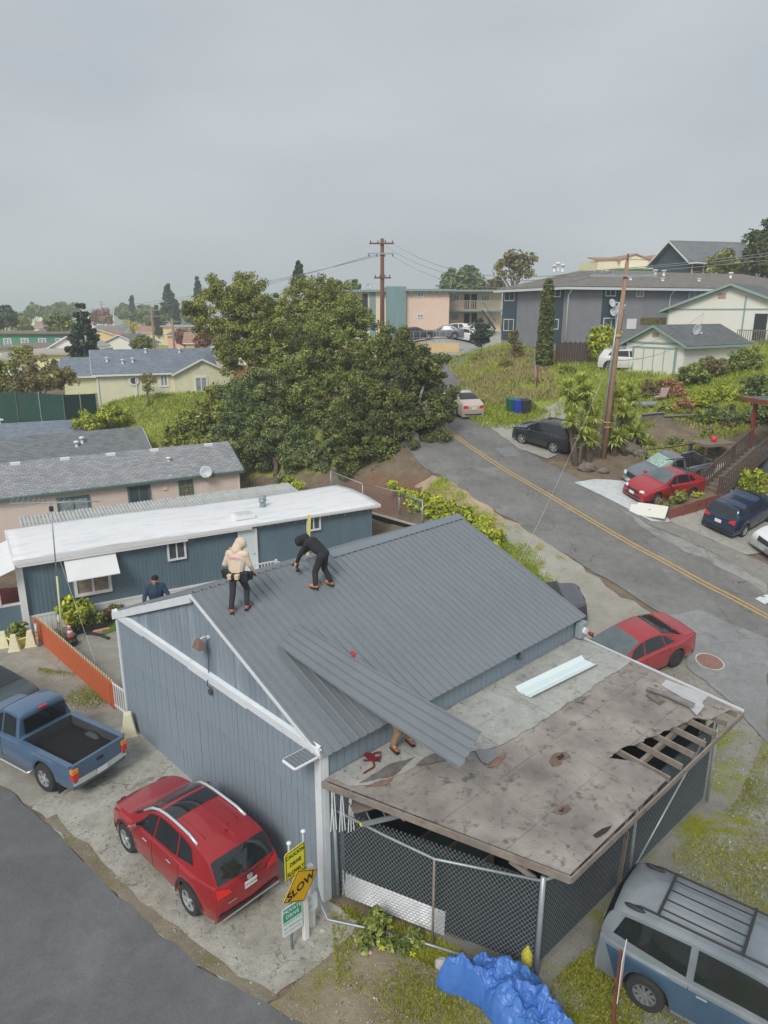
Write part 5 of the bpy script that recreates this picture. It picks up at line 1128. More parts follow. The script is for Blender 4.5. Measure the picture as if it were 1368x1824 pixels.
def person(label, loc, rz, J, garb, skin=M_SKIN, mirror=None):
    """J: joints in local metres (x right, y the way the person faces, z up); garb: list of clothing options"""
    t = thing('person', label, 'person', loc, rz); J = {k: V3(v) for k, v in J.items()}
    b = MB(); hd = J['head']; nk = J['neck']; up = (hd-nk).normalized(); fw = V3(garb.get('face', (0, 1, 0))).normalized(); fw = (fw-up*fw.dot(up)).normalized(); sx = fw.cross(up).normalized()
    cap(b, hd+up*.03-fw*.015, hd+up*.02+fw*.02, .098, .092); cap(b, hd-up*.02+fw*.03, hd-up*.085+fw*.055, .072, .045); cap(b, hd-up*.005+fw*.105, hd-up*.035+fw*.118, .012, .018)
    for s in (-1, 1): cap(b, hd+sx*s*.092+up*.01, hd+sx*s*.094-up*.03, .016, .012)
    cap(b, nk-up*.04, hd-up*.05, .055, .055)
    ch, pv = J['chest'], J['pelvis']; cap(b, pv, ch, .10, .11); cap(b, ch, nk, .10, .055)
    for s in 'LR':
        sh, el, wr, ha = J['sh'+s], J['el'+s], J['wr'+s], J['ha'+s]
        cap(b, ch, sh, .09, .055); cap(b, sh, el, .05, .04); cap(b, el, wr, .038, .026); d = (ha-wr).normalized()
        side = d.cross(fw); side = side.normalized() if side.length > .1 else sx; nrm_ = side.cross(d).normalized()
        cap(b, wr, wr+d*.075, .028, .036)
        for k in range(4):
            o_ = side*(k-1.5)*.021; ln = (.060, .072, .068, .052)[k]; b0 = wr+d*.08+o_; b1 = b0+d*ln*.55+nrm_*.008; b2 = b1+d*ln*.35+nrm_*.028; cap(b, b0, b1, .010, .009, 6); cap(b, b1, b2, .009, .007, 6)
        th0 = wr+d*.03+side*.034; cap(b, th0, th0+d*.035+side*.022+nrm_*.012, .011, .010, 6); cap(b, th0+d*.035+side*.022+nrm_*.012, th0+d*.065+side*.020+nrm_*.03, .010, .008, 6)
        hp, kn, an = J['hp'+s], J['kn'+s], J['an'+s]
        cap(b, pv, hp, .10, .085); cap(b, hp, kn, .078, .055); cap(b, kn, an, .052, .036); to = J['to'+s]; cap(b, an, to, .04, .035)
    skinned(b, 'body', skin, t, .0085, 3)
    for s in (-1, 1): MB().ball(hd+fw*.094+sx*s*.035+up*.012, .013, 8, 6).build('eye', mat('eye', K(40, 34, 32), .3), t, True)
    cap(MB(), hd+fw*.098-up*.058-sx*.022, hd+fw*.098-up*.058+sx*.022, .008, .008, 6).build('mouth', mat('lips', K(140, 82, 76), .6), t, True)
    g = garb
    b = MB(); k = g.get('tw', 1.0)
    cap(b, J['hpL'], J['hpR'], .115*k, .115*k); cap(b, pv, pv+(ch-pv)*.18, .135, .135)
    for s in 'LR': cap(b, J['hp'+s], J['kn'+s], .098*k, .074*k); cap(b, J['kn'+s], J['an'+s].lerp(J['kn'+s], .06), .074*k, .062*k)
    tr = skinned(b, 'trousers', g['trousers'], t, .015, 5)
    b = MB(); k = g.get('jw', 1.0); mid = pv.lerp(ch, .45); lat = (J['shR']-J['shL']).normalized()
    for s in (-1, 1): cap(b, pv.lerp(ch, .12)+lat*s*.065, mid+lat*s*.075, .115*k, .125*k); cap(b, mid+lat*s*.075, ch+lat*s*.09, .125*k, .125*k)
    cap(b, pv.lerp(ch, .12), ch, .135*k, .145*k); cap(b, ch, nk.lerp(ch, .3), .14*k, .12*k)
    cap(b, J['shL'], J['shR'], .09*k, .09*k); cap(b, ch, nk, .12*k, .075)
    for s in 'LR': cap(b, J['sh'+s], J['el'+s], .078*k, .062*k); cap(b, J['el'+s], J['wr'+s].lerp(J['el'+s], .05), .062*k, .046*k)
    top = skinned(b, g.get('topname', 'hoodie'), g['top'], t, .015, 5)
    if g.get('hood'):
        b = MB(); cap(b, hd+up*.035-fw*.025, hd+up*.02-fw*.0, .128, .122); cap(b, hd-up*.05-fw*.05, nk-fw*.05, .115, .125); cap(b, hd+up*.03+sx*.02, hd+up*.03-sx*.02, .122, .122)
        skinned(b, 'hood', g['top'], t, .014, 5)
    if g.get('beanie'):
        b = MB(); cap(b, hd+up*.07-fw*.045, hd+up*.075-fw*.005, .106, .102); cap(b, hd+up*.11-fw*.03, hd+up*.105, .085, .085); skinned(b, 'beanie', g['beanie'], t, .012, 4)
    if g.get('collar'):
        b = MB(); 
        for s in (-1, 1): cap(b, nk+sx*s*.085-fw*.02+up*.02, nk+sx*s*.075+fw*.10-up*.10, .032, .03)
        skinned(b, 'collar', g['collar'], t, .012, 3)
    for s in 'LR':
        b = MB(); an, to = J['an'+s], J['to'+s]; hb = g.get('boot_h', .10); kn = J['kn'+s]; shd = (kn-an).normalized(); fd = (to-an); fd.z = 0; fd.normalize()
        cap(b, an-V3((0, 0, .03)), an+shd*hb, .055, .058); cap(b, an-V3((0, 0, .045))-fd*.03, to+V3((0, 0, -.005)), .05, .046); cap(b, to+V3((0, 0, -.005)), to+fd*.03, .045, .04)
        bo = skinned(b, 'boot', g['boots'], t, .012, 3)
        z0 = min(an.z, to.z)-.095
        if g.get('sole'):
            sdv = V3((-fd.y, fd.x, 0)); a0 = an-fd*.075; a1 = to+fd*.07; za = an.z-.092; zb_ = to.z-.052; w = .046
            MB().hexa([tuple(a0-sdv*w)[:2]+(za-.025,), tuple(a1-sdv*w)[:2]+(zb_-.025,), tuple(a1+sdv*w)[:2]+(zb_-.025,), tuple(a0+sdv*w)[:2]+(za-.025,), tuple(a0-sdv*w)[:2]+(za,), tuple(a1-sdv*w)[:2]+(zb_,), tuple(a1+sdv*w)[:2]+(zb_,), tuple(a0+sdv*w)[:2]+(za,)]).build('sole', g['sole'], bo)
    if g.get('gloves'):
        for s in 'LR':
            b = MB(); wr, ha = J['wr'+s], J['ha'+s]; d = (ha-wr).normalized(); side = d.cross(fw); side = side.normalized() if side.length > .1 else sx; nrm_ = side.cross(d).normalized()
            cap(b, wr-d*.03, wr+d*.08, .04, .045)
            for k2 in range(4): o_ = side*(k2-1.5)*.023; b0 = wr+d*.08+o_; b1 = b0+d*.045+nrm_*.008; cap(b, b0, b1, .013, .012, 6); cap(b, b1, b1+d*.025+nrm_*.03, .012, .010, 6)
            cap(b, wr+d*.03+side*.036, wr+d*.085+side*.056+nrm_*.03, .015, .012, 6); skinned(b, 'glove', g['gloves'], t, .009, 2)
    return t, J
M_SOLE = mat('boot_sole', K(40, 38, 36), .8)
fl, fr2 = roofz(413, 1092, .06), roofz(441, 1085, .06); base = (fl+fr2)/2
rz = R(-14); Mi = (Matrix.Translation(base) @ Matrix.Rotation(rz, 4, 'Z')).inverted(); L1, R1 = Mi @ fl, Mi @ fr2
J = dict(pelvis=(-.02, -.02, .92), chest=(-.01, .05, 1.28), neck=(.0, .10, 1.46), head=(.04, .17, 1.60), shL=(-.20, .04, 1.40), shR=(.19, .06, 1.40), elL=(-.31, .0, 1.14), wrL=(-.16, .20, 1.06), haL=(-.05, .27, 1.08), elR=(.27, .10, 1.14), wrR=(.30, .24, .92), haR=(.31, .27, .80),
         hpL=(-.11, -.02, .88), hpR=(.09, -.02, .88), knL=L1+V3((.03, .05, .50)), knR=R1+V3((-.02, .07, .50)), anL=L1+V3((0.0, -.02, .115)), anR=R1+V3((0, -.02, .115)), toL=L1+V3((-.10, .10, .085)), toR=R1+V3((-.02, .14, .085)))
M_TANH = mat('sand_hoodie_cloth', K(196, 180, 160), .9, K(180, 164, 146), 5, bump=.3, bs=30); M_JEAN = mat('black_jeans', K(40, 42, 46), .85, K(50, 52, 56), 6, bump=.3, bs=40)
t, J1 = person('worker in sand hoodie, black jeans and tool belt standing on the roof', base, rz, J, dict(top=M_TANH, trousers=M_JEAN, hood=True, boots=mat('red_brown_boot', K(150, 92, 88), .7, K(130, 76, 72), 9), sole=M_SOLE, face=(.75, .6, -.25)), M_SKIND)
M_LEATH = mat('black_tool_leather', K(36, 37, 40), .7, bump=.2); M_SUEDE = mat('tan_suede', K(186, 166, 138), .9)
bt = MB(); bt.lathe([(.185, .90), (.20, .92), (.20, .99), (.185, 1.0)], 20, (-.02, -.01, 0), 'z', False); bt.v = [(v[0], v[1]*.82, v[2]) for v in bt.v]; belt = bt.build('tool_belt', M_LEATH, t, True, solid=.012)
for (x, y, z, w, hh, mm) in ((-.30, .02, .80, .10, .20, M_LEATH), (-.20, -.08, .82, .09, .20, M_LEATH), (-.10, -.20, .86, .055, .12, M_SUEDE), (.08, -.20, .87, .055, .12, M_SUEDE), (.20, -.06, .78, .10, .24, M_LEATH), (.26, .06, .80, .09, .18, M_LEATH)):
    MB().hexa([(x-w*.8, y-.05, z), (x+w*.8, y-.05, z), (x+w*.8, y+.06, z), (x-w*.8, y+.06, z), (x-w, y-.06, z+hh), (x+w, y-.06, z+hh), (x+w, y+.07, z+hh), (x-w, y+.07, z+hh)]).build('pouch', mm, belt, bevel=.015)
MB().box(-.05, .03, -.235, -.20, .90, .98).build('clasp', M_LEATH, belt)
MB().ball((.13, .23, 1.555), .06, 10, 7, (.9, .9, .8)).build('respirator', M_SOLW, t, True); MB().ball((-.15, .08, 1.50), .06, 8, 6, (1.2, .7, .6)).build('earmuff', mat('orange_plastic', K(232, 130, 60), .5), t, True)
o = obj('lettering', text_mesh('FRESNO', .085, .001), mat('pink_print', K(176, 110, 140), .7), t); o.location = (-.01, -.105, 1.34); o.rotation_euler = (math.pi/2+R(-14), 0, 0)
fl, fr2 = roofz(560, 1049, .06), roofz(588, 1043, .06); base = (fl+fr2)/2; rz = R(72)
Mi = (Matrix.Translation(base) @ Matrix.Rotation(rz, 4, 'Z')).inverted(); L2, R2 = Mi @ fl, Mi @ fr2
J = dict(pelvis=(.06, -.03, .90), chest=(.10, .30, 1.14), neck=(.12, .48, 1.19), head=(.13, .62, 1.13), shL=(-.07, .38, 1.12), shR=(.28, .38, 1.12), elL=(-.10, .55, .84), wrL=(-.06, .66, .62), haL=(-.04, .72, .52), elR=(.34, .52, .86), wrR=(.36, .66, .74), haR=(.36, .74, .66),
         hpL=(-.04, -.02, .87), hpR=(.15, -.02, .87), knL=L2.lerp(V3((-.04, -.02, .87)), .52)+V3((0, .08, 0)), knR=R2.lerp(V3((.15, -.02, .87)), .52)+V3((0, .08, 0)), anL=L2+V3((0, -.03, .115)), anR=R2+V3((0, -.03, .115)), toL=L2+V3((.0, .13, .085)), toR=R2+V3((.03, .13, .085)))
M_BLKH = mat('black_hoodie_cloth', K(38, 40, 44), .9, K(30, 32, 36), 6, bump=.3, bs=30); M_SWP = mat('black_sweatpants', K(44, 45, 48), .9, K(36, 37, 40), 6, bump=.3, bs=30)
t, J2 = person('worker in black hoodie bending down at the roof ridge', base, rz, J, dict(top=M_BLKH, trousers=M_SWP, hood=True, tw=1.12, jw=1.02, boots=mat('tan_work_boot', K(160, 112, 78), .75, K(138, 92, 62), 9), boot_h=.14, sole=M_SOLE, gloves=mat('yellow_glove', K(206, 168, 92), .8, K(150, 110, 60), 12), face=(0, .5, -.85)))
dr = thing('cordless_drill', 'black cordless drill in the gloved hand of the bending worker', 'drill', (Matrix.Translation(base) @ Matrix.Rotation(rz, 4, 'Z')) @ V3((-.05, .72, .50)), rz)
MB().tube([(0, -.10, .06), (0, .04, .05), (0, .10, .0)], [.032, .034, .012], 10).build('motor', M_BLACKP, dr, True); MB().bar((0, -.05, .05), (0, -.07, -.08), .035, .045).build('grip', M_BLACKP, dr); MB().box(-.03, .03, -.12, -.02, -.14, -.08).build('battery', M_BLACKP, dr, bevel=.008)
hp_ = atY(276, 1038, 19.95); base = Vector((hp_.x, 19.95, hp_.z-1.52)); rz = R(200)
J = dict(pelvis=(0, 0, .94), chest=(0, .03, 1.28), neck=(0, .03, 1.46), head=(0, .06, 1.60), shL=(-.20, .02, 1.40), shR=(.20, .02, 1.40), elL=(-.33, .10, 1.18), wrL=(-.36, .30, 1.08), haL=(-.36, .42, 1.06), elR=(.33, .08, 1.16), wrR=(.36, .26, 1.02), haR=(.36, .38, .99),
         hpL=(-.10, 0, .90), hpR=(.10, 0, .90), knL=(-.11, .06, .50), knR=(.11, .06, .50), anL=(-.11, 0, .115), anR=(.11, 0, .115), toL=(-.12, .13, .085), toR=(.12, .13, .085))
t, J3 = person('man in navy jacket and black beanie looking over the roof edge', base, rz, J, dict(top=mat('navy_jacket', K(44, 62, 80), .85, K(36, 52, 68), 5, bump=.3, bs=25), jw=1.18, topname='jacket', trousers=M_JEAN, boots=M_SOLE, beanie=mat('black_knit', K(32, 36, 38), .95, bump=.5, bs=90), collar=mat('red_lining', K(138, 66, 78), .8), face=(.3, 1, .45)))
ld = thing('step_ladder', 'ladder standing behind the left garage eave under the navy-jacket man', 'ladder', (base.x, base.y, 0), rz)
M_LADY = mat('yellow_fibreglass', K(190, 178, 104), .5)
for s in (-1, 1): MB().bar((s*.22, -.35, 0), (s*.20, .06, base.z+.2), .03, .07).build('rail', M_LADY, ld)
for k in range(9): u = (k+1)/9.0; MB().bar((-.21, -.35+.38*u, base.z*u-.03), (.21, -.35+.38*u, base.z*u-.03), .08, .025, up=(0, 1, 0)).build('step', M_AL, ld)
fl = GM @ Vector((1.72, -.32, lz(-.32)+.03)); fr2 = GM @ Vector((2.16, -.36, lz(-.36)+.03)); base = (fl+fr2)/2; rz = GA+R(90+75)
Mi = (Matrix.Translation(base) @ Matrix.Rotation(rz, 4, 'Z')).inverted(); L4, R4 = Mi @ fl, Mi @ fr2
if L4.x > R4.x: L4, R4 = R4, L4
J = dict(pelvis=(0, -.05, .86), chest=(0, .14, 1.10), neck=(0, .24, 1.22), head=(0, .33, 1.29), shL=(-.19, .18, 1.16), shR=(.19, .18, 1.16), elL=(-.27, .34, 1.02), wrL=(-.26, .50, 1.20), haL=(-.26, .54, 1.30), elR=(.27, .34, 1.02), wrR=(.26, .50, 1.20), haR=(.26, .54, 1.30),
         hpL=(-.10, -.05, .82), hpR=(.10, -.05, .82), knL=L4.lerp(V3((-.1, -.05, .82)), .5)+V3((0, .10, 0)), knR=R4.lerp(V3((.1, -.05, .82)), .5)+V3((0, .10, 0)), anL=L4+V3((0, -.03, .115)), anR=R4+V3((0, -.03, .115)), toL=L4+V3((0, .13, .085)), toR=R4+V3((0, .13, .085)))
t, J4 = person('worker in tan trousers mostly hidden under the loose roofing sheet', base, rz, J, dict(top=mat('grey_sweater', K(96, 92, 86), .9), trousers=mat('tan_work_trousers', K(136, 118, 92), .9, K(116, 98, 74), 6, bump=.3), boots=mat('brown_boot', K(128, 92, 66), .8), sole=M_SOLE, tw=1.18, beanie=MATS['black_knit'], gloves=mat('red_glove', K(150, 56, 56), .8), face=(0, 1, .1)))
gl_ = thing('work_glove', 'red work glove gripping the upper edge of the loose sheet', 'glove', sp3(.34, Wd)+Vector((0, 0, .02)), R(30))
b = MB(); cap(b, (0, -.05, .0), (0, .03, .04), .04, .045)
for k in range(4): cap(b, ((k-1.5)*.024, .03, .045), ((k-1.5)*.026, -.04, .07), .013, .012, 6); cap(b, ((k-1.5)*.026, -.04, .07), ((k-1.5)*.026, -.085, .045), .012, .010, 6)
cap(b, (.045, .0, .03), (.07, -.05, .02), .014, .012, 6); skinned(b, 'fingers', MATS['red_glove'], gl_, .008, 2)
p0 = atY(550, 985, 21.0); p1 = atY(549, 922, 21.2)
yl = thing('extension_ladder', 'yellow extension ladder rising behind the ridge next to the bending worker', 'ladder', (p0.x, 21.1, 0), R(98))
for s in (0, .42): MB().bar((s, .4, 0), (s, -.05, p1.z), .035, .08).build('rail', M_LADY, yl)
for k in range(int(p1.z/.3)): u = (k+.5)*.3/p1.z; MB().tube([(0, .4-.45*u, p1.z*u), (.42, .4-.45*u, p1.z*u)], .016, 8).build('rung', M_AL, yl)
def shingle(name, c1, c2, sx=6.0):
    if name in MATS: return MATS[name]
    M = bpy.data.materials.new(name); M.use_nodes = True; b = M.node_tree.nodes['Principled BSDF']; b.inputs['Roughness'].default_value = .92; b.inputs['Specular IOR Level'].default_value = .2
    v = NN(M, 'ShaderNodeTexCoord').outputs['Object']
    br = NN(M, 'ShaderNodeTexBrick', Scale=1.0); br.inputs['Color1'].default_value = (*c1, 1); br.inputs['Color2'].default_value = (*c2, 1); br.inputs['Mortar'].default_value = (*[x*.55 for x in c2], 1)
    br.inputs['Mortar Size'].default_value = .012; br.inputs['Brick Width'].default_value = .32; br.inputs['Row Height'].default_value = .14; br.inputs['Bias'].default_value = 0
    LK(M, v, br.inputs['Vector']); col = mixc(M, ramp(M, noise(M, 1.2, v, 7, .7), .3, .7, (.82, .82, .82), (1.12, 1.12, 1.12)), (0, 0, 0), (1, 1, 1))
    col = mixc(M, 1.0, br.outputs['Color'], ramp(M, noise(M, 1.1, v, 7, .7), .3, .7, (.84, .84, .84), (1.1, 1.1, 1.1)), 'MULTIPLY'); LK(M, col, b.inputs['Base Color'])
    bn = NN(M, 'ShaderNodeBump', Strength=.5, Distance=.02); LK(M, br.outputs['Fac'], bn.inputs['Height']); LK(M, bn.outputs['Normal'], b.inputs['Normal'])
    MATS[name] = M; return M
M_PANE = mat('window_glass', K(74, 84, 90), .08, K(56, 66, 72), 1.5, spec=.7); M_PANEL_ = mat('curtained_glass', K(150, 158, 162), .15, K(108, 118, 124), 2.0, spec=.6)
M_WF = mat('window_frame_white', K(212, 216, 218), .5); M_GRN = mat('green_trim', K(72, 98, 92), .6); M_MINT = mat('mint_trim', K(122, 146, 138), .6)
class Frame:
    def __init__(s, o, rz): s.o = Vector(o); s.rz = rz; s.M = Matrix.Translation(s.o) @ Matrix.Rotation(rz, 4, 'Z'); s.I = s.M.inverted()
    def hit(s, px, py, axis, val):
        d = s.I.to_3x3() @ ray(px, py); o = s.I @ Vector((0, 0, CAMH)); k = {'x': 0, 'y': 1, 'z': 2}[axis]; t = (val-o[k])/d[k]; return o+d*t
def facept(fr, face, Lx, Dy, px, py):
    if face in 'fb': p = fr.hit(px, py, 'y', 0 if face == 'f' else Dy); return p.x, p.z
    p = fr.hit(px, py, 'x', 0 if face == 'l' else Lx); return p.y, p.z
def facebox(face, Lx, Dy, a0, a1, z0, z1, d0, d1, off=0.0):
    """box on a wall face: a along the wall, d outwards"""
    if face == 'f': return MB().box(a0, a1, -d1+off, -d0+off, z0, z1)
    if face == 'b': return MB().box(a0, a1, Dy+d0, Dy+d1, z0, z1)
    if face == 'l': return MB().box(-d1+off, -d0+off, a0, a1, z0, z1)
    return MB().box(Lx+d0-off, Lx+d1-off, a0, a1, z0, z1)
def window(t, face, Lx, Dy, a0, a1, z0, z1, fm=None, pm=None, mull=1, bar=.07, name='window', off=0.0, hm=0):
    fm = fm or M_WF; pm = pm or M_PANE; a0, a1 = sorted((a0, a1)); z0, z1 = sorted((z0, z1))
    b = MB()
    for q in ((a0, a1, z1-bar, z1), (a0, a1, z0, z0+bar), (a0, a0+bar, z0+bar, z1-bar), (a1-bar, a1, z0+bar, z1-bar)):
        m2 = facebox(face, Lx, Dy, *q, .0, .06, off); i = len(b.v); b.v += m2.v; b.f += [tuple(k+i for k in f) for f in m2.f]
    w = b.build(name, fm, t)
    facebox(face, Lx, Dy, a0+bar, a1-bar, z0+bar, z1-bar, .005, .02, off).build('pane', pm, w)
    for k in range(mull): c = a0+(a1-a0)*(k+1)/(mull+1); facebox(face, Lx, Dy, c-bar*.35, c+bar*.35, z0+bar, z1-bar, .02, .045, off).build('mullion', fm, w)
    for k in range(hm): c = z0+(z1-z0)*(k+1)/(hm+1); facebox(face, Lx, Dy, a0+bar, a1-bar, c-bar*.3, c+bar*.3, .021, .043, off).build('glazing_bar', fm, w)
    return w
def roof_gable(t, Lx, Dy, zw, zr, m, tm, over=.35, ridge='x', th=.10, hip=(0, 0), fasc=.14, eave_only=False):
    """two sloping slabs (+hip ends) and fascia boards"""
    if ridge == 'x': A = lambda u, v, z: (u, v, z); Lu, Lv = Lx, Dy
    else: A = lambda u, v, z: (v, u, z); Lu, Lv = Dy, Lx
    k = (zr-zw)/(Lv/2); ze = zw-over*k; h0, h1 = hip; u0, u1 = -over, Lu+over
    for s in (0, 1):
        ve = -over if s == 0 else Lv+over
        P = [A(u0, ve, ze), A(u1, ve, ze), A(Lu-h1 if h1 else u1, Lv/2, zr), A(h0 if h0 else u0, Lv/2, zr)]
        o = MB().prism(P, (0, 0, th)).build('roof_slope', m, t)
        e = .02; FB = A(u0+.02, ve-e if s == 0 else ve+e, ze-fasc+.04), A(u1-.02, ve-e if s == 0 else ve+e, ze-fasc+.04)
        MB().bar(V3(FB[0])+V3((0, 0, fasc/2)), V3(FB[1])+V3((0, 0, fasc/2)), .04, fasc).build('fascia', tm, t)
    for j, (hh, uu) in enumerate(((h0, u0), (h1, u1))):
        if hh:
            ur = h0 if j == 0 else Lu-h1; MB().prism([A(uu, -over, ze+.003), A(uu, Lv+over, ze+.003), A(ur, Lv/2, zr+.003)], (0, 0, th)).build('roof_hip', m, t)
            MB().bar(A(uu, -over, ze-fasc/2+.04), A(uu, Lv+over, ze-fasc/2+.04), .04, fasc).build('fascia', tm, t)
        else:
            for s in (0, 1):
                ve = -over if s == 0 else Lv+over; e = -.02 if j == 0 else .02
                MB().prism([A(uu+e, ve, ze-fasc*.6), A(uu+e, Lv/2, zr-fasc*.6), A(uu+e, Lv/2, zr+th*.8), A(uu+e, ve, ze+th*.8)], V3(A(.03, 0, 0))).build('barge_board', tm, t)
def walls(t, Lx, Dy, z0, zw, zr, m, ridge='x', gable=(1, 1)):
    b = MB().box(0, Lx, 0, Dy, z0, zw)
    if zr > zw:
        if ridge == 'x': P = [[(x, 0, zw-.01), (x, Dy, zw-.01), (x, Dy/2, zr-.03)] for x in (0, Lx-.12)]; off = (.12, 0, 0)
        else: P = [[(0, y, zw-.01), (Lx, y, zw-.01), (Lx/2, y, zr-.03)] for y in (0, Dy-.12)]; off = (0, .12, 0)
        for g, p in zip(gable, P):
            if g: b.prism(p, off)
    return b.build('wall', m, t)
def vent_pipe(t, x, y, z, hh=.35, r=.06, m=None):
    MB().lathe([(r*1.8, 0), (r, .06), (r, hh*.75), (r*1.7, hh*.78), (r*1.7, hh), (0, hh*1.05)], 10, (x, y, z)).build('roof_vent', m or M_WF, t, True)
def dish(t, p, aim, r=.35, m=None, name='satellite_dish'):
    o = MB().lathe([(0, .08), (r*.4, .065), (r*.75, .03), (r, -.02), (r*.98, -.035), (r*.7, .015), (0, .06)], 18, (0, 0, 0), 'y').build(name, m or mat('dish_grey', K(170, 176, 180), .5), t, True); o.location = p; o.rotation_euler = aim
    MB().tube([(0, .03, -r*.2), (0, .3, -r*.9), (.05, .35, -r*1.6)], .02, 6).build('dish_mast', M_GALV, o, True); MB().tube([(0, -.02, -r*.9), (0, -.45, -r*.4)], .015, 6).build('feed_arm', M_GALV, o, True); MB().box(-.05, .05, -.52, -.42, -r*.45, -r*.2).build('feed_horn', M_WF, o)
    return o
fr = Frame((-13.6, 25.1, 0), R(30.5)); LX, DY, ZW = 15.2, 4.1, 2.95
bm_ = thing('mobile_home', 'dark blue mobile home with long white roof behind the garage', 'mobile home', fr.o, fr.rz)
M_BLUEW = mat('dark_blue_siding', K(92, 110, 120), .6, K(84, 102, 112), 2, stretch=(1, 1, .2)); M_WR = mat('white_roof_coating', K(226, 229, 232), .6, K(208, 212, 217), .8, dirt=K(176, 181, 186), ds=1.8, dl=(.5, .72), stretch=(.5, 1.6, 1), bump=.3, bs=6)
MB().box(.05, LX-.05, .06, DY, .55, ZW).build('wall', M_BLUEW, bm_)
b = MB(); x = 0.0
while x < LX-.02:  # vertical ribs of the siding
    b.box(x, x+.09, .048, .07, .72, ZW-.02); x += .152
stuff(b.build('siding_rib', M_BLUEW, bm_)); b = MB(); y = .1
while y < DY: b.box(LX-.06, LX-.038, y, y+.09, .72, ZW-.02); y += .152
stuff(b.build('siding_rib', M_BLUEW, bm_))
M_SK = mat('white_skirting', K(206, 210, 214), .6, K(196, 200, 205), 2, stretch=(1, 1, .3))
MB().box(-.02, LX, .0, DY, 0, .66).build('skirting', M_SK, bm_); MB().box(-.03, LX+.02, -.03, .02, .66, .75).build('skirting_rail', M_WF, bm_)
b = MB()
for k in range(95): b.box(k*.16, k*.16+.12, -.018, .0, .02, .64)
stuff(b.build('skirting_rib', M_SK, bm_))
b = MB(); nU, nV = 40, 12
from mathutils import noise as mn
b.grid(lambda u, v: Vector((-.25+u*(LX+.5), -.18+v*(DY+.36), ZW+.12+.15*math.sin(math.pi*(.02+.96*v))+.035*mn.noise(Vector((u*9, v*3, 1)))+(.05*math.sin(u*7)))), nU, nV); ro = b.build('roof', M_WR, bm_, True, solid=.05)
M_FAS = mat('white_ribbed_fascia', K(206, 211, 216), .5)
for (x0, x1, d) in ((-.27, 6.2, .30), (6.2, 9.0, .22), (9.0, LX+.27, .14)):
    for k in range(3): MB().box(x0, x1, -.235-.012*(k % 2), -.19, ZW+.16-d*(k+1)/3, ZW+.155-d*k/3).build('fascia', M_FAS, bm_)
MB().box(-.30, -.25, -.2, DY+.2, ZW-.15, ZW+.14).build('fascia', M_FAS, bm_); MB().box(LX+.25, LX+.29, -.2, DY+.2, ZW+.0, ZW+.16).build('fascia', M_FAS, bm_)
b = MB(); k = 0
while k*.42 < LX: b.ball((.2+k*.42, -.03, ZW-.12-.03*math.sin(k)), .022, 6, 4); k += 1
stuff(b.build('string_lights', M_WF, bm_))
def bw(px0, py0, px1, py1): a = facept(fr, 'f', LX, DY, px0, py0); c = facept(fr, 'f', LX, DY, px1, py1); return a[0], c[0], c[1], a[1]
M_STUFFP = mat('cluttered_window', K(150, 130, 118), .2, K(96, 100, 98), 5)
x0, x1, z0, z1 = bw(128, 1018, 200, 1050); window(bm_, 'f', LX, DY, x0, x1, z0-.05, z1, pm=M_STUFFP, bar=.12)
x0, x1, z0, z1 = bw(296, 966, 332, 990); window(bm_, 'f', LX, DY, x0, x1, z0-.1, z1+.08, bar=.08)
x0, x1, z0, z1 = bw(545, 921, 571, 941); window(bm_, 'f', LX, DY, x0, x1, z0-.05, z1+.1, bar=.08)
x0, x1, z0, z1 = bw(426, 945, 456, 1000); M_DOOR = mat('white_door', K(190, 202, 210), .5)
d_ = facebox('f', LX, DY, x0, x1, .78, 2.75, .0, .05).build('door', M_DOOR, bm_, bevel=.006); facebox('f', LX, DY, x0-.09, x0, .75, 2.85, 0, .07).build('door_jamb', M_WF, d_); facebox('f', LX, DY, x1, x1+.09, .75, 2.85, 0, .07).build('door_jamb', M_WF, d_); facebox('f', LX, DY, x0-.09, x1+.09, 2.75, 2.85, 0, .075).build('door_head', M_WF, d_); MB().ball((x1-.12, -.09, 1.75), .04, 8, 6).build('door_knob', M_CHROME, d_, True)
DX0, DX1 = x0, x1
a0 = fr.hit(112, 992, 'y', -.02); a1 = fr.hit(204, 980, 'y', -.02)
aw = thing('window_awning', 'white slatted metal awning over the mobile home window', 'awning', fr.M @ Vector((a0.x, 0, 0)), fr.rz); W_ = a1.x-a0.x
zt_ = 2.88; zb2 = 2.14
for k in range(11):
    u0, u1 = k/11, (k+1)/11; MB().prism([(0, -.05-u0*.75, zt_-(zt_-zb2)*u0), (0, -.05-u1*.75, zt_-(zt_-zb2)*u1), (0, -.05-u1*.75, zt_-(zt_-zb2)*u1-.03), (0, -.05-u0*.75, zt_-(zt_-zb2)*u0-.012)], (W_, 0, 0)).build('slat', M_FAS, aw)
for xx in (.03, W_-.03): MB().bar((xx, -.03, zt_-.95), (xx, -.72, zb2+.03), .025, .025).build('arm', M_WF, aw)
p = fr.hit(433, 918, 'z', ZW+.30); sk = MB().box(p.x-.45, p.x+.45, p.y-.35, p.y+.35, ZW+.20, ZW+.38).build('skylight', M_WF, bm_, bevel=.02); MB().box(p.x-.36, p.x+.36, p.y-.26, p.y+.26, ZW+.38, ZW+.43).build('dome', mat('skylight_plastic', K(176, 184, 186), .3), sk, bevel=.02)
p = fr.hit(468, 902, 'z', ZW+.25); MB().lathe([(.16, 0), (.14, .10), (.13, .26), (.19, .28), (.19, .36), (.12, .38), (.17, .44), (.17, .52), (0, .56)], 14, (p.x, p.y, ZW+.22)).build('roof_vent', mat('galvanised_vent', K(126, 138, 142), .45, m=.3), bm_, True)
for (x, y) in ((-.12, -.02),): MB().box(x-.12, x+.12, y-.1, y+.1, 0, ZW-.1).build('porch_post', M_WF, bm_)
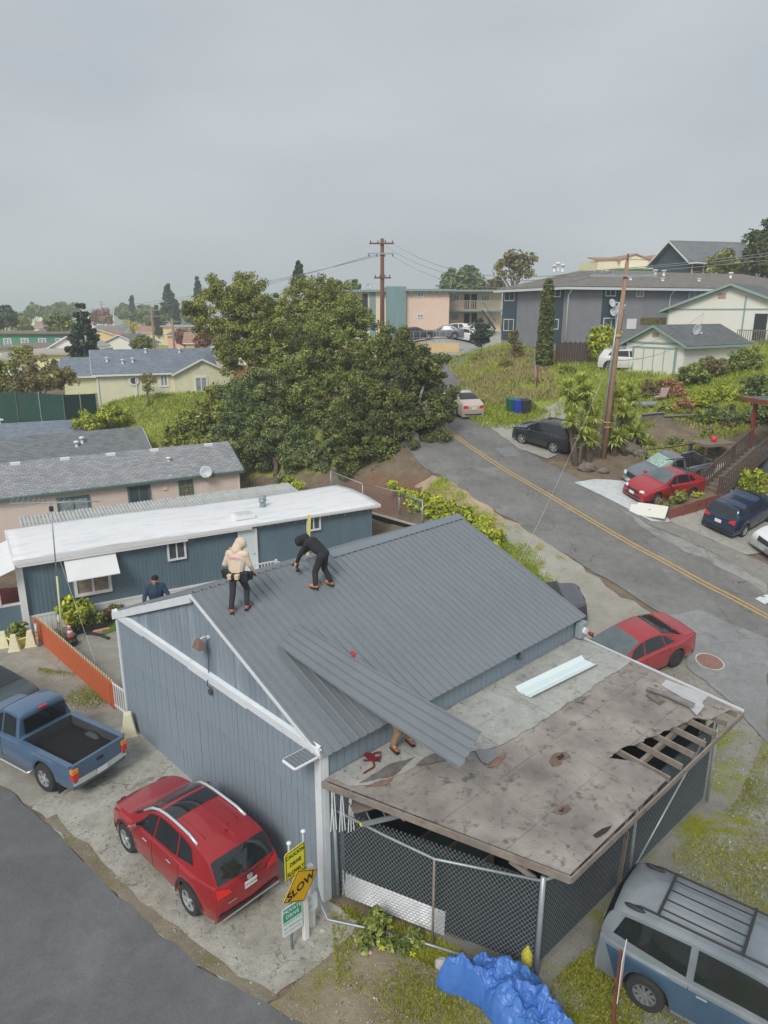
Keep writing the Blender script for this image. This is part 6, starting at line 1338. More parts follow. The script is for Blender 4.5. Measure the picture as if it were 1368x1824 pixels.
MB().box(-1.9, 0, .1, .16, .0, 1.25).build('porch_rail_panel', M_BLUEW, bm_); MB().box(-1.9, 0, .08, .18, 1.25, 1.33).build('porch_rail', M_WF, bm_)
for x in (-1.85, -.9): MB().box(x-.05, x+.05, .08, .18, 1.3, ZW-.2).build('porch_post', M_WF, bm_)
for k in range(10): MB().prism([(-2.3, -.6+k*.4, 2.15+.0*k), (-.25, -.6+k*.4, 2.9), (-.25, -.22+k*.4, 2.9), (-2.3, -.22+k*.4, 2.15)], (0, 0, .02)).build('porch_awning', M_FAS, bm_)
st = thing('porch_steps', 'white picket handrail and steps at the mobile home door', 'steps', fr.M @ Vector((DX1+.3, -1.2, 0)), fr.rz)
for k in range(4): MB().box(-.9-.0, .2, .1+.0, 1.1, .19*k*0, .70).build('landing', M_SK, st) if k == 0 else MB().box(.2+.28*(k-1), .2+.28*k, .1, 1.1, 0, .70-.18*k).build('step', M_SK, st)
for k in range(16):
    x = -.9+k*.14; zb = .70 if x < .2 else .70-.62*(x-.2); MB().box(x, x+.03, .04, .07, zb, zb+.85).build('baluster', M_WF, st)
MB().bar((-.95, .055, 1.58), (.22, .055, 1.58), .05, .05).build('handrail', M_WF, st); MB().bar((.22, .055, 1.58), (1.3, .055, .90), .05, .05).build('handrail', M_WF, st); MB().bar((-.95, .055, .78), (.22, .055, .78), .04, .04).build('bottom_rail', M_WF, st)
for x in (-.95, .2, 1.3): MB().box(x-.04, x+.04, .015, .095, 0, 1.66 if x < 1 else .98).build('newel', M_WF, st)
cv = thing('carport_cover', 'grey corrugated metal carport cover between blue and pink mobile homes', 'carport', fr.o, fr.rz); M_CORR = mat('weathered_corrugated', K(166, 168, 166), .6, K(142, 144, 142), 1.0, dirt=K(118, 112, 104), ds=2, dl=(.58, .75), m=.1)
pcm = MB()
for k in range(6): x = k*.16; pcm.prism([(x, 0, 0), (x+.05, 0, .05), (x+.10, 0, .05), (x+.15, 0, 0), (x+.15, 0, -.005), (x, 0, -.005)], (0, 2.7, .28))
pcme = pcm.mesh('roof_panel'); pcme.materials.append(M_CORR)
for k in range(14): o = obj('roof_panel', pcme, None, cv); o.location = (.4+k*.965, 4.55, 2.52)
for x in (.6, 4.5, 8.5, 12.5): MB().box(x-.04, x+.04, 7.1, 7.18, 0, 2.75).build('post', M_GALV, cv); 
MB().box(.4, 13.9, 7.12, 7.2, 2.68, 2.78).build('beam', M_GALV, cv); MB().box(.4, 13.9, 4.6, 4.68, 2.40, 2.50).build('beam', M_GALV, cv)
p = gnd(113, 1150); pt_ = atY(90, 896, p.y+.25)
an = thing('antenna_mast', 'tall thin television antenna mast before the blue mobile home', 'antenna', (p.x, p.y, 0)); dx = pt_.x-p.x
MB().tube([(0, 0, 0), (dx*.5, .1, pt_.z*.5)], .035, 8).build('lower_mast', mat('pale_green_pole', K(176, 180, 140), .5), an, True); MB().tube([(dx*.5, .1, pt_.z*.5), (dx, .25, pt_.z)], .022, 8).build('upper_mast', M_GALV, an, True)
bx0, bx1 = -1.45, 1.75
bo = MB().tube([(dx+bx0, .25, pt_.z-.02), (dx+bx1, .25, pt_.z+.06)], .022, 6).build('boom', M_GALV, an, True)
for k in range(17):
    u = k/16; x = dx+bx0+(bx1-bx0)*u; ln = .55-.30*u if u > .35 else .75-.2*u; z = pt_.z-.02+.08*u
    MB().tube([(x-(.25 if u < .4 else 0), .25-ln, z+.02), (x, .25, z), (x-(.25 if u < .4 else 0), .25+ln, z+.02)], .009, 5).build('element', M_GALV, bo)
MB().box(dx-.06, dx+.06, .2, .3, pt_.z-.3, pt_.z-.12).build('bracket', M_BLACKP, an)
q = fr.hit(230, 1100, 'z', 2.4)
MB().tube([(dx*.72, .18, pt_.z*.72), (q.x*0+2.15, -2.3, .5)], .004, 5).build('guy_wire', M_PVC, an)
M_PINK = mat('pink_siding', K(206, 186, 174), .7, K(196, 176, 164), 1.5, stretch=(1, 1, .2)); M_SH1 = shingle('grey_shingles', K(142, 144, 146), K(122, 124, 127)); M_SH2 = shingle('dark_grey_shingles', K(116, 120, 122), K(100, 103, 106)); M_SH3 = shingle('brown_grey_shingles', K(124, 118, 112), K(108, 103, 98)); M_SH4 = shingle('blue_grey_shingles', K(120, 128, 138), K(106, 114, 124))
pf = Frame((-22.0, 33.85, 0), R(31.6)); PL, PD = 15.5, 4.6
ph = thing('mobile_home', 'pink mobile home with grey shingle roof and green trim', 'mobile home', pf.o, pf.rz); walls(ph, PL, PD, 0, 2.75, 4.0, M_PINK); roof_gable(ph, PL, PD, 2.85, 4.05, M_SH1, M_GRN, .25)
def pw_(px0, py0, px1, py1): a = facept(pf, 'f', PL, PD, px0, py0); c = facept(pf, 'f', PL, PD, px1, py1); return a[0], c[0], c[1], a[1]
for (q, mull, hm, pm, fm) in (((226, 866, 270, 898), 1, 0, M_PANE, M_GRN), ((100, 888, 164, 925), 1, 0, M_PANEL_, M_GRN)):
    x0, x1, z0, z1 = pw_(*q); window(ph, 'f', PL, PD, x0, x1, z0, z1, fm, pm, mull, .12, hm=hm)
x0, x1, z0, z1 = pw_(317, 853, 345, 884); window(ph, 'f', PL, PD, x0, x1, z0, z1, M_GRN, mat('amber_glass', K(150, 128, 84), .3, K(110, 92, 66), 4), 2, .10, 'lattice_window', hm=3)
x0, x1, z0, z1 = pw_(357, 858, 374, 880); facebox('f', PL, PD, x0, x1, z0, z1, .0, .03).build('access_panel', M_PINK, ph); x0, x1, z0, z1 = pw_(301, 846, 306, 858); facebox('f', PL, PD, x0, x1, z0, z1, 0, .12).build('porch_lamp', M_WF, ph)
x0, x1, z0, z1 = pw_(290, 866, 298, 872); facebox('f', PL, PD, x0, x1, z0, z1, 0, .06).build('vent_cap', M_PINK, ph); MB().box(PL-.02, PL+.04, -.02, .10, .3, 2.8).build('downspout', M_WF, ph)
dish(ph, (PL-2.1, -.35, 2.95), (R(-15), 0, R(-20)), .36)
for px, py in ((27, 825), (115, 815), (197, 808), (274, 800), (371, 792)):
    p = pf.hit(px, py, 'y', PD*.47); MB().box(p.x-.25, p.x+.25, p.y-.15, p.y+.15, 3.98, 4.14).build('roof_vent', M_WF, ph)
p = pf.hit(300, 815, 'y', PD*.25); vent_pipe(ph, p.x, p.y, 3.4, .35, .09)
def side_home(label, ridge_px, z, Ll, D, rz, m, zr=None, wallm=None):
    r = at(*ridge_px, z); d = Vector((math.cos(rz), math.sin(rz), 0)); n = Vector((-d.y, d.x, 0)); o = r-d*Ll-n*D/2
    t = thing('mobile_home', label, 'mobile home', (o.x, o.y, 0), rz); walls(t, Ll, D, 0, z-1.25, z-.1, wallm or M_PINK); roof_gable(t, Ll, D, z-1.2, z-.1, m, M_WF, .2); return t
s2_ = side_home('mobile home with plain dark grey roof, second behind the pink one', (247, 760), 4.1, 16, 4.4, R(31), M_SH2); vent_pipe(s2_, 12.0, 1.0, 3.4, .5, .10); vent_pipe(s2_, 11.6, .7, 3.2, .5, .10)
s3_ = side_home('low mobile home with grey roof, third row, nearest the green fence', (148, 746), 3.9, 14, 4.2, R(25), M_SH4); dish(s3_, (13.4, 1.2, 3.6), (R(10), 0, R(30)), .4)
o = at(113, 738, 3.6); t = thing('mobile_home', 'mobile home with flat white roof beside the green fence', 'mobile home', (o.x-14, o.y-4.5, 0), R(16)); MB().box(0, 14, 0, 3.6, 0, 3.35).build('wall', M_PINK, t); MB().box(-.2, 14.2, -.2, 3.8, 3.36, 3.5).build('roof', M_WR, t); MB().box(9, 10.4, 1, 2.4, 3.5, 3.9).build('roof_box', mat('orange_board', K(206, 150, 92), .7), t)
M_CREAM = mat('cream_stucco', K(198, 195, 170), .85, K(188, 185, 162), 1.2, bump=.25, bs=40, dirt=K(170, 168, 140), ds=1.0, dl=(.6, .8)); M_CRT = mat('cream_trim', K(222, 218, 196), .6)
cf = Frame((-23.3, 58.2, 0), R(21.8)); CL, CD = 9.5, 7.0
ch_ = thing('cream_house', 'cream stucco bungalow with blue-grey roof and round window', 'house', cf.o, cf.rz); walls(ch_, CL, CD, 3.2, 7.15, 8.75, M_CREAM); roof_gable(ch_, CL, CD, 7.15, 8.75, M_SH4, M_WF, .3)
def cw_(px0, py0, px1, py1): a = facept(cf, 'f', CL, CD, px0, py0); c = facept(cf, 'f', CL, CD, px1, py1); return a[0], c[0], c[1], a[1]
x0, x1, z0, z1 = cw_(283, 666, 301, 689); window(ch_, 'f', CL, CD, x0, x1, z0, z1, M_CRT, M_PANEL_, 1, .14)
xc, _, zc, _ = cw_(238, 677, 239, 678); rw = MB().lathe([(.28, -.02), (.42, -.02), (.42, -.10), (.28, -.10)], 8, (xc, 0, zc), 'y', False).build('round_window', M_CRT, ch_); MB().lathe([(0, -.06), (.30, -.05)], 8, (xc, 0, zc), 'y').build('pane', M_PANE, rw)
x0, x1, z0, z1 = cw_(307, 640, 379, 690); wx0 = x0
MB().box(wx0, wx0+4.6, -.55, 2, 3.2, 6.95).build('wing_wall', M_CREAM, ch_); MB().prism([(wx0, -.55, 6.94), (wx0+4.6, -.55, 6.94), (wx0+2.3, -.55, 8.05)], (0, 2.5, 0)).build('wing_gable', M_CREAM, ch_)
for s in (0, 1):
    xe = wx0-.25 if s == 0 else wx0+4.85; MB().prism([(xe, -.85, 6.85), (wx0+2.3, -.85, 8.12), (wx0+2.3, 3.2, 8.12), (xe, 3.2, 6.85)], (0, 0, .10)).build('roof_slope', M_SH4, ch_)
    MB().prism([(xe, -.88, 6.78), (wx0+2.3, -.88, 8.03), (wx0+2.3, -.88, 8.2), (xe, -.88, 6.93)], (0, .03, 0)).build('barge_board', M_CRT, ch_)
window(ch_, 'f', CL, CD, wx0+1.6, wx0+2.7, 5.35, 6.7, M_CRT, M_PANEL_, 1, .13, off=-.55); MB().box(wx0+2.15, wx0+2.5, -.58, -.55, 7.25, 7.55).build('gable_vent', M_CRT, ch_)
for x in (.05, 3.0): MB().box(x, x+.09, -.10, -.02, 3.6, 7.0).build('downspout', M_WF, ch_)
for (x, y) in ((1.0, 1.6), (2.2, 1.2), (3.0, 1.4), (4.2, 2.9), (7.0, 2.8)): vent_pipe(ch_, x, y, 7.15+y*.457+.05, .4, .08)
gf = thing('green_fence', 'dark green screened fence below the cream house', 'fence', (0, 0, 0)); M_GSC = mat('green_screen', K(34, 66, 57), .8, K(28, 56, 48), 1.0)
A_, B_, D_ = atT(34, 745, 57.5), atT(118, 752, 55), atT(176, 748, 57.5); E_ = atT(-60, 745, 60)
for (p, q) in ((E_, A_), (A_, B_), (B_, D_)):
    b = MB().prism([(p.x, p.y, p.z-1), (q.x, q.y, q.z-1), (q.x, q.y, q.z+2.1), (p.x, p.y, p.z+2.1)], (.02, .03, 0)).build('screen', M_GSC, gf)
    n = max(2, int((q-p).length/2.4))
    for k in range(n+1): c = p.lerp(q, k/n); MB().tube([(c.x, c.y-.05, c.z-1), (c.x, c.y-.05, c.z+2.2)], .04, 6).build('post', M_GALV, gf)
n_ = atT(375, 680, 70); nb = thing('garden_house', 'small beige gabled outbuilding right of the cream house', 'house', (n_.x-1.5, n_.y, 0), R(12)); walls(nb, 4, 5, 4, 7.6, 8.7, mat('beige_siding', K(190, 172, 150), .8), 'y'); roof_gable(nb, 4, 5, 7.6, 8.7, M_SH4, M_WF, .3, 'y'); window(nb, 'f', 4, 5, 1.7, 2.3, 7.7, 8.15)
nf = thing('wooden_fence', 'brown board fence between cream house and the trees', 'fence', (n_.x+2.6, n_.y-1.5, 0), R(14)); 
for k in range(16): MB().box(k*.2, k*.2+.185, 0, .03, 4.5, 7.0).build('board', mat('brown_fence_board', K(150, 112, 82), .85, K(132, 96, 70), 3), nf)
M_GREYW = mat('grey_stucco', K(122, 123, 129), .85, K(113, 114, 120), 1.0, bump=.2, bs=40); M_TEALP = mat('dark_teal_panel', K(54, 70, 80), .7)
gfm = Frame((15.7, 63.3, 0), R(21)); GLX, GDY = 30, 10.9
gh = thing('apartment_house', 'long grey two-storey apartment house on the hill, right of centre', 'building', gfm.o, gfm.rz); MB().box(0, GLX, 0, GDY, 6, 14.0).build('wall', M_GREYW, gh); roof_gable(gh, GLX, GDY, 14.1, 15.55, M_SH3, mat('gutter_pale', K(178, 186, 190), .5), .7, 'x', .12, (5.0, 5.0), .2)
def gwin(face, px0, py0, px1, py1, **kw):
    a = facept(gfm, face, GLX, GDY, px0, py0); c = facept(gfm, face, GLX, GDY, px1, py1); return window(gh, face, GLX, GDY, a[0], c[0], c[1], a[1], **kw)
def gpan(face, px0, py0, px1, py1, m, d0=.0, d1=.03, name='panel'):
    a = facept(gfm, face, GLX, GDY, px0, py0); c = facept(gfm, face, GLX, GDY, px1, py1); a0, a1 = sorted((a[0], c[0])); z0, z1 = sorted((a[1], c[1])); return facebox(face, GLX, GDY, a0, a1, z0, z1, d0, d1).build(name, m, gh)
gpan('l', 897, 512, 918, 606, M_TEALP); gpan('l', 979, 510, 999, 612, M_TEALP); gpan('f', 1075, 508, 1106, 600, M_TEALP)
for q in ((900, 515, 917, 536), (898, 568, 915, 590), (981, 512, 999, 529), (980, 568, 995, 587)): gwin('l', *q, pm=M_PANEL_)
for q in ((1079, 510, 1096, 528), (1134, 510, 1146, 529), (1228, 511, 1247, 534), (1266, 510, 1282, 520), (1075, 566, 1101, 586)): gwin('f', *q, pm=M_PANEL_)
gpan('f', 1117, 568, 1132, 586, M_WF, 0, .05, 'white_vent'); gpan('f', 1141, 566, 1212, 578, mat('recess_shade', K(60, 58, 52), .9, K(120, 112, 60), 3), 0, .02, 'gallery_panel')  # flat panel; the opening's shade and garden are put into its colour
for px in (1009, 1189): x, _ = facept(gfm, 'f', GLX, GDY, px, 560); MB().tube([(x, -.6, 13.95), (x, -.55, 13.75), (x, -.12, 13.3), (x, -.12, 8.0)], .06, 6).build('downspout', M_WF, gh, True)
for (x, y, s) in ((1.8, 5.0, .6), (2.3, 5.2, .8), (2.7, 5.0, .7), (12.5, 4.0, .6), (13.5, 4.0, .6), (21.5, 3.6, .6), (8, 2, .3), (11.5, 1.8, .3), (16, 2, .3)): vent_pipe(gh, x, y, 14.1+min(y, GDY-y)*.25+.1, s, .13)
for (px, py) in ((1085, 540), (1093, 552), (1100, 545), (1087, 556)): x, z = facept(gfm, 'f', GLX, GDY, px, py); dish(gh, (x, -.45, z), (R(-20), 0, R(random.uniform(-40, 10))), .38, name='wall_dish')
M_APINK = mat('pink_stucco', K(206, 178, 160), .85, K(196, 168, 151), 1.0, bump=.2); M_ATEAL = mat('teal_boards', K(112, 136, 136), .75, K(104, 127, 128), 2, stretch=(1, 1, .2)); M_ABEI = mat('beige_stucco', K(206, 182, 158), .85)
M_ARO = mat('teal_roof_edge', K(116, 134, 132), .7)
A0 = atT(723, 590, 85); afm = Frame((A0.x, A0.y, 0), R(3)); ap = thing('apartment_building', 'pink and teal flat-roofed apartments behind the parking lot', 'building', afm.o, afm.rz)
ax = lambda px, py, y=0: afm.hit(px, py, 'y', y)
zt1 = ax(760, 515).z; x1 = ax(800, 550).x
MB().box(0, x1, 0, 9, 7, zt1-.25).build('wall', M_APINK, ap); MB().box(-.4, x1+.6, -.7, 9.5, zt1-.25, zt1).build('roof', M_ARO, ap)
for k in range(7): MB().box(.3+k*.85, .5+k*.85, -.6, .0, zt1-.42, zt1-.26).build('rafter_end', M_ARO, ap)
tx0, tx1 = ax(689, 550, -.6).x, ax(723, 550, -.6).x; MB().box(tx0, tx1+.02, -.6, 6, 7, ax(700, 510, -.6).z).build('teal_wall', M_ATEAL, ap)
for k in range(9): MB().box(tx0+.05+k*.26, tx0+.09+k*.26, -.63, -.6, 7, ax(700, 510, -.6).z).build('batten', M_ATEAL, ap)
lx0 = ax(615, 550, 2).x; MB().box(lx0, tx0, 1.5, 10, 6, zt1-.3).build('wall', M_ABEI, ap); MB().box(lx0-.6, tx0+.1, .9, 10.5, zt1-.3, zt1-.05).build('roof', M_ARO, ap)
q0, q1 = ax(658, 520, 1.5), ax(669, 580, 1.5); MB().box(q0.x, q1.x, 1.42, 1.5, 7, zt1-.35).build('panel', M_ATEAL, ap)
def awin(px0, py0, px1, py1, y, pm=None, mull=1): a, c = ax(px0, py0, y), ax(px1, py1, y); return window(ap, 'f', 1, 1, a.x, c.x, c.z, a.z, M_WF, pm or M_PANEL_, mull, .09, off=y)
for q in ((743, 520, 755, 529), (743, 559, 754, 567)): awin(*q, 0)
for q in ((660, 521, 669, 534), (660, 559, 669, 571), (683, 520, 690, 533), (624, 524, 636, 536)): awin(*q, 1.5)
a, c = ax(645, 523, 1.5), ax(655, 550, 1.5); MB().box(a.x, c.x, 1.44, 1.5, c.z, a.z).build('balcony_door', M_DARK, ap); a, c = ax(643, 538, .8), ax(657, 551, .8); MB().box(a.x, c.x, .8, 1.5, c.z-.1, c.z).build('balcony', M_DARK, ap)
for k in range(6): MB().box(a.x+.15*k, a.x+.15*k+.03, .8, .83, c.z, a.z).build('baluster', M_DARK, ap)
yb = 5.0; wx1 = ax(893, 550, yb).x; MB().box(x1, wx1, yb, 12, 7, zt1-.2).build('wing_wall', M_ABEI, ap); MB().box(x1-.1, wx1+1, 2.6, 12.4, zt1-.2, zt1+.02).build('wing_roof', M_ARO, ap)
zd = ax(850, 551, 3).z; MB().box(x1, wx1, 3.0, yb, zd-.25, zd).build('walkway', M_ARO, ap)
for k in range(34): x = x1+.1+k*(wx1-x1)/34; MB().box(x, x+.04, 3.02, 3.06, zd, zd+1.0).build('baluster', M_ABEI, ap)
MB().box(x1, wx1, 3.0, 3.08, zd+1.0, zd+1.06).build('handrail', M_ARO, ap)
for q in ((802, 525, 818, 539), (857, 525, 872, 538), (802, 559, 817, 571)): awin(*q, yb, mull=2)
for q in ((827, 524, 836, 550), (840, 524, 849, 550), (827, 558, 836, 575), (840, 558, 849, 575)): a, c = ax(q[0], q[1], yb), ax(q[2], q[3], yb); MB().box(a.x, c.x, yb-.06, yb, c.z, a.z).build('door', M_DARK, ap)
a, c = ax(857, 551, 2.4), ax(876, 585, 2.4); M_STEP = mat('concrete_step', K(160, 160, 154), .85)
for k in range(11): u = k/11; MB().box(a.x+(c.x-a.x)*u, a.x+(c.x-a.x)*u+.32, 1.6, 2.7, zd+(c.z-zd)*u-.08, zd+(c.z-zd)*u).build('stair_tread', M_STEP, ap)
MB().bar((a.x, 1.6, zd-.1), (c.x+.3, 1.6, c.z-.1), .06, .22).build('stringer', M_DARK, ap); MB().bar((a.x, 1.6, zd+.85), (c.x+.3, 1.6, c.z+.85), .05, .05).build('handrail', M_DARK, ap)
p = ax(624, 512, 4); MB().box(p.x-.2, p.x+.2, 4, 4.5, zt1-.1, p.z+.9).build('chimney_pipe', M_GALV, ap); dish(ap, (ax(657, 510, 2).x, 2, zt1+.4), (0, 0, R(20)), .45)
A_, B_ = atT(700, 622, 73), atT(795, 612, 76); w_ = thing('retaining_wall', 'tan retaining wall at the front of the parking lot', 'wall', (0, 0, 0)); M_TAN = mat('tan_wall', K(200, 174, 132), .85, K(188, 162, 122), .8)
MB().prism([(A_.x-9, A_.y, 4), (B_.x+1.4, B_.y, 4), (B_.x+1.4, B_.y, h(B_.x, B_.y+3)+.15), (A_.x-9, A_.y, h(B_.x, B_.y+3)+.15)], (0, .25, 0)).build('wall', M_TAN, w_)
rl = thing('lot_railing', 'wire railing on thin posts along the parking lot edge', 'fence', (0, 0, 0)); zt_ = h(B_.x, B_.y+3)+.15
for k in range(9): p = A_.lerp(B_, k/8); MB().tube([(p.x, p.y+.4, zt_-.1), (p.x, p.y+.4, zt_+1.3)], .035, 6).build('post', M_GALV, rl)
for z in (.6, 1.25): MB().tube([(A_.x, A_.y+.4, zt_+z), (B_.x, B_.y+.4, zt_+z)], .02, 5).build('wire', M_GALV, rl)
M_WHITEW = mat('white_siding', K(208, 206, 194), .8, K(198, 196, 184), 1.5, stretch=(1, 1, .2)); M_SHD = shingle('dark_shingles', K(104, 107, 108), K(90, 93, 95))
wf = Frame((18.3, 55.0, 0), R(-56)); WX, WY = 4.9, 7.6
wg = thing('detached_garage', 'small white garage with mint trim and wide panelled door', 'garage', wf.o, wf.rz); walls(wg, WX, WY, 6.4, 9.75, 10.95, M_WHITEW, 'y'); roof_gable(wg, WX, WY, 9.75, 10.95, M_SHD, M_MINT, .4, 'y', .1)
dz0, dz1 = 7.3, 9.35; dd = facebox('f', WX, WY, .75, 4.2, dz0, dz1, 0, .04).build('garage_door', M_WHITEW, wg)
for k in range(5): x = .75+3.45*k/4; facebox('f', WX, WY, x-.03, x+.03, dz0, dz1, .04, .06).build('door_batten', M_MINT if k % 2 or 1 else M_WF, dd)
for q in ((.6, 4.35, dz1, dz1+.14), (.6, .74, dz0, dz1), (4.21, 4.35, dz0, dz1), (0, 4.9, 9.72, 9.84)): facebox('f', WX, WY, *q, 0, .05).build('trim', M_MINT, wg)
facebox('f', WX, WY, 2.2, 2.7, 10.2, 10.5, 0, .04).build('gable_vent', mat('brown_vent', K(150, 130, 110), .7), wg); facebox('r', WX, WY, 5.6, 6.5, 7.5, 9.4, 0, .05).build('side_door', M_WF, wg)
dish(wg, (WX-.9, 2.6, 10.7), (R(10), 0, R(80)), .42)
hf = Frame((24.6, 64.0, 0), R(-40)); HX, HY = 10, 9
wh = thing('white_house', 'white gabled house with mint trim and porch, upper right', 'house', hf.o, hf.rz); walls(wh, HX, HY, 8, 12.2, 14.0, M_WHITEW, 'y'); roof_gable(wh, HX, HY, 12.2, 14.1, M_SHD, M_MINT, .5, 'y', .1, fasc=.2)
for q in ((0, HX, 12.1, 12.2), (6.1, 6.22, 9, 13.2), (0, .12, 9, 12.1)): facebox('f', HX, HY, *q, 0, .05).build('trim', M_MINT, wh)
for x in (7.0, 8.4): facebox('f', HX, HY, x, x+.95, 9.7, 11.8, 0, .04).build('door', M_DARK, wh)
facebox('f', HX, HY, 4.0, 4.6, 13.0, 13.4, 0, .04).build('gable_vent', MATS['brown_vent'], wh)
MB().box(6.2, HX, -1.5, 0, 9.4, 9.6).build('porch_deck', M_WOOD, wh)
for k in range(24): MB().box(6.2+k*.16, 6.2+k*.16+.05, -1.5, -1.45, 9.6, 10.5).build('baluster', M_WOOD, wh)
MB().box(6.2, HX, -1.52, -1.42, 10.5, 10.57).build('porch_rail', M_WOOD, wh)
o = atT(1062, 500, 108); pk = thing('peach_house', 'peach stucco house with red brick chimney on the skyline', 'house', (o.x, o.y, 0), R(8)); M_PEACH = mat('peach_stucco', K(220, 190, 166), .85); M_PEACH2 = mat('sand_stucco', K(206, 186, 150), .85); M_TILE = mat('red_tile_roof', K(150, 116, 98), .85, K(132, 100, 86), 3)
zz = lambda py, t: CAMH+ray(1100, py).z*t
MB().box(0, 3.4, 0, 7, 12, zz(464, 108)).build('wall', M_PEACH, pk); MB().box(3.4, 8, -.6, 7, 12, zz(462, 108)).build('wall', M_PEACH, pk); MB().box(8, 13.4, -.3, 7, 12, zz(462, 108)).build('wall', M_PEACH2, pk)
for (x0, x1, zp, m_) in ((3.2, 8.1, zz(455, 108), M_PEACH), (8.0, 13.0, zz(454, 108), M_PEACH2)): MB().prism([(x0, -.6, zz(464, 108)), (x1, -.6, zz(464, 108)), ((x0+x1)/2, -.6, zp)], (0, .3, 0)).build('gable', m_, pk)
for (x0, x1, zp) in ((3.0, 8.3, zz(454, 108)), (7.8, 13.2, zz(453, 108))):
    xm = (x0+x1)/2
    for xe in (x0, x1): MB().prism([(xe, -.8, zz(465, 108)), (xm, -.8, zp), (xm, 7, zp), (xe, 7, zz(465, 108))], (0, 0, .15)).build('roof_slope', M_TILE, pk)
MB().prism([(-.2, -.2, zz(465, 108)), (3.4, -.2, zz(463, 108)), (3.4, 3.5, zz(458, 108)), (-.2, 3.5, zz(458, 108))], (0, 0, .15)).build('roof_slope', M_TILE, pk)
M_BRK = mat('red_brick', K(150, 84, 70), .85, K(130, 70, 60), 6, bump=.4, bs=20); cx_ = 10.2
MB().hexa([(cx_-.75, -1.4, 12), (cx_+.75, -1.4, 12), (cx_+.75, -.6, 12), (cx_-.75, -.6, 12), (cx_-.5, -1.3, zz(444, 108)), (cx_+.5, -1.3, zz(444, 108)), (cx_+.5, -.6, zz(444, 108)), (cx_-.5, -.6, zz(444, 108))]).build('chimney', M_BRK, pk)
for x in (8.6, 11.8): window(pk, 'f', 1, 1, x, x+.9, zz(478, 108), zz(470, 108), M_WF, M_PANE, 1, .08, off=-.31)
MB().box(1.5, 12.5, -4, -.8, 12, zz(482, 108)).build('front_wall', mat('mint_wall', K(150, 170, 150), .8), pk); MB().box(1.2, 12.8, -4.3, -.7, zz(482, 108), zz(480, 108)).build('flat_roof', mat('pale_edge', K(186, 188, 176), .7), pk)
o = atT(1225, 500, 94); dh = thing('dark_house', 'dark blue house with grey roof and redwood deck on the skyline', 'house', (o.x, o.y, 0), R(14)); M_DBLU = mat('dark_blue_boards', K(56, 66, 78), .8)
dzw, dzr = zz(462, 94), zz(432, 98); walls(dh, 10.5, 8, 13, dzw, dzr, M_DBLU); roof_gable(dh, 10.5, 8, dzw, dzr, M_SH2, M_WF, .7, 'x', .12, fasc=.25)
window(dh, 'f', 10.5, 8, 2.6, 4.4, dzw-2.4, dzw-.35, M_WF, M_PANEL_, 1, .14, 'glass_door')
for x in (.35, 2.1, 6.0): facebox('f', 10.5, 8, x, x+.16, 13, dzw, 0, .05).build('corner_board', M_WF, dh)
M_REDW = mat('redwood', K(122, 78, 62), .8, K(104, 66, 54), 4); MB().box(-1.2, 7, -2.6, 0, dzw-3.1, dzw-2.9).build('deck', M_REDW, dh); MB().box(-1.2, 7, -2.62, -2.52, dzw-1.75, dzw-1.62).build('deck_rail', M_REDW, dh)
for k in range(9): x = -1.2+k*1.0; MB().box(x, x+.14, -2.62, -2.5, dzw-3.4, dzw-1.62).build('deck_post', M_REDW, dh)
def leaf_cloud(C_, Rc, n, size, rng, up=.35, elong=1.0, tone=None):
    """n leaf quads around each clump centre"""
    m = len(C_); N = m*n
    d = rng.normal(size=(N, 3)); d /= np.linalg.norm(d, axis=1)[:, None]; rad = (rng.random(N)**.45)
    cid = np.repeat(np.arange(m), n); P = C_[cid]+d*(Rc[cid]*rad)[:, None]*np.array([1, 1, .8])
    nr = d*.8+rng.normal(size=(N, 3))*.55; nr[:, 2] += up; nr /= np.linalg.norm(nr, axis=1)[:, None]
    a = np.cross(nr, rng.normal(size=(N, 3))); a /= np.linalg.norm(a, axis=1)[:, None]; b = np.cross(nr, a)
    s = size*(.6+.8*rng.random(N)); A = a*(s*elong)[:, None]; B = b*(s*.55)[:, None]
    V = np.stack([P-A, P-B+nr*(s*.15)[:, None], P+A, P+B+nr*(s*.15)[:, None]], 1).reshape(-1, 3); Q = np.arange(N*4).reshape(N, 4)
    ct = rng.random(m) if tone is None else tone
    return V, Q, np.clip(ct[cid]*.55+rng.random(N)*.30+.22*d[:, 2]*0+.15*(rad-.5), 0, 1)  # random tone, plus shade inside each clump: inner leaves coloured darker
def crown_clumps(blobs, rc, rng, dens=1.0, fill=.25):
    Cs, Rs = [], []
    for (c, r) in blobs:
        r = np.array(r, float); area = 4*math.pi*((r[0]*r[1])**1.6/3+(r[0]*r[2])**1.6/3+(r[1]*r[2])**1.6/3)**(1/1.6); n = max(4, int(area/(rc*rc*1.9)*dens))
        d = rng.normal(size=(n, 3)); d /= np.linalg.norm(d, axis=1)[:, None]; k = rng.uniform(.62, 1.16, n); k[rng.random(n) < fill] *= .55
        Cs.append(np.array(c)+d*r*k[:, None]); Rs.append(rc*rng.uniform(.4, 1.2, n))
    return np.concatenate(Cs), np.concatenate(Rs)
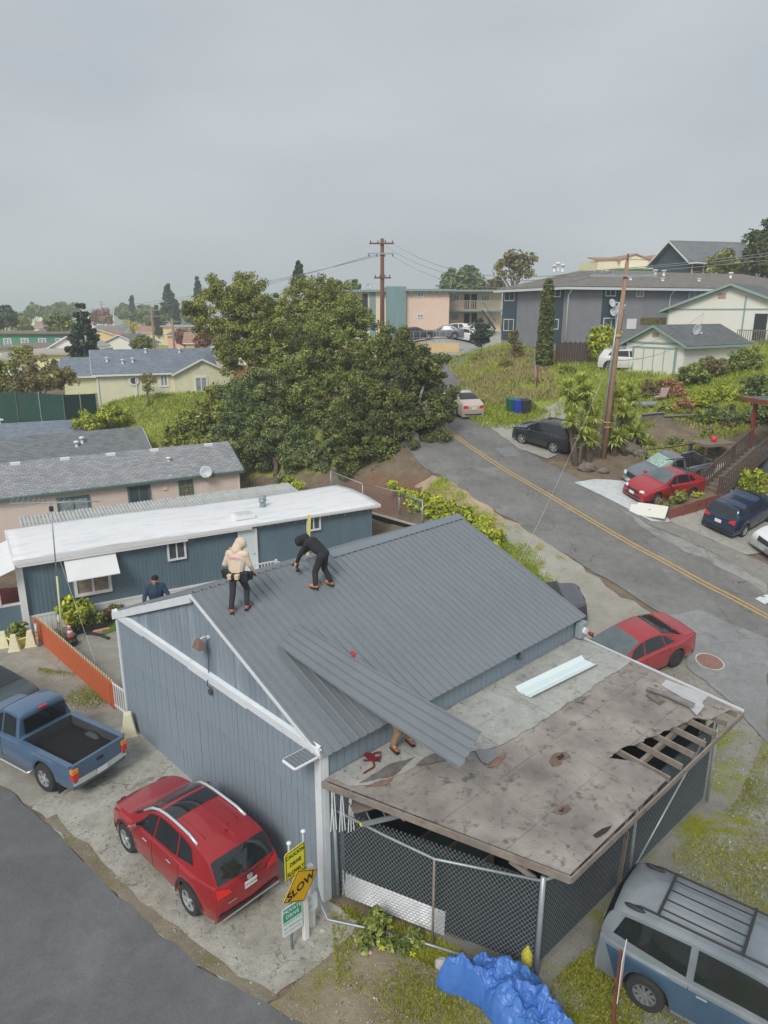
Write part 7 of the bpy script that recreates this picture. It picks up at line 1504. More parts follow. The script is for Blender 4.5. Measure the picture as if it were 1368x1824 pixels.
def tree(name, label, base, blobs, lm, leaf=.16, rc=.75, n=70, dens=1.0, seed=0, trunk=.22, group=None, cat='tree', elong=1.0, tm=None, limbs=True, fill=.25):
    rng = np.random.default_rng(seed+11); t = thing(name, label, cat, base, 0, group); B0_ = np.array(base)
    bl = [(np.array(c)-B0_, r) for c, r in blobs]; C_, Rc = crown_clumps(bl, rc, rng, dens, fill); V, Q, rn = leaf_cloud(C_, Rc, n, leaf, rng, elong=elong)
    stuff(np_mesh('crown', V, Q, lm, rn, t)); tm = tm or mat('bark', K(104, 92, 80), .9, K(80, 70, 60), 6, bump=.5, bs=12)
    if trunk:
        mid = np.mean([c for c, _ in bl], axis=0); top = Vector(mid); fork = Vector((top.x*.35, top.y*.35, max(.3, top.z*.45)))
        MB().tube([(0, 0, -.3), fork*.5+Vector((.1, 0, 0)), fork], [trunk*1.25, trunk, trunk*.8], 9).build('trunk', tm, t, True)
        if limbs:
            for c, r in bl[:7]:
                e = Vector(c); MB().tube([fork-Vector((0, 0, .1)), fork.lerp(e, .5)+Vector((0, 0, .25)), e], [trunk*.6, trunk*.4, trunk*.12], 6).build('limb', tm, t, True)
    return t
def pb(px, py, r, t, sy=.9, sz=.9):  # crown lobe measured in the photograph
    R_ = r*t/F; c = atT(px, py, t); return (tuple(c), (R_, R_*sy, R_*sz))
LM_OLIVE = leafmat('olive_leaves', K(56, 62, 30, .44), K(100, 104, 46, .44), K(144, 142, 74, .44)); LM_DARK = leafmat('dark_leaves', K(40, 46, 28, .42), K(72, 78, 41, .42), K(112, 114, 62, .42)); LM_GREEN = leafmat('mid_leaves', K(48, 58, 32, .42), K(90, 99, 48, .42), K(138, 142, 78, .42)); LM_YEL = leafmat('yellow_green_leaves', K(92, 104, 36, .55), K(136, 142, 48, .55), K(172, 172, 66, .55)); LM_BLUEG = leafmat('blue_green_leaves', K(46, 56, 36, .42), K(80, 90, 52, .42), K(124, 128, 76, .42)); LM_GOLD = leafmat('gold_leaves', K(130, 120, 46, .55), K(172, 150, 48, .55), K(190, 170, 70, .55)); LM_RED = leafmat('russet_leaves', K(96, 62, 58, .55), K(120, 80, 74, .55), K(136, 96, 84, .55)); LM_BRN = leafmat('brown_olive_leaves', K(80, 76, 52, .55), K(108, 100, 62, .55), K(126, 118, 78, .55)); LM_ORG = leafmat('orange_leaves', K(112, 84, 58, .6), K(146, 108, 78, .6), K(130, 122, 70, .6)); LM_CON = leafmat('conifer_needles', K(38, 50, 42, .55), K(58, 70, 54, .55), K(76, 88, 64, .55))  # broad-tree ramps run from shaded to lit leaf tones
BIG = 'broad trees on the bank beside the road'
g_ = lambda px, py, t: (lambda p: (p.x, p.y, h(p.x, p.y)))(atT(px, py, t))
tree('broad_tree', 'tall olive-green tree with round crown, leftmost of the big cluster', g_(458, 705, 58), [pb(395, 565, 48, 58), pb(455, 545, 48, 58), pb(345, 548, 20, 57.5), pb(430, 615, 42, 57), pb(482, 590, 42, 58), pb(385, 520, 26, 58), pb(435, 520, 34, 59), pb(410, 640, 24, 57), pb(470, 635, 26, 57.5)], LM_OLIVE, .092, .62, 160, .95, 1, .2, BIG)
tree('broad_tree', 'olive tree rising behind the middle of the big cluster', g_(560, 700, 64), [pb(548, 535, 46, 65), pb(590, 545, 46, 64), pb(530, 560, 40, 64), pb(610, 565, 36, 63), pb(560, 590, 46, 63), pb(510, 610, 36, 62), pb(575, 518, 26, 65)], LM_OLIVE, .098, .68, 160, .85, 2, .25, BIG)
tree('broad_tree', 'feathery light green tree in the middle of the big cluster', g_(600, 800, 49), [pb(630, 575, 38, 51), pb(610, 635, 52, 50), pb(665, 640, 45, 49.5), pb(560, 665, 48, 50), pb(700, 615, 34, 50), pb(600, 710, 55, 49), pb(530, 725, 42, 49), pb(740, 625, 26, 50), pb(650, 700, 46, 48.5), pb(570, 600, 40, 51), pb(510, 660, 36, 50)], LM_GREEN, .082, .52, 160, .95, 3, .28, BIG)
tree('broad_tree', 'dense dark green tree, rightmost of the cluster, overhanging the road', g_(742, 850, 42), [pb(722, 672, 58, 43), pb(665, 720, 55, 42.5), pb(765, 660, 34, 43), pb(705, 622, 32, 44), pb(782, 720, 34, 42.5), pb(735, 760, 58, 42), pb(650, 790, 40, 42), pb(690, 810, 36, 41.5), pb(775, 790, 26, 42), pb(765, 820, 18, 41.5), pb(615, 760, 36, 42.5), pb(700, 740, 50, 41.5), pb(625, 830, 26, 42), pb(725, 832, 24, 41.5)], LM_DARK, .08, .46, 160, 1.0, 4, .26, BIG, tm=mat('pale_bark', K(168, 166, 156), .9, K(138, 134, 124), 6, bump=.4))
tree('broad_tree', 'grey-green young tree in front of the big cluster, left of centre', g_(490, 828, 45.5), [pb(450, 735, 46, 47), pb(485, 780, 44, 46), pb(415, 765, 36, 47), pb(530, 790, 36, 45.5), pb(560, 820, 28, 44.5), pb(590, 815, 30, 44), pb(460, 812, 22, 46), pb(470, 690, 40, 48), pb(420, 700, 30, 49), pb(515, 820, 26, 45), pb(440, 800, 30, 46)], LM_BLUEG, .08, .46, 150, .95, 5, .16, BIG)
tree('shrub', 'sprawling yellow-green shrub on the grass bank left of the trees', g_(330, 790, 50.5), [pb(335, 762, 34, 50.5, .9, .7), pb(372, 742, 34, 51, .9, .7), pb(310, 785, 20, 50, .9, .7), pb(390, 700, 24, 54, .9, .7), pb(355, 790, 26, 49.5, .9, .7)], LM_OLIVE, .12, .5, 75, 1.1, 6, .08, cat='shrub')
tree('shrub', 'rounded bright green shrub between cream house and grey roofs', g_(192, 765, 55), [pb(200, 738, 24, 55, .9, .55), pb(180, 748, 20, 55, .9, .55), pb(216, 742, 16, 55, .9, .55)], LM_YEL, .11, .42, 70, 1.2, 7, .06, cat='shrub')
tree('shrub', 'low bright green shrub against the green fence', g_(148, 760, 54.5), [pb(150, 748, 18, 54.5, .9, .6), pb(168, 752, 12, 54.5)], LM_YEL, .11, .4, 70, 1.2, 8, .05, cat='shrub')
tree('shrub', 'bare-branched shrub in front of the cream house wall', g_(262, 722, 57.3), [pb(262, 682, 11, 57.3, .9, 1.5), pb(258, 672, 10, 57.3), pb(272, 676, 9, 57.3)], LM_BRN, .06, .35, 40, .9, 9, .10, cat='shrub')
tree('shrub', 'large brownish bush behind the green fence', g_(75, 700, 61), [pb(70, 668, 40, 62, .8, .75), pb(105, 672, 26, 62, .8, .55), pb(40, 690, 30, 60, .8, .55), pb(25, 715, 26, 59)], LM_BRN, .13, .6, 75, 1.1, 10, .1, cat='shrub')
tree('shrub', 'yellow-leaved bush at the left edge by the green fence', g_(10, 700, 60), [pb(8, 660, 24, 60), pb(42, 632, 18, 66), pb(-6, 690, 20, 59)], LM_OLIVE, .12, .5, 55, 1.0, 11, .1, cat='shrub')
def conifer(label, base, zt, r, lm, seed=0, leaf=.2, rows=13, name='conifer_tree', pw=1.0, group=None, n=60, dens=1.0):
    rng = np.random.default_rng(seed); t = thing(name, label, 'tree', base, 0, group); Hh = zt-base[2]; Cs, Rs = [], []
    for k in range(rows):
        u = (k+.6)/rows; rr_ = r*(1-u)**pw+.12; m = max(3, int(2*math.pi*rr_/(.5*max(r, .55)*.6)*dens))
        for j in range(m):
            a = rng.uniform(0, 6.28); q = rr_*rng.uniform(.45, 1.0); Cs.append((math.cos(a)*q, math.sin(a)*q, Hh*(.08+.92*u)+rng.uniform(-.2, .2)-q*.15)); Rs.append(max(.22, r*.26*rng.uniform(.7, 1.2)*(1-u*.6)))
    V, Q, rn = leaf_cloud(np.array(Cs), np.array(Rs), n, leaf, rng, up=.1); stuff(np_mesh('crown', V, Q, lm, rn, t))
    MB().tube([(0, 0, -.3), (0, 0, Hh*.97)], [r*.09+.08, .03], 7).build('trunk', MATS['bark'], t, True); return t
b_ = g_(155, 660, 76); conifer('dark pointed conifer behind the cream house roof', b_, atT(160, 543, 76).z, 2.5, LM_CON, 3, .2, 14, pw=.75)
b_ = g_(967, 680, 57); conifer('tall slender cypress before the grey apartment house', b_, atT(972, 502, 57).z, .46, LM_DARK, 4, .10, 40, pw=.42, n=34, dens=1.6)
b_ = g_(857, 622, 76); tree('shrub', 'clipped round evergreen at the corner of the parking lot', b_, [pb(858, 592, 15, 76, 1, 1.3)], LM_CON, .14, .5, 70, 1.6, 12, .1, cat='shrub')
tree('street_tree', 'round grey-green tree behind the apartments on the skyline', g_(820, 560, 140), [pb(800, 500, 18, 140), pb(835, 500, 22, 140), pb(822, 488, 20, 140), pb(850, 508, 14, 140)], LM_BLUEG, .5, 1.6, 60, 1.0, 13, .4)
tree('street_tree', 'tall open leafy tree behind the grey apartment house', g_(915, 520, 105), [pb(905, 470, 20, 105), pb(930, 475, 18, 105), pb(915, 455, 13, 105), pb(890, 488, 14, 105), pb(940, 460, 10, 105)], LM_BRN, .3, 1.1, 40, .9, 14, .3)
tree('street_tree', 'large dark tree at the upper right edge of the skyline', g_(1370, 500, 88), [pb(1360, 440, 38, 88), pb(1385, 410, 30, 88), pb(1345, 465, 26, 87), pb(1390, 470, 36, 88)], LM_DARK, .28, 1.1, 70, 1.1, 15, .4)
tree('shrub', 'round yellow-green tree in front of the dark blue house', g_(1290, 492, 88), [pb(1284, 466, 19, 88), pb(1296, 470, 14, 88), pb(1272, 476, 12, 88)], LM_OLIVE, .2, .7, 70, 1.3, 16, .15)
tree('shrub', 'bright yellow-green bush beside the brown fence', g_(1075, 630, 56), [pb(1070, 605, 20, 56), pb(1088, 595, 14, 56), pb(1060, 618, 14, 56)], LM_YEL, .13, .5, 75, 1.3, 17, .1, cat='shrub')
tree('shrub', 'scraggly dark shrub on the hill left of the cypress', g_(918, 640, 60), [pb(915, 600, 9, 60, 1, 1.5), pb(920, 618, 9, 60, 1, 1.6)], LM_BRN, .1, .35, 50, 1.2, 18, .06, cat='shrub')
GARD = 'shrubs in the garden below the white garage'
for i, (px, py, r, t_, lm, lab) in enumerate(((1165, 690, 16, 46.5, LM_BRN, 'olive-brown shrub in front of the garage door corner'), (1195, 690, 17, 46, LM_ORG, 'orange-leaved shrub in the middle of the garden'), (1235, 668, 20, 48, LM_GREEN, 'leafy shrub against the white garage wall'), (1265, 655, 18, 49, LM_BRN, 'brownish shrub below the garage side window'), (1325, 640, 22, 49, LM_GREEN, 'tall green shrub beside the porch steps'), (1290, 700, 14, 46, LM_YEL, 'bright green mound in the upper garden'), (1255, 712, 13, 45, LM_YEL, 'yellow-green mound near the white garage'), (1345, 690, 20, 46, LM_BLUEG, 'grey-green bush at the right end of the garden'), (1140, 640, 10, 50, LM_GREEN, 'small shrub left of the parked white car'), (1262, 735, 14, 43.5, LM_GREEN, 'low green plant hanging over the timber edge'), (1300, 738, 16, 43, LM_BLUEG, 'grey-green plant over the timber edge, right'), (1350, 735, 18, 43, LM_BLUEG, 'bushy plant at the right end of the timber edge'), (1215, 720, 12, 45, LM_ORG, 'low orange-tinged shrub left of the timber edge'), (1120, 715, 12, 44, LM_YEL, 'small grassy shrub behind the yuccas'))):
    gg = gnd(px, py+r); t_ = gg.y/ray(px, py+r).y-.2; tree('shrub', lab, tuple(gg), [pb(px, py, r*1.15, t_, .9, .8), pb(px+r*.8, py+r*.4, r*.75, t_), pb(px-r*.7, py+r*.5, r*.6, t_)], lm, .08, .3, 75, 1.3, 30+i, .04, GARD, 'shrub')
tree('ivy_hedge', 'yellow-green ivy hedge overgrowing the fence behind the garage', g_(800, 925, 33), [pb(720, 880, 12, 36.5, .7, .9), pb(745, 893, 18, 35.5, .7, .9), pb(775, 905, 22, 34.5, .7, .9), pb(805, 915, 22, 33.5, .7, .9), pb(835, 930, 22, 32.5, .7, .9), pb(862, 945, 22, 31.5, .7, .9), pb(878, 962, 18, 30.5, .8, 1.0), pb(790, 940, 22, 33, .7, .9), pb(700, 870, 8, 37.5)], LM_YEL, .10, .34, 80, 1.2, 50, .05, cat='hedge', limbs=False)
tree('shrub', 'low light green shrub at the end of the carport cover', g_(512, 868, 42), [pb(512, 862, 14, 42, .9, .6), pb(530, 866, 8, 42, .9, .6)], LM_YEL, .09, .3, 70, 1.3, 51, .04, cat='shrub')
M_YUC = leafmat('yucca_blades', K(92, 106, 46, .5), K(140, 148, 66, .5), K(182, 178, 104, .5))
def rosette(c, r, n, rng, droop=.35, w=.035):
    V, Q = [], []
    for k in range(n):
        a = rng.uniform(0, 6.28); el = rng.uniform(-.5, 1.35); d = np.array((math.cos(a)*math.cos(el), math.sin(a)*math.cos(el), math.sin(el))); s = np.cross(d, (0, 0, 1)); s /= np.linalg.norm(s)+1e-6; L_ = r*rng.uniform(.75, 1.1)
        m_ = c+d*L_*.55; e = c+d*L_-np.array((0, 0, droop*L_*.3)); i = len(V); V += [c-s*w*.6, c+s*w*.6, m_+s*w, m_-s*w, e+s*.004, e-s*.004]; Q += [(i, i+1, i+2, i+3), (i+3, i+2, i+4, i+5)]
    return V, Q
def yucca(label, base, heads, r=.62, n=70, seed=0, w=.03, name='yucca', group=None, trunk=True, lm=None):
    rng = np.random.default_rng(seed); t = thing(name, label, 'plant', base, 0, group); b0 = np.array(base)
    for hd in heads:
        c = np.array(hd)-b0; V, Q = rosette(c, r*rng.uniform(.8, 1.15), n, rng, w=w); np_mesh('leaf_rosette', V, Q, lm or M_YUC, rng.random(len(Q)), t)
        if trunk and hd in heads[:3]: MB().tube([(c[0]*.2, c[1]*.2, -.1), (c[0]*.7, c[1]*.7, c[2]*.5), tuple(c)], [.13, .10, .07], 7).build('stem', MATS['bark'], t, True)
    return t
YG = 'yuccas around the leaning pole'
for i, (px, py, hs, lab) in enumerate(((1030, 832, ((1012, 690), (1022, 715), (1040, 745), (1018, 740), (1035, 680)), 'tall yucca left of the leaning pole'), (1050, 825, ((1045, 700), (1050, 730), (1056, 760), (1040, 775)), 'yucca directly behind the leaning pole'), (1095, 815, ((1090, 690), (1105, 705), (1085, 730), (1110, 735), (1122, 695)), 'bushy yucca right of the leaning pole'), (1120, 810, ((1115, 770), (1135, 765), (1100, 775), (1125, 745), (1140, 780)), 'low spreading yucca right of the leaning pole'))):
    p = gnd(px, py); T = p.y/ray(px, py).y
    hs = hs+tuple((x+random.uniform(-14, 14), y+random.uniform(8, 30)) for x, y in hs); yucca(lab, tuple(p), [tuple(atT(x, y, T+random.uniform(-.7, .6))) for x, y in hs], .66, 170, i, .036, group=YG)
for (px, py, lab, T_) in ((388, 1022, 'spiky agave beside the white skirting', None), ): p = gnd(px, py+12); yucca(lab, tuple(p), [(p.x, p.y, p.z+.35)], .55, 45, 9, .03, 'agave', trunk=False)
p = gnd(340, 1050); yucca('small succulent clump behind the garage roof edge', tuple(p), [(p.x, p.y, p.z+.35), (p.x+.3, p.y+.1, p.z+.3)], .4, 40, 10, .03, 'succulent', trunk=False, lm=LM_YEL)
p = g_(498, 850, 43.5); yucca('dark spiky plant under the trees beside the pink home', p, [(p[0], p[1], p[2]+.6), (p[0]+.5, p[1], p[2]+.4)], .9, 50, 12, .05, 'flax_plant', trunk=False, lm=LM_BLUEG)
def grass(label, poly, n, hgt, lm, seed=0, w=.02, mask=None, name='grass', spread=.5):
    rng = np.random.default_rng(seed); P = np.array([(p[0], p[1]) for p in poly]); lo, hi = P.min(0), P.max(0); pts = np.zeros((0, 2))
    while len(pts) < n:
        q = lo+(hi-lo)*rng.random((n*2, 2)); q = q[inpoly(q[:, 0], q[:, 1], poly)]
        if mask: q = q[np.array([mn.noise(Vector((x*mask[0], y*mask[0], seed)))+rng.uniform(-.3, .3) > mask[1] for x, y in q], bool)] if len(q) else q
        pts = np.concatenate([pts, q])
    pts = pts[:n]; z = np.array([h(x, y) for x, y in pts])+.02; c = np.column_stack([pts, z]); a = rng.uniform(0, 6.28, n); s = np.column_stack([np.cos(a), np.sin(a), np.zeros(n)])*w; ln = rng.normal(size=(n, 2))*spread*hgt; e = c+np.column_stack([ln, hgt*rng.uniform(.5, 1.2, n)]); m_ = c+(e-c)*.5+np.column_stack([np.zeros((n, 2)), np.full(n, hgt*.12)])
    V = np.stack([c-s, c+s, m_+s*.8, m_-s*.8, e], 1).reshape(-1, 3); i = np.arange(n)*5; T = np.concatenate([np.stack([i, i+1, i+2], 1), np.stack([i, i+2, i+3], 1), np.stack([i+3, i+2, i+4], 1)]); cl = np.array([.5+.5*mn.noise(Vector((x*.6, y*.6, seed+5))) for x, y in pts]); rn = np.tile(np.clip(cl*.7+rng.random(n)*.4-.05, 0, 1), 3)
    o = stuff(np_mesh(name, V, T, lm, rn, k=3)); return tag(o, label, 'grass')
LM_GR = leafmat('grass_blades', K(92, 102, 40, .52), K(122, 130, 52, .52), K(154, 152, 88, .52)); LM_GR2 = leafmat('bright_grass', K(96, 110, 38, .55), K(126, 138, 46, .55), K(154, 156, 72, .55)); LM_DRY = leafmat('dry_grass', K(150, 138, 100, .55), K(132, 124, 84, .55), K(112, 112, 66, .55)); LM_MOSS = leafmat('moss', K(86, 90, 30, .55), K(116, 118, 40, .55), K(140, 140, 56, .55))
grass('long grass on the hillside below the grey apartment house', HILL_GRASS, 24000, .34, LM_GR, 1, .03, (.5, -.12)); grass('dry straw-coloured grass on the hillside', [(6.3, 50), (12, 49), (14, 62), (8, 66), (6, 60)], 11000, .4, LM_DRY, 2, .03, (.4, -.05))
grass('bright lawn grass in the garden below the white garage', [(13.5, 44.5), (19, 44.5), (25, 47), (26, 52), (19, 51), (15, 50)], 9000, .22, LM_GR2, 3, .03); grass('bright grass along the foot of the hill by the road', [(5.6, 46.5), (8.5, 45.5), (11, 47.5), (9, 51), (6.2, 56)], 7000, .26, LM_GR2, 4, .03)
grass('rough grass on the bank below the cream house', [(-30, 54), (-17, 50.5), (-10, 47), (-6, 47), (-6, 58), (-14, 61), (-28, 58)], 14000, .30, LM_GR, 5, .03); grass('grass strip between the garage and the road', SHOULDER, 14000, .12, LM_GR2, 6, .015, (.8, -.15)); grass('patchy grass beside the road under the ivy hedge', [(2.8, 36.5), (5.0, 31.2), (7.2, 26.5), (6.2, 26), (4.3, 30), (2.0, 35.5)], 3500, .12, LM_GR2, 7, .015, (.9, .1))
grass('mossy weeds on the gravel yard by the minivan', [(3.2, 10.4), (6.4, 13.4), (9.0, 15.4), (11, 18), (14, 15), (12, 10), (8, 6), (3.5, 7)], 30000, .05, LM_MOSS, 8, .011, (.5, .12)); grass('short weeds along the foot of the chain-link fence', [(-1.1, 11.9), (.6, 11.2), (2.9, 10.1), (3.0, 6.6), (0.2, 6.8), (-.8, 9.6)], 22000, .055, LM_MOSS, 9, .010, (.6, .16)); grass('taller weeds growing through the fence front', [(-.9, 12.0), (.9, 11.3), (1.6, 10.8), (.9, 10.6), (-.5, 11.5)], 5000, .12, LM_MOSS, 10, .010, (.9, -.1))
grass('thin grass on the bare slope above the grey pickup', [(14.2, 39.3), (18, 39), (22, 41), (24, 45), (19, 44), (14.6, 43)], 7000, .2, LM_GR, 15, .025, (.45, .0)); grass('weeds between fence and minivan', [(3.0, 10.2), (5.2, 12.0), (4.6, 9.6), (3.6, 8.2), (2.7, 8.6)], 6000, .07, LM_MOSS, 13, .011, (.8, .0)); grass('weeds in the cracks of the old yard paving', gp((70, 1190), (190, 1210), (205, 1290), (90, 1250), (40, 1230)), 2500, .05, LM_MOSS, 11, .010, (.5, .22))
p = gnd(672, 1678); mw = tree('weed_plant', 'leafy mallow weed growing through the chain-link fence', tuple(p), [((p.x, p.y+.1, .45), (.2, .18, .36)), ((p.x+.45, p.y-.15, .15), (.22, .15, .14)), ((p.x-.2, p.y-.1, .15), (.25, .2, .15)), ((p.x+.75, p.y-.2, .3), (.12, .12, .25))], LM_GREEN, .05, .14, 40, 1.0, 60, .015, cat='plant')
for k, (px, py) in enumerate(((680, 1697), (735, 1707), (694, 1660), (662, 1660))):
    p = gnd(px, py); t = thing('wild_flower', 'small yellow flower among the weeds, '+('near the rock', 'in the middle of the dirt', 'beside the mallow stem', 'left of the mallow')[k], 'flower', tuple(p), 0, 'yellow flowers')
    for j in range(5): a = j*1.256; MB().prism([(0, 0, .10), (.05*math.cos(a-.35), .05*math.sin(a-.35), .12), (.075*math.cos(a), .075*math.sin(a), .11), (.05*math.cos(a+.35), .05*math.sin(a+.35), .12)], (0, 0, .004)).build('petal', mat('yellow_petal', K(226, 206, 40), .6), t)
    MB().tube([(0, 0, 0), (0, 0, .10)], .006, 5).build('stalk', mat('green_stalk', K(90, 110, 50), .7), t)
def pebbles(label, poly, n, seed, m, r=(.012, .035)):
    rng = np.random.default_rng(seed); P = np.array(poly); lo, hi = P.min(0), P.max(0); q = lo+(hi-lo)*rng.random((n*3, 2)); q = q[inpoly(q[:, 0], q[:, 1], poly)][:n]; s = rng.uniform(*r, len(q))**1.0; O = np.array([(1, 0, 0), (0, 1, 0), (-1, 0, 0), (0, -1, 0), (0, 0, .7), (0, 0, -.7)]); Z = np.array([h(x, y) for x, y in q])+.03
    V = (O[None]*(s[:, None]*rng.uniform(.6, 1.4, (len(q), 1)))[:, :, None]*rng.uniform(.7, 1.3, (len(q), 6, 1))+np.column_stack([q, Z])[:, None]).reshape(-1, 3); T = np.array([(0, 1, 4), (1, 2, 4), (2, 3, 4), (3, 0, 4), (1, 0, 5), (2, 1, 5), (3, 2, 5), (0, 3, 5)]); Q = (T[None]+np.arange(len(q))[:, None, None]*6).reshape(-1, 3)
    return tag(stuff(np_mesh('gravel', V, Q, m, rng.random(len(Q)), k=3)), label, 'gravel')
LM_PEB = leafmat('pebbles', K(100, 96, 86), K(136, 132, 122), K(182, 178, 168))
pebbles('loose pebbles on the dirt before the fence', [(-1.2, 11.8), (2.8, 10.0), (3.4, 6.5), (-.2, 7.2), (-1.9, 9.7)], 1500, 1, LM_PEB, (.008, .026)); pebbles('loose gravel stones on the yard beside the lean-to', [(3.2, 9.8), (9, 15.3), (6.2, 20), (8.6, 23.5), (12, 19), (15, 13), (9, 6), (3.2, 6)], 6000, 2, LM_PEB); pebbles('grit along the edge of the concrete pad', gp((90, 1470), (460, 1790), (520, 1740), (130, 1450)), 900, 3, LM_PEB, (.008, .022))
M_POLE = mat('creosoted_pole', K(112, 76, 62), .85, K(92, 62, 52), 3, stretch=(3, 3, .4), bump=.4, bs=10); M_POLE2 = mat('brown_pole', K(146, 118, 98), .85, K(118, 96, 80), 3, stretch=(3, 3, .4), bump=.4, bs=10); M_LINE = mat('power_line', K(120, 124, 128), .7)
b0 = atT(681, 640, 69); zb_ = h(b0.x, b0.y); tp = lambda py: atY(681, py, b0.y).z
up_ = thing('utility_pole', 'tall dark brown utility pole with crossarms before the apartments', 'utility pole', (b0.x, b0.y, zb_)); H_ = tp(425)-zb_
MB().tube([(0, 0, -.5), (0, 0, H_)], [.24, .17], 12).build('pole', M_POLE, up_, True)
for (py, w0, w1) in ((434, 22, 20), (452, 25, 20), (495, 14, 15)):
    z = tp(py)-zb_; a = -w0*69/F; c = w1*69/F; MB().box(a, c, -.28, -.16, z-.07, z+.07).build('crossarm', M_GALV if py == 452 else M_POLE, up_)
    for k in range(4): x = a+.12+(c-a-.24)*k/3; MB().lathe([(.03, 0), (.05, .05), (.03, .10), (.06, .15), (.03, .2)], 8, (x, -.22, z+.07 if py != 452 else z-.28)).build('insulator', M_BLACKP, up_, True)
def wire(a, b, sag, label, r=.018, m=M_LINE, grp='power lines'):
    a, b = Vector(a), Vector(b); P = [a.lerp(b, k/16)-Vector((0, 0, sag*4*(k/16)*(1-k/16))) for k in range(17)]; return tag(MB().tube(P, r, 4).build('power_line', m), label, 'wire', grp)
lp = gnd(1074, 816); ltop = atY(1119, 452, lp.y-.2); lp2 = atY(1108, 560, lp.y)
pl_ = thing('utility_pole', 'leaning brown utility pole among the yuccas', 'utility pole', tuple(lp)); e = ltop-lp
MB().tube([(0, 0, -.5), e*.5, e*.965], [.165, .14, .10], 12).build('pole', M_POLE2, pl_, True); MB().tube([e*.95+Vector((0, 0, -.2)), e], [.07, .06], 8).build('pole_top', M_POLE, pl_, True)
MB().tube([(-.24, -.05, 0), e*.5+Vector((-.22, -.05, 0)), e*.72+Vector((-.16, -.05, 0))], .05, 8).build('cable_guard', M_GALV, pl_, True)
for k in (.16, .185): MB().tube([e*k, e*(k+.006)], .20, 12).build('yellow_band', M_YEL, pl_, True)
MB().tube([e*.61, e*.625], .19, 12).build('yellow_band', M_YEL, pl_, True)
z9 = e*.90; MB().box(z9.x-1.9, z9.x+1.6, z9.y-.2, z9.y-.08, z9.z-.06, z9.z+.06).build('crossarm', M_GALV, pl_)
for x in (-1.7, -1.3, -.7, 1.4): MB().lathe([(.03, 0), (.05, .05), (.03, .10), (.06, .15), (.03, .2)], 8, (z9.x+x, z9.y-.14, z9.z+.06)).build('insulator', M_GALV, pl_, True)
U = Vector((b0.x, b0.y, 0)); 
for k, (py, dx) in enumerate(((434, 1.0), (440, .4), (456, 1.0))): wire((b0.x+dx, b0.y-.2, tp(py)), (lp.x+z9.x-1.7+.6*k, lp.y+z9.y, lp.z+z9.z+.25), 1.3+.2*k, ('upper', 'middle', 'lower')[k]+' power line from the dark pole to the leaning pole')
for k in range(3): wire((lp.x+z9.x+(-1.7, -.7, 1.4)[k], lp.y+z9.y, lp.z+z9.z+.25), (60+3*k, 62-4*k, 23), 1.2, ('left', 'middle', 'right')[k]+' power line leaving the leaning pole to the right')
for k in range(3): wire((b0.x-1.1+.5*k, b0.y-.2, tp(455)), (-42-6*k, 110+5*k, 12), 1.0, ('left', 'middle', 'right')[k]+' power line running down left from the dark pole')
gc = GM @ Vector((GL+.05, 2.2, 4.6)); wire(lp+e*.62, gc, .5, 'pale service wire from the leaning pole to the garage', .006, mat('pale_wire', K(160, 162, 160), .6), None)
wire(lp+e*.55, hf.M @ Vector((3, 0, 11.8)), .5, 'service wire from the leaning pole to the white house'); wire(lp+e*.55, gfm.M @ Vector((5, 0, 13)), .5, 'service wire from the leaning pole to the grey apartments'); wire(lp+e*.5, wf.M @ Vector((4.5, 0, 9.7)), .3, 'service wire from the leaning pole to the white garage')
M_ORF = mat('orange_stained_board', K(176, 92, 56), .8, K(160, 80, 48), 2, stretch=(3, 3, .5), bump=.2); M_PALE = mat('raw_board_end', K(190, 168, 134), .85)
a_, b_ = gnd(66, 1138), gnd(203, 1262); d = b_-a_; ln = d.length; ang = math.atan2(d.y, d.x)
of = thing('picket_fence', 'low orange-stained board fence across the left yard', 'fence', tuple(a_), ang); n = int(ln/.125); HF = .92
me = MB().prism([(0, 0, .04), (.115, 0, .04), (.115, 0, HF-.05), (.0875, 0, HF), (.0275, 0, HF), (0, 0, HF-.05)], (0, .02, 0)).mesh('board'); me.materials.append(M_ORF); me2 = MB().prism([(0, 0, .04), (.095, 0, .04), (.095, 0, HF-.02), (.07, 0, HF+.03), (.02, 0, HF+.03), (0, 0, HF-.02)], (0, .022, 0)).mesh('board'); me2.materials.append(M_PALE)
for k in range(n): o = obj('board', me, None, of); o.location = (k*.125, -.022-.002*(k % 2), 0)
for k in range(int(ln/.19)): o = obj('board', me2, None, of); o.location = (k*.19+.02, .07, 0)
for z in (.2, .72): MB().box(0, ln, .0, .068, z, z+.09).build('rail', M_PALE, of)
MB().box(ln-.02, ln+.08, -.04, .10, 0, HF+.02).build('end_post', M_ORF, of)
a_, b_ = gnd(206, 1264), gnd(238, 1288); d = b_-a_; ln = d.length; gt = thing('picket_gate', 'small white picket gate between orange fence and garage', 'gate', tuple(a_), math.atan2(d.y, d.x))
for k in range(9): x = k*ln/8; MB().box(x-.02, x+.02, 0, .03, .06, .95).build('picket', M_WF, gt)
for z in (.15, .90): MB().box(0, ln, -.02, .0, z, z+.06).build('rail', M_WF, gt)
M_BOL = mat('pale_concrete_block', K(208, 198, 170), .85, K(192, 182, 154), 4, bump=.2)
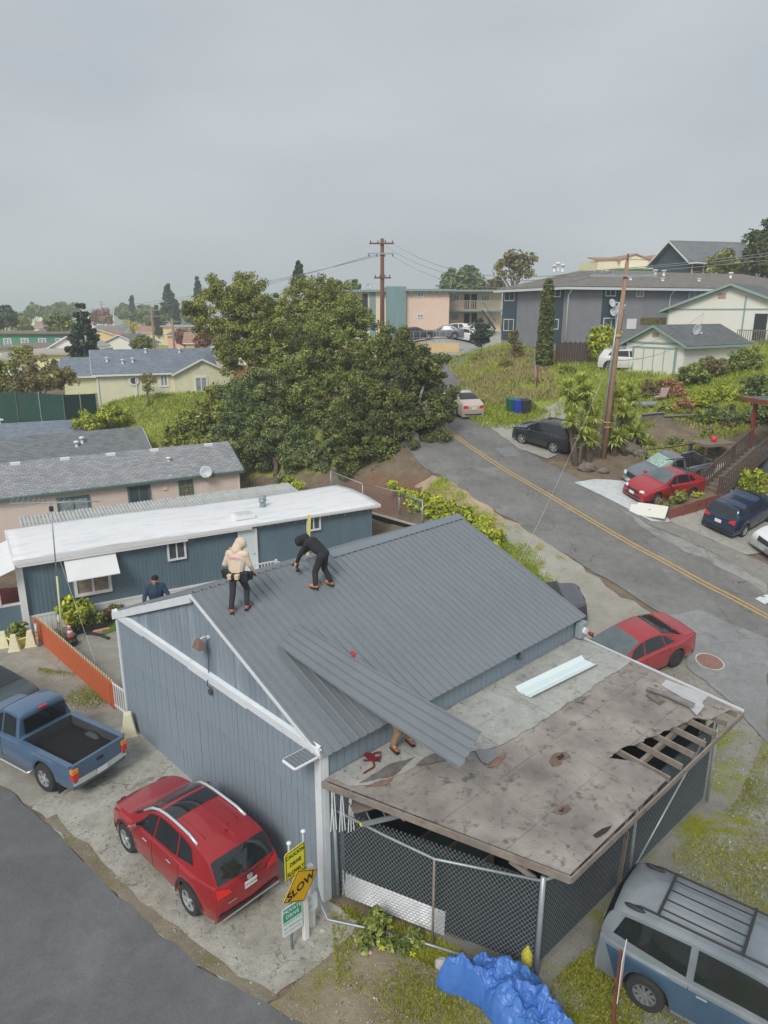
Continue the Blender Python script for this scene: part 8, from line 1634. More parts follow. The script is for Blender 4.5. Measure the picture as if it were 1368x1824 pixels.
for i, (px, py, s, lab) in enumerate(((8, 1152, 1, 'leftmost pale tapered block by the yellow planter'), (27, 1158, 1, 'pale tapered block in front of the yellow planter'), (56, 1150, 1, 'pale tapered block nearest the orange fence'), (231, 1308, 1.15, 'pale tapered block at the garage corner'))):
    p = gnd(px, py); t = thing('concrete_bollard', lab, 'bollard', tuple(p), R(20), 'tapered concrete blocks'); w = .19*s; k = .09*s; hh = .62*s
    MB().hexa([(-w, -w, 0), (w, -w, 0), (w, w, 0), (-w, w, 0), (-k, -k, hh), (k, -k, hh), (k, k, hh), (-k, k, hh)]).build('block', M_BOL, t, bevel=.02); MB().box(-w-.02, w+.02, -w-.02, w+.02, 0, .05).build('foot', M_BOL, t)
M_CMU = mat('grey_block', K(150, 148, 142), .9, bump=.3)
for i, (px, py) in enumerate(((141, 1178), (157, 1197), (185, 1222), (206, 1246), (112, 1160))):
    p = gnd(px, py); t = thing('cinder_block', ('grey block at the fence foot near the middle', 'upright grey block halfway along the orange fence', 'flat block at the fence foot, third from the gate', 'pale block at the fence foot nearest the gate', 'dark timber offcut at the upper end of the fence')[i], 'block', tuple(p), ang+.2*i, 'blocks along the orange fence'); MB().box(-.2, .2, -.1, .1, 0, (.2, .32, .12, .2, .12)[i]).build('shell', M_CMU, t, bevel=.01); MB().box(-.12, -.02, -.05, .05, .05, (.2, .32, .12, .2, .12)[i]+.004).build('core_shade', M_UNDER, t)  # core is a dark plug, the hole's shade put into its colour
def pot(px, py, r, hh, m, label, lm=None, pr=.3, name='plant_pot', gr='potted plants by the skirting'):
    p = gnd(px, py); t = thing(name, label, 'plant pot', tuple(p), 0, gr); MB().lathe([(r*.75, 0), (r, hh*.9), (r*1.06, hh*.9), (r*1.06, hh), (r*.92, hh), (r*.9, hh*.85), (0, hh*.85)], 16).build('pot', m, t, True)
    if lm: rng = np.random.default_rng(int(px)); Cc, Rc = crown_clumps([((0, 0, hh+pr*.7), (pr, pr, pr*.8))], pr*.4, rng, 1.3); V, Q, rn = leaf_cloud(Cc, Rc, 40, pr*.17, rng); stuff(np_mesh('foliage', V, Q, lm, rn, t))
    return t
M_PT = mat('grey_pot', K(92, 90, 86), .7); M_PB = mat('blue_glaze', K(40, 66, 120), .25)
t = pot(136, 1124, .26, .5, M_PT, 'large grey pot with yellow-green succulent and yellow blooms', LM_YEL, .55)
for (x, z) in ((-.1, 1.35), (-.35, 1.1)): MB().lathe([(.0, .2), (.06, .12), (.09, 0), (0, -.04)], 8, (x, 0, z)).build('bloom', MATS['yellow_petal'], t, True); MB().tube([(x*.5, 0, .6), (x, 0, z)], .012, 5).build('flower_stalk', MATS['green_stalk'], t)
pot(188, 1110, .17, .32, M_PB, 'small blue glazed pot with a dark-leaved plant', LM_RED, .18); pot(210, 1105, .2, .28, M_PB, 'low blue pot with reddish plant next to the garage', LM_BRN, .26); pot(37, 1148, .42, .42, mat('yellow_pot', K(222, 196, 110), .6), 'large round yellow planter at the left retaining wall', LM_GREEN, .3)
p = gnd(163, 1122); t = thing('planter_box', 'long black planter box with leafy plants by the skirting', 'planter', tuple(p), fr.rz)
for q in ((-.6, .6, -.2, -.17), (-.6, .6, .17, .2), (-.6, -.57, -.17, .17), (.57, .6, -.17, .17)): MB().box(*q, 0, .3).build('side', M_BLACKP, t)
MB().box(-.57, .57, -.17, .17, 0, .24).build('soil', M_UNDER, t); rng = np.random.default_rng(5); Cc, Rc = crown_clumps([((x, 0, .42), (.22, .18, .2)) for x in (-.4, 0, .38)], .14, rng, 1.2); V, Q, rn = leaf_cloud(Cc, Rc, 40, .06, rng); stuff(np_mesh('foliage', V, Q, LM_GREEN, rn, t))
p = gnd(126, 1138); t = thing('traffic_cone', 'orange and white striped traffic cone by the potted succulent', 'cone', tuple(p), .3); M_CON_ = mat('cone_orange', K(226, 84, 50), .5)
for (r0, z0, r1, z1, m_) in ((.15, .04, .115, .22, M_CON_), (.114, .22, .085, .38, M_WF), (.084, .38, .066, .48, M_CON_), (.065, .48, .05, .57, M_WF), (.049, .57, .025, .72, M_CON_)): MB().lathe([(r0, z0), (r1, z1)], 16).build('band', m_, t, True)
MB().box(-.2, .2, -.2, .2, 0, .04).build('base', M_BLACKP, t, bevel=.01)
p = gnd(127, 1150); b = MB().ball((0, 0, .14), .28, 14, 9, (1, .8, .6)); b.v = [(x*(1+.25*mn.noise(Vector((x*6, y*6, z*6)))), y*(1+.25*mn.noise(Vector((x*6, y*6, z*6+3)))), max(.0, z)) for x, y, z in b.v]; o = shade_auto(b.build('rubbish_bag', mat('black_bag', K(40, 40, 44), .3)), 50); o.location = p; tag(o, 'crumpled black bag at the foot of the traffic cone', 'bag')
q = gp((178, 1135), (222, 1118), (226, 1090), (196, 1100)); o = sheet('turf_mat', q, mat('artificial_turf', K(92, 112, 48), .95, K(80, 98, 40), 8, bump=.8, bs=80), .045); del o['kind']; tag(o, 'rectangle of artificial turf with black edging beside the garage', 'turf mat')
p = gnd(180, 1122); t = tag(MB().box(-.3, .3, -.13, .13, 0, .06).build('paver', mat('pink_paver', K(190, 136, 118), .85), bevel=.01), 'pinkish paving slab at the corner of the turf mat', 'paver'); t.location = p; t.rotation_euler = (0, 0, .5)
q = [gnd(152, 1131), gnd(165, 1131), gnd(180, 1134), gnd(194, 1140)]; tag(MB().tube([(p.x, p.y, p.z+.07) for p in q], .06, 8).build('rubber_hose', M_BLACKP, smooth=True), 'thick black rubber tube lying on the yard paving', 'hose')
for k, (px, py, lab) in enumerate(((109, 1135, 'striped steel bollard before the white skirting'), (69, 1152, 'striped steel bollard on the near side of the orange fence'))):
    p = gnd(px, py); t = thing('steel_bollard', lab, 'bollard', tuple(p), 0, 'striped steel bollards'); MB().tube([(0, 0, -.1), (0, 0, .95)], .06, 10).build('pipe', M_GALV, t, True)
    for z in (.3, .6): MB().tube([(0, 0, z), (0, 0, z+.09)], .063, 10).build('yellow_band', M_YEL, t, True)
rb = at(25, 1085, .55); t = thing('planting_bed', 'raised bed of red bark mulch left of the mobile home', 'planter', (rb.x-1.6, rb.y-.2, 0), R(15)); MB().box(-2.6, 2.0, -1.1, -.95, 0, .72).build('retaining_wall', M_BOL, t); MB().box(-2.6, 1.85, -.95, 2.2, 0, .60).build('mulch', mat('red_mulch', K(122, 62, 52), .95, K(92, 44, 38), 14, bump=.9, bs=30), t)
for k in range(26): MB().ball((-2.5+k*.17, -.86, .62), .06, 6, 4, (1, .8, .6)).build('pebble', M_ROCK, t)
p = Vector((rb.x-1.9, rb.y+1.0, .6)); t = thing('recycling_bin', 'blue plastic bin with grey lid on the mulch bed', 'bin', tuple(p), .3); MB().hexa([(-.28, -.25, 0), (.28, -.25, 0), (.28, .25, 0), (-.28, .25, 0), (-.34, -.3, .5), (.34, -.3, .5), (.34, .3, .5), (-.34, .3, .5)]).build('body', mat('blue_plastic', K(50, 80, 170), .5), t, bevel=.02); MB().box(-.36, .1, -.32, .32, .5, .55).build('lid', M_CMU, t)
bf = thing('yard_fence', 'low chain-link fence on the bank behind the blue mobile home', 'fence', (0, 0, 0)); pts = [gnd(590, 876), gnd(646, 900), gnd(711, 917), gnd(752, 936)]
for p in pts: MB().tube([(p.x, p.y, p.z-.3), (p.x, p.y, p.z+1.25)], .035, 8).build('post', M_GALV, bf, True)
for p, q in zip(pts, pts[1:]):
    MB().tube([(p.x, p.y, p.z+1.22), (q.x, q.y, q.z+1.22)], .028, 6).build('top_rail', M_GALV, bf, True); b = MB(); k = 0.0; L_ = (q-p).length
    while k < L_+1.2:
        for sg in (0, 1):
            u0, u1 = (k-1.2, k) if sg else (k, k-1.2); v0, v1 = .02, 1.2
            c0, c1 = max(0, min(L_, u0)), max(0, min(L_, u1))
            if abs(c0-c1) > .05: w0 = v0+(v1-v0)*abs(c0-u0)/1.2; w1 = v1-(v1-v0)*abs(c1-u1)/1.2; A = p.lerp(q, c0/L_); B = p.lerp(q, c1/L_); b.tube([(A.x, A.y, A.z+w0), (B.x, B.y, B.z+w1)], .004, 3, False)
        k += .16
    stuff(b.build('wire_mesh', M_WIREG, bf, fix=False))
cb = thing('kerb_wall', 'low dark retaining kerb at the foot of the wood-chip bank', 'wall', (0, 0, 0)); a, c = gnd(655, 915), gnd(760, 945)
MB().prism([(a.x, a.y-.3, -.2), (c.x, c.y-.3, -.2), (c.x, c.y-.3, c.z+.15), (a.x, a.y-.3, a.z+.15)], (.05, .2, 0)).build('wall', M_UNDER, cb); MB().bar((a.x, a.y-.2, a.z+.17), (c.x, c.y-.2, c.z+.17), .2, .05).build('cap', M_CMU, cb)
for k, (px0, py0, px1, py1) in enumerate(((668, 935, 735, 958), (672, 928, 740, 945), (690, 945, 750, 962))):
    a, c = at(px0, py0, .4), at(px1, py1, .4); tag(MB().bar(a, c, .12, .08).build('timber_plank', mat('reddish_timber', K(140, 104, 84), .85), bevel=.01), ('front', 'rear', 'lowest')[k]+' reddish timber plank lying behind the garage', 'plank', 'planks behind the garage')
for (px, py, c, lab) in ((911, 737, K(28, 92, 70), 'green wheelie bin, left of three at the driveway'), (921, 739, K(40, 64, 150), 'blue wheelie bin in the middle of the three'), (934, 739, K(44, 48, 52), 'black wheelie bin, right of three at the driveway')):
    p = gnd(px, py); t = thing('wheelie_bin', lab, 'bin', tuple(p), R(15), 'wheelie bins'); m_ = mat('bin_'+lab[:5].strip(), c, .5); MB().hexa([(-.24, -.28, .06), (.24, -.28, .06), (.24, .28, .06), (-.24, .28, .06), (-.31, -.36, .95), (.31, -.36, .95), (.31, .36, .95), (-.31, .36, .95)]).build('body', m_, t, bevel=.03); MB().hexa([(-.33, -.40, .95), (.33, -.40, .95), (.33, .38, .95), (-.33, .38, .95), (-.29, -.36, 1.03), (.29, -.36, 1.03), (.29, .34, 1.07), (-.29, .34, 1.07)]).build('lid', m_, t, bevel=.02)
    for s in (-1, 1): MB().lathe([(.0, -.03), (.12, -.03), (.12, .03), (0, .03)], 12, (s*.27, .26, .12), 'x').build('wheel', M_TYRE, t)
    MB().tube([(-.26, .42, .98), (.26, .42, .98)], .02, 6).build('handle', m_, t)
ws = gnd(1262, 884); sf = Frame((ws.x, ws.y, ws.z), R(-12)); M_STW = mat('grey_brown_timber', K(124, 110, 98), .85, K(104, 92, 82), 4, bump=.2); M_STD = mat('dark_timber_rail', K(78, 68, 62), .8)
stc = thing('wooden_stairs', 'wooden outside stairs with dark balustrades beside the driveway', 'stairs', tuple(ws), R(18)); NS = 12; RUN, RISE, SW = .25, .185, 1.25
for k in range(NS): MB().box(k*RUN, k*RUN+.31, -SW/2, SW/2, (k+1)*RISE-.05, (k+1)*RISE).build('tread', M_STW, stc); MB().box(k*RUN, k*RUN+.025, -SW/2+.03, SW/2-.03, k*RISE, (k+1)*RISE-.052).build('riser', M_STW, stc)
for s in (-1, 1):
    y = s*(SW/2+.04); MB().bar((0, y, .1), (NS*RUN, y, NS*RISE+.08), .05, .26).build('stringer', M_STD, stc); MB().bar((0, y, 1.05), (NS*RUN, y, NS*RISE+1.05), .09, .06).build('handrail', M_STD, stc); MB().bar((0, y, .32), (NS*RUN, y, NS*RISE+.32), .05, .05).build('bottom_rail', M_STD, stc)
    for k in range(24): u = k/24; x = u*NS*RUN; MB().box(x, x+.04, y-.02, y+.02, u*NS*RISE+.3, u*NS*RISE+1.05).build('baluster', M_STD, stc)
    MB().box(-.06, .06, y-.06, y+.06, 0, 1.2).build('newel', M_STD, stc)
tp_ = Matrix.Translation(ws) @ Matrix.Rotation(R(18), 4, 'Z') @ Vector((NS*RUN, 0, 0)); hz = ws.z+NS*RISE
ho = thing('porch_house', 'dark grey house with red porch posts at the right edge', 'house', (tp_.x, tp_.y, ws.z-1), R(18)); M_HG = mat('dark_grey_stucco', K(96, 104, 110), .85); M_REDP = mat('red_porch_paint', K(116, 54, 48), .7); z0 = NS*RISE+1
MB().box(0, 3.2, -1.2, 1.0, 0, z0-.02).build('porch_base', M_HG, ho); MB().box(1.6, 10, -6.5, 1.0, 0, z0+2.6).build('wall', M_HG, ho); MB().box(.05, 1.6, -1.1, -1.0, z0, z0+.9).build('porch_parapet', M_HG, ho)
for (x, y) in ((.15, .9), (.15, -1.05)): MB().box(x-.08, x+.08, y-.08, y+.08, z0, z0+2.3).build('post', M_REDP, ho)
MB().box(-.25, 10.5, -7, 1.4, z0+2.5, z0+2.62).build('roof', M_SHD, ho); MB().box(-.29, -.25, -7, 1.4, z0+2.42, z0+2.6).build('fascia', M_REDP, ho); MB().box(-.25, 10.5, 1.4, 1.44, z0+2.42, z0+2.6).build('fascia', M_REDP, ho)
for k in range(10): MB().box(-.2, .4, -6.5+k*.8, -6.42+k*.8, z0+2.40, z0+2.49).build('rafter_tail', M_REDP, ho)
p = gnd(1228, 812); t = thing('work_bench', 'raised timber platform with clutter behind the stairs', 'bench', (tp_.x-1.7, tp_.y+1.9, h(tp_.x-1.7, tp_.y+1.9)), R(18)); MB().box(-.9, 1.2, -.6, .8, 1.1, 1.25).build('top', M_STW, t)
for (x, y) in ((-.8, -.5), (1.1, -.5), (1.1, .7), (-.8, .7)): MB().box(x-.06, x+.06, y-.06, y+.06, -.3, 1.1).build('leg', M_STD, t)
c_ = thing('red_bucket', 'small red bucket on the timber platform', 'bucket', t.matrix_basis @ Vector((.2, .1, 1.25))); MB().lathe([(.12, 0), (.16, .3), (.14, .3), (.10, .03), (0, .03)], 12).build('pail', mat('red_plastic', K(200, 60, 60), .5), c_, True); MB().tube([(-.15, 0, .3), (0, 0, .42), (.15, 0, .3)], .01, 5).build('handle', M_GALV, c_, True)
a, c = gnd(1192, 926), gnd(1283, 898); d = c-a; pw2 = thing('planter_wall', 'low redwood planter wall left of the blue hatchback', 'planter', tuple(a), math.atan2(d.y, d.x)); Lw = d.length; sl_ = (c.z-a.z)
for r_ in range(3):
    MB().hexa([(0, 0, .18*r_), (Lw, 0, .18*r_+sl_), (Lw, .06, .18*r_+sl_), (0, .06, .18*r_), (0, 0, .18*r_+.17), (Lw, 0, .18*r_+.17+sl_), (Lw, .06, .18*r_+.17+sl_), (0, .06, .18*r_+.17)]).build('board', mat('redwood_board', K(128, 78, 66), .85, K(110, 66, 56), 3), pw2)
for k in range(5): x = Lw*k/4; MB().box(x-.05, x+.05, -.05, -.002, sl_*k/4-.05, sl_*k/4+.58).build('stake', MATS['redwood_board'], pw2)
MB().hexa([(0, .06, -.2), (Lw, .06, sl_-.2), (Lw, 1.3, sl_-.2), (0, 1.3, -.2), (0, .06, .42), (Lw, .06, sl_+.42), (Lw, 1.3, sl_+.42), (0, 1.3, .42)]).build('soil', mat('garden_soil', K(110, 98, 80), .95, bump=.6), pw2); q = pw2.matrix_basis
for k, (u, r_, lm, lab) in enumerate(((.35, .45, LM_GREEN, 'bushy green plant in the redwood planter'), (.1, .3, LM_BRN, 'grey-brown plant at the low end of the planter'), (.75, .22, LM_YEL, 'small yellow-flowered plant in the redwood planter'))): w = q @ Vector((Lw*u, .6, .42+sl_*u)); tree('garden_plant', lab, tuple(w), [((w.x, w.y, w.z+r_*.6), (r_, r_*.8, r_*.7))], lm, .06, .2, 55, 1.3, 70+k, .02, cat='plant', limbs=False)
for k, (px, py, lab) in enumerate(((1324, 880, 'columnar golden shrub at the foot of the stairs, left'), (1350, 880, 'columnar golden shrub at the foot of the stairs, right'))): p = gnd(px, py+8); tree('column_shrub', lab, tuple(p), [((p.x, p.y, p.z+.65), (.34, .34, .8))], LM_YEL, .06, .2, 70, 1.6, 80+k, .04, 'golden column shrubs', 'shrub', limbs=False)
p = gnd(1150, 926); q = gnd(1135, 905); t = thing('table_top', 'white folding table top lying tilted at the driveway edge', 'table', (p.x+.1, p.y+.2, p.z+.1), R(-33)); t.rotation_euler = (R(38), 0, R(-33)); MB().prism([(-.85, 0, 0), (.80, 0, 0), (.85, .06, 0), (.85, .7, 0), (.8, .76, 0), (-.55, .76, 0), (-.62, .6, 0), (-.85, .6, 0)], (0, 0, .05)).build('board', mat('off_white_board', K(190, 188, 180), .6), t, bevel=.01); MB().box(.84, .87, .05, .7, -.01, .06).build('edge', M_BLACKP, t); MB().ball((.05, .4, .05), .04, 8, 5, (1.3, 1, .2)).build('stain', mat('red_mark', K(190, 96, 90), .6), t)
p = gnd(1174, 718); t = thing('lawn_chair', 'folding lawn chair with pale pink webbing in the garden', 'chair', tuple(p), R(200)); M_PKW = mat('pink_webbing', K(206, 176, 178), .8)
MB().box(-.27, .27, -.25, .25, .40, .43).build('seat', M_PKW, t); MB().prism([(-.27, .25, .43), (.27, .25, .43), (.27, .45, 1.0), (-.27, .45, 1.0)], (0, .02, 0)).build('backrest', M_PKW, t)
for s in (-1, 1): MB().tube([(s*.29, -.3, 0), (s*.29, .22, .45), (s*.29, .46, 1.02)], .014, 6).build('frame', M_AL, t, True); MB().tube([(s*.29, .35, 0), (s*.29, -.25, .42)], .014, 6).build('leg', M_AL, t, True); MB().tube([(s*.29, -.25, .42), (s*.29, -.2, .62), (s*.29, .32, .62)], .014, 6).build('armrest', M_AL, t, True)
for k, px in enumerate((1130, 1148, 1160)): p = gnd(px, 724); t = thing('garden_tub', ('left', 'middle', 'right')[k]+' grey plant tub beside the lawn chair', 'tub', tuple(p), 0, 'grey tubs'); MB().lathe([(.28, 0), (.34, .3), (.31, .3), (.29, .22), (0, .22)], 14).build('tub', mat('grey_tub', K(124, 132, 136), .7), t, True); MB().lathe([(0, .25), (.29, .23)], 14).build('soil', MATS['garden_soil'], t)
M_RT = mat('grey_retaining_timber', K(112, 106, 98), .9, K(88, 84, 78), 3, bump=.3)
for i, (px0, py0, px1, py1, hh, lab) in enumerate(((1142, 752, 1182, 748, .9, 'dark timber retaining board near the yuccas'), (1182, 749, 1246, 746, .5, 'grey timber retaining board right of the dark one'), (1238, 728, 1300, 712, .35, 'timber edging board sloping up the garden'), (1300, 713, 1340, 704, .3, 'far end of the timber garden edging'))):
    a, c = gnd(px0, py0), gnd(px1, py1); t = thing('retaining_board', lab, 'retaining wall', (0, 0, 0), 0, 'garden retaining boards'); MB().prism([(a.x, a.y, a.z-.6), (c.x, c.y, c.z-.6), (c.x, c.y, c.z+hh*.5), (a.x, a.y, a.z+hh*.5)], (.03, .08, 0)).build('board', M_RT, t); MB().bar((a.x, a.y-.02, a.z+hh*.5+.03), (c.x, c.y-.02, c.z+hh*.5+.03), .22, .06).build('cap', M_WOOD, t)
a, c = atT(988, 655, 58), atT(1052, 640, 57); bfn = thing('board_fence', 'dark brown board fence below the grey apartment house', 'fence', (a.x, a.y, 0), math.atan2(c.y-a.y, c.x-a.x)); L_ = (c-a).length; M_BFN = mat('dark_brown_board', K(74, 62, 58), .85, K(62, 52, 48), 3)
for k in range(int(L_/.2)): u = k*.2/L_; zb = h(a.x+(c.x-a.x)*u, a.y+(c.y-a.y)*u); MB().box(k*.2, k*.2+.185, 0, .03, zb-.3, max(9.3, zb+1.7)+.08*(k % 2)).build('board', M_BFN, bfn)
p = gnd(955, 690); t = thing('fence_panel', 'leaning wire fence panel with red post beside the cypress', 'fence', tuple(p)); MB().tube([(0, 0, -.2), (.05, 0, 1.6)], .06, 8).build('red_post', M_REDP, t, True); q = atT(947, 618, 62)-p; MB().tube([(0, .1, .6), (q.x*.5, q.y*.5, q.z*.5+.9), tuple(q)], .03, 6).build('rail', M_GALV, t, True); MB().tube([(0, .1, .1), (q.x*.5, q.y*.5, q.z*.5+.2), tuple(q-Vector((0, 0, 1.2)))], .03, 6).build('rail', M_GALV, t, True)
for k in range(9): u = k/8; MB().tube([(q.x*u, q.y*u+.1, q.z*u-.1), (q.x*u, q.y*u+.1, q.z*u+.9*(1-u)+.1)], .015, 5).build('picket', M_GALV, t)
for i, (px, py, r, lm, lab) in enumerate(((1180, 735, 9, LM_GREEN, 'leafy groundcover left of the lawn chair'), (1205, 735, 11, LM_YEL, 'pale green groundcover below the orange shrub'), (1320, 715, 14, LM_GREEN, 'green shrub at the top of the sloping edging'), (1230, 745, 8, LM_BLUEG, 'small grey plant on the timber cap'), (1200, 790, 10, LM_GREEN, 'weed clump on the bare slope above the grey pickup'), (1262, 775, 9, LM_GREEN, 'round weed on the bare slope'), (1300, 760, 10, LM_BRN, 'dry weed on the bare slope beside the platform'), (900, 655, 12, LM_BRN, 'dry bush high on the hillside'), (850, 640, 9, LM_GREEN, 'green bush by the parking lot ramp'), (1010, 665, 12, LM_GREEN, 'green bush at the right foot of the cypress'), (945, 728, 8, LM_GREEN, 'grassy tuft right of the wheelie bins'))): gg = gnd(px, py); T_ = gg.y/ray(px, py).y; tree('shrub', lab, tuple(gg), [pb(px, py-r*.5, r, T_-.1, .9, .6), pb(px+r*.8, py-r*.3, r*.6, T_-.1, .9, .6)], lm, .07, .25, 60, 1.2, 130+i, .03, 'small hillside plants', 'shrub')
p = gnd(1143, 668); car(sp_suv(4.5, 1.8, 1.6), 'white SUV parked before the white garage door', 'SUV', (p.x-.3, p.y+2.2, h(p.x-.3, p.y+2.2)+.05), R(-25), MATS['paint_white'])
for i, (px, py, r, lab) in enumerate(((1090, 800, .5, 'grey boulder at the foot of the right yucca'), (1045, 838, .4, 'dark stump at the foot of the left yucca'), (1120, 805, .5, 'broad grey rock below the low yucca'), (1140, 812, .35, 'flat rock beside the grey pickup'), (1075, 842, .25, 'pale plank-like stone on the verge'))): rock(px, py, r, lab, (1.3, .9, .7), mat('dark_rock', K(112, 104, 96), .95, K(90, 84, 76), 4, bump=.6, bs=8), i)
mh = thing('manhole_cover', 'rusty manhole cover ringed with white paint on the grey patch', 'manhole', (0, 0, 0)); mc = gnd(1264, 1181)
def plate(pts, dz, name, m, parent): b = MB(); b.poly([(x, y, h(x, y)+dz) for x, y in pts]); return b.build(name, m, parent, fix=False)
ro_, ri_ = disc(mc, .47), disc(mc, .42); b = MB()
for k in range(28): b.poly([(x, y, h(x, y)+.056) for x, y in (ro_[k], ro_[(k+1) % 28], ri_[(k+1) % 28], ri_[k])])
b.build('paint_ring', mat('worn_white_paint', K(180, 180, 176), .7, K(140, 138, 132), 9), mh, fix=False); plate(ri_, .060, 'cover', mat('rusty_iron', K(132, 100, 88), .8, K(112, 84, 74), 8, bump=.5, bs=40), mh)
for pix in (((1345, 1068), (1353, 1064), (1368, 1066), (1374, 1072), (1362, 1078)), ((1358, 1062), (1400, 1056), (1410, 1068), (1380, 1074))): struct(sheet('road_marking', gp(*pix), mat('white_road_paint', K(206, 208, 206), .7, K(170, 172, 170), 6), .046))
def block(label, px, py, t_, w, d, hgt, wallm, roofm, rz=0, rz_=0.0, zr=0.0, wins=(), name='town_building', flat=True, ridge='x'):
    o = atT(px, py, t_); z = o.z-hgt; t = thing(name, label, 'building', (o.x, o.y, z), R(rz)); walls(t, w, d, -4, hgt, hgt+zr, wallm, ridge)
    if flat: MB().box(-.5, w+.5, -.6, d+.5, hgt, hgt+.3).build('roof', roofm, t)
    else: roof_gable(t, w, d, hgt, hgt+zr, roofm, M_WF, .4, ridge)
    for (x0, x1, z0, z1) in wins: window(t, 'f', w, d, x0, x1, hgt-z0, hgt-z1, M_WF, M_PANEL_, 1, .12)
    return t
M_TGR = mat('green_boards', K(76, 124, 106), .8); M_YELW = mat('pale_yellow_stucco', K(208, 194, 150), .85); M_FLATR = mat('grey_flat_roof', K(150, 146, 138), .85); M_BRR = mat('brown_flat_roof', K(110, 98, 90), .85); M_TBLUE = mat('blue_warehouse_roof', K(70, 150, 190), .6); M_PEACHW = mat('peach_wall', K(206, 172, 128), .85)
block('long green apartment block with white windows, far left', -20, 605-10, 120, 13.5, 9, 3.6, M_TGR, M_BRR, 2, wins=[(2.3+i*2.9, 3.6+i*2.9, 2.6, .7) for i in range(4)]); block('brown flat-roofed building before the green apartments', -20, 622, 104, 10.5, 14, 2.6, M_WHITEW, M_BRR, 2); block('low white shed-roofed building at the left edge', -30, 642, 88, 4.5, 6, 2.6, M_WHITEW, M_FLATR, 4)
block('pale yellow house with wide flat grey roof, left of the conifer', 15, 632, 90, 8.5, 12, 3.4, M_YELW, M_FLATR, 2, wins=[(5.2, 6.6, 1.7, .6)]); block('white gabled house front behind the yellow house', 90, 618, 100, 5, 8, 2.5, M_WHITEW, M_FLATR, 0, zr=1.4, flat=False, ridge='y'); block('grey shingled low house between conifer and cream house', 112, 668, 69, 5, 6, 2.4, M_CREAM, M_SH4, 18, zr=1.4, flat=False)
block('peach flat building on the far street corner', 290, 582, 180, 11, 10, 5, M_PEACHW, M_FLATR, -8, zr=0); block('pink far house with long grey roof below the peach building', 298, 597, 150, 9, 12, 4, mat('mauve_wall', K(190, 150, 146), .85), M_SH2, -10, zr=1.2, flat=False); block('terracotta roofed house behind the bare trees', 330, 610, 120, 6, 8, 3, M_PEACHW, M_TILE, 10, zr=1.5, flat=False); block('distant warehouse with bright blue roof near the bay', 15, 556, 420, 62, 20, 5, M_WHITEW, M_TBLUE, 0); block('pale house with reddish roof below the warehouse', 60, 582, 230, 10, 9, 3, M_WHITEW, M_TILE, 0, zr=1.6, flat=False)
for i, (px, py, t_, w, c) in enumerate(((70, 590, 170, 8, M_WHITEW), (140, 600, 150, 9, M_PEACHW), (168, 590, 210, 9, M_YELW), (180, 612, 125, 7, M_WHITEW), (245, 592, 190, 9, M_CREAM), (262, 578, 260, 12, M_WHITEW), (322, 578, 220, 10, M_PEACHW), (395, 612, 100, 6, M_WHITEW))): block(('white house below the blue warehouse', 'peach house behind the tall conifer', 'pale yellow house beyond the tall conifer', 'white house behind the cream house ridge', 'cream house beside the far street', 'large white house in the hazy middle distance', 'peach house under the far conifers', 'white house peeping out behind the big cluster')[i], px, py, t_, w, 8, 3, c, (M_SH2, M_TILE, M_SH4)[i % 3], (i*7) % 20-8, zr=1.5, flat=False, ridge='xy'[i % 2], wins=[(1, 2.2, 2.2, .8), (w-2.4, w-1.2, 2.2, .8)])
FT = 'trees of the far town'
for i, (px, py, r, t_, lm, lab) in enumerate(((62, 552, 13, 300, LM_BLUEG, 'umbrella-shaped tree in the far haze at left'), (88, 556, 12, 320, LM_BLUEG, 'low hazy tree right of the umbrella tree'), (105, 552, 15, 330, LM_BRN, 'brownish hazy tree in the far town'), (128, 553, 13, 330, LM_BLUEG, 'round hazy tree left of the tall conifer'), (118, 578, 28, 130, LM_GREEN, 'broad green crown behind the pale yellow house'), (100, 597, 18, 125, LM_BLUEG, 'dark low crown beside the green apartments'), (180, 562, 16, 260, LM_RED, 'reddish far tree near the thin pole'), (200, 600, 18, 230, LM_RED, 'dark red street tree above the parked cars'), (232, 584, 12, 220, LM_GOLD, 'yellow street tree above the parked cars'), (222, 552, 16, 300, LM_BLUEG, 'grey-green tree left of the small spire conifer'), (255, 560, 18, 260, LM_BLUEG, 'broad hazy tree in the middle of the far town'), (280, 578, 14, 200, LM_CON, 'dark tree left of the peach building'), (345, 558, 18, 190, LM_GREEN, 'pale green tree right of the tall far conifers'), (300, 560, 14, 230, LM_GREEN, 'green tree below the large far conifer'), (330, 600, 16, 135, LM_RED, 'bare purplish trees beside the terracotta roof'), (365, 605, 18, 110, LM_RED, 'purplish bare tree left of the big cluster'), (355, 632, 14, 92, LM_OLIVE, 'olive bush behind the beige outbuilding'), (250, 610, 16, 110, LM_OLIVE, 'dark cypress-like crown above the cream house roof'), (5, 565, 22, 150, LM_CON, 'dark tree at the left edge behind the green apartments'), (40, 578, 14, 190, LM_GREEN, 'green tree before the blue warehouse'), (30, 570, 16, 220, LM_BLUEG, 'broad hazy tree before the blue warehouse'), (625, 508, 12, 130, LM_GREEN, 'dark green tree top beyond the apartments roof'), (598, 512, 16, 120, LM_DARK, 'dark tree just left of the apartments'), (885, 505, 12, 120, LM_BRN, 'low brownish tree left of the open leafy tree'))):
    tree('town_tree', lab, g_(px, py+r*1.2, t_), [pb(px, py, r, t_, .9, .75), pb(px-r*.5, py+r*.35, r*.6, t_), pb(px+r*.55, py+r*.3, r*.6, t_)], lm, .0022*t_+.05, r*t_/F*.34, 45, 1.0, 100+i, .25, FT)
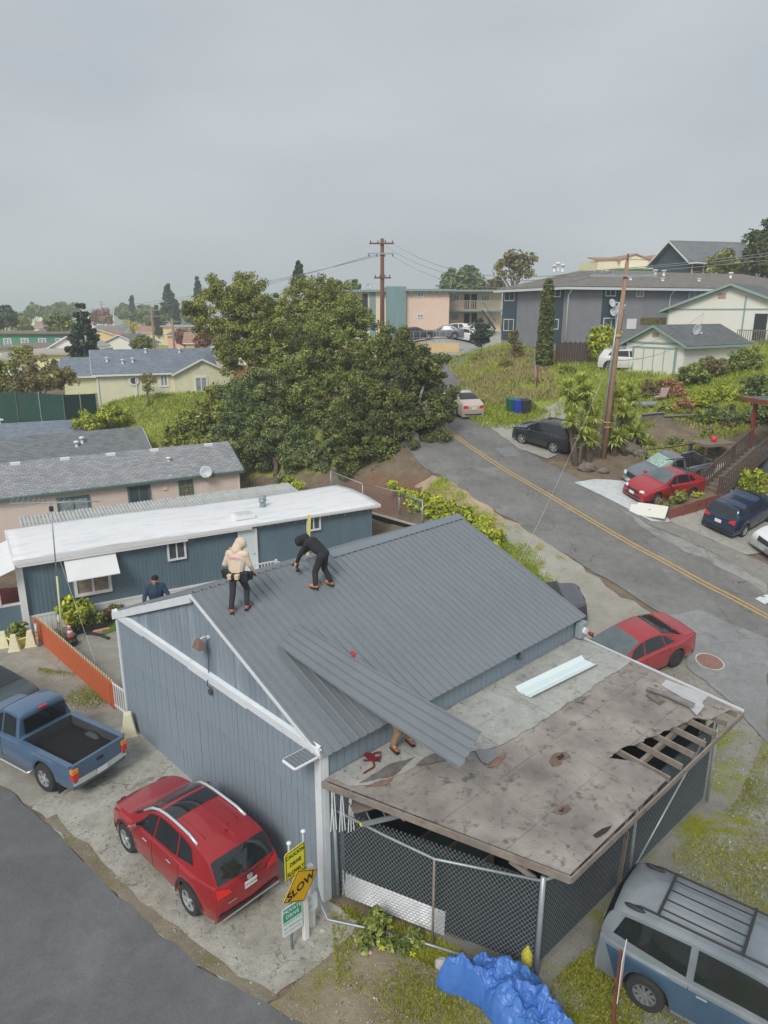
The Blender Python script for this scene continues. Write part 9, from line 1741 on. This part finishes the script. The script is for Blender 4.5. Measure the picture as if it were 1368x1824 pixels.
for i, (px, py0, py1, r, t_, lab) in enumerate(((303, 505, 560, 16, 210, 'large dark conifer on the far skyline'), (355, 494, 552, 11, 200, 'tall narrow conifer on the far skyline, left of the big cluster'), (238, 528, 575, 7, 260, 'small spire conifer in the far town'), (533, 467, 520, 13, 110, 'tiered conifer top rising above the big cluster'), (283, 545, 600, 5, 190, 'thin dark cypress left of the peach building'), (316, 535, 580, 6, 200, 'twin cypress right of the large conifer'))):
    b_ = atT(px, py1, t_); conifer(lab, (b_.x, b_.y, b_.z), atT(px, py0, t_).z, r*t_/F, LM_CON, 200+i, .0022*t_+.04, 9, 'town_conifer', .8, 'conifers of the far town', 40)
for i, (px, py0, py1, t_) in enumerate(((276, 548, 628, 100), (311, 568, 625, 98), (184, 536, 575, 240), (207, 555, 605, 210), (357, 570, 618, 120))):
    a, c = atT(px, py1, t_), atT(px, py0, t_); t = thing('town_pole', ('tall grey pole above the cream house roof', 'thin pole with white crossarm left of the big cluster', 'hazy pole among the reddish trees', 'pale pole beside the yellow street tree', 'short brown pole before the bare trees')[i], 'utility pole', tuple(a), 0, 'poles of the far town'); MB().tube([(0, 0, -2), (0, 0, c.z-a.z)], .16, 8).build('pole', M_POLE2 if i != 3 else M_GALV, t, True)
    for z in (.3, 1.1): MB().box(-1.1, 1.1, -.1, .1, c.z-a.z-z-.08, c.z-a.z-z).build('crossarm', M_GALV, t)
sheet('town_street', [tuple(atT(px, py, t_))[:2] for px, py, t_ in ((196, 597, 240), (212, 597, 240), (262, 625, 105), (215, 625, 105))], M_ROAD, .3)
for i, (px, py, t_, c) in enumerate(((200, 598, 225, K(70, 74, 80)), (208, 600, 215, K(150, 150, 150)), (216, 601, 205, K(180, 182, 184)), (222, 603, 195, K(200, 200, 202)), (228, 606, 185, K(150, 154, 158)), (231, 609, 172, K(190, 194, 198)))):
    p = atT(px, py, t_); car(sp_sedan(4.6, 1.8, 1.5), ('dark car farthest', 'grey car second farthest', 'silver car third', 'white car fourth', 'grey car second nearest', 'pale car nearest')[i]+' up the far town street', 'car', (p.x, p.y, h(p.x, p.y)+.3), R(105), paint('town%d' % i, c), 'cars parked along the far street')
hz_ = MB().box(-1650, 1650, -330, 1700, -3, 27).build('haze', None); stuff(hz_); tag(hz_, 'thin grey haze hanging over the town and hills', 'haze')
M = bpy.data.materials.new('haze_air'); M.use_nodes = True; M.node_tree.nodes.clear(); out = M.node_tree.nodes.new('ShaderNodeOutputMaterial'); pv_ = M.node_tree.nodes.new('ShaderNodeVolumePrincipled')
pv_.inputs['Color'].default_value = (.87, .935, 1, 1); pv_.inputs['Density'].default_value = .00105; pv_.inputs['Anisotropy'].default_value = .2; M.node_tree.links.new(pv_.outputs[0], out.inputs['Volume']); hz_.data.materials.append(M)
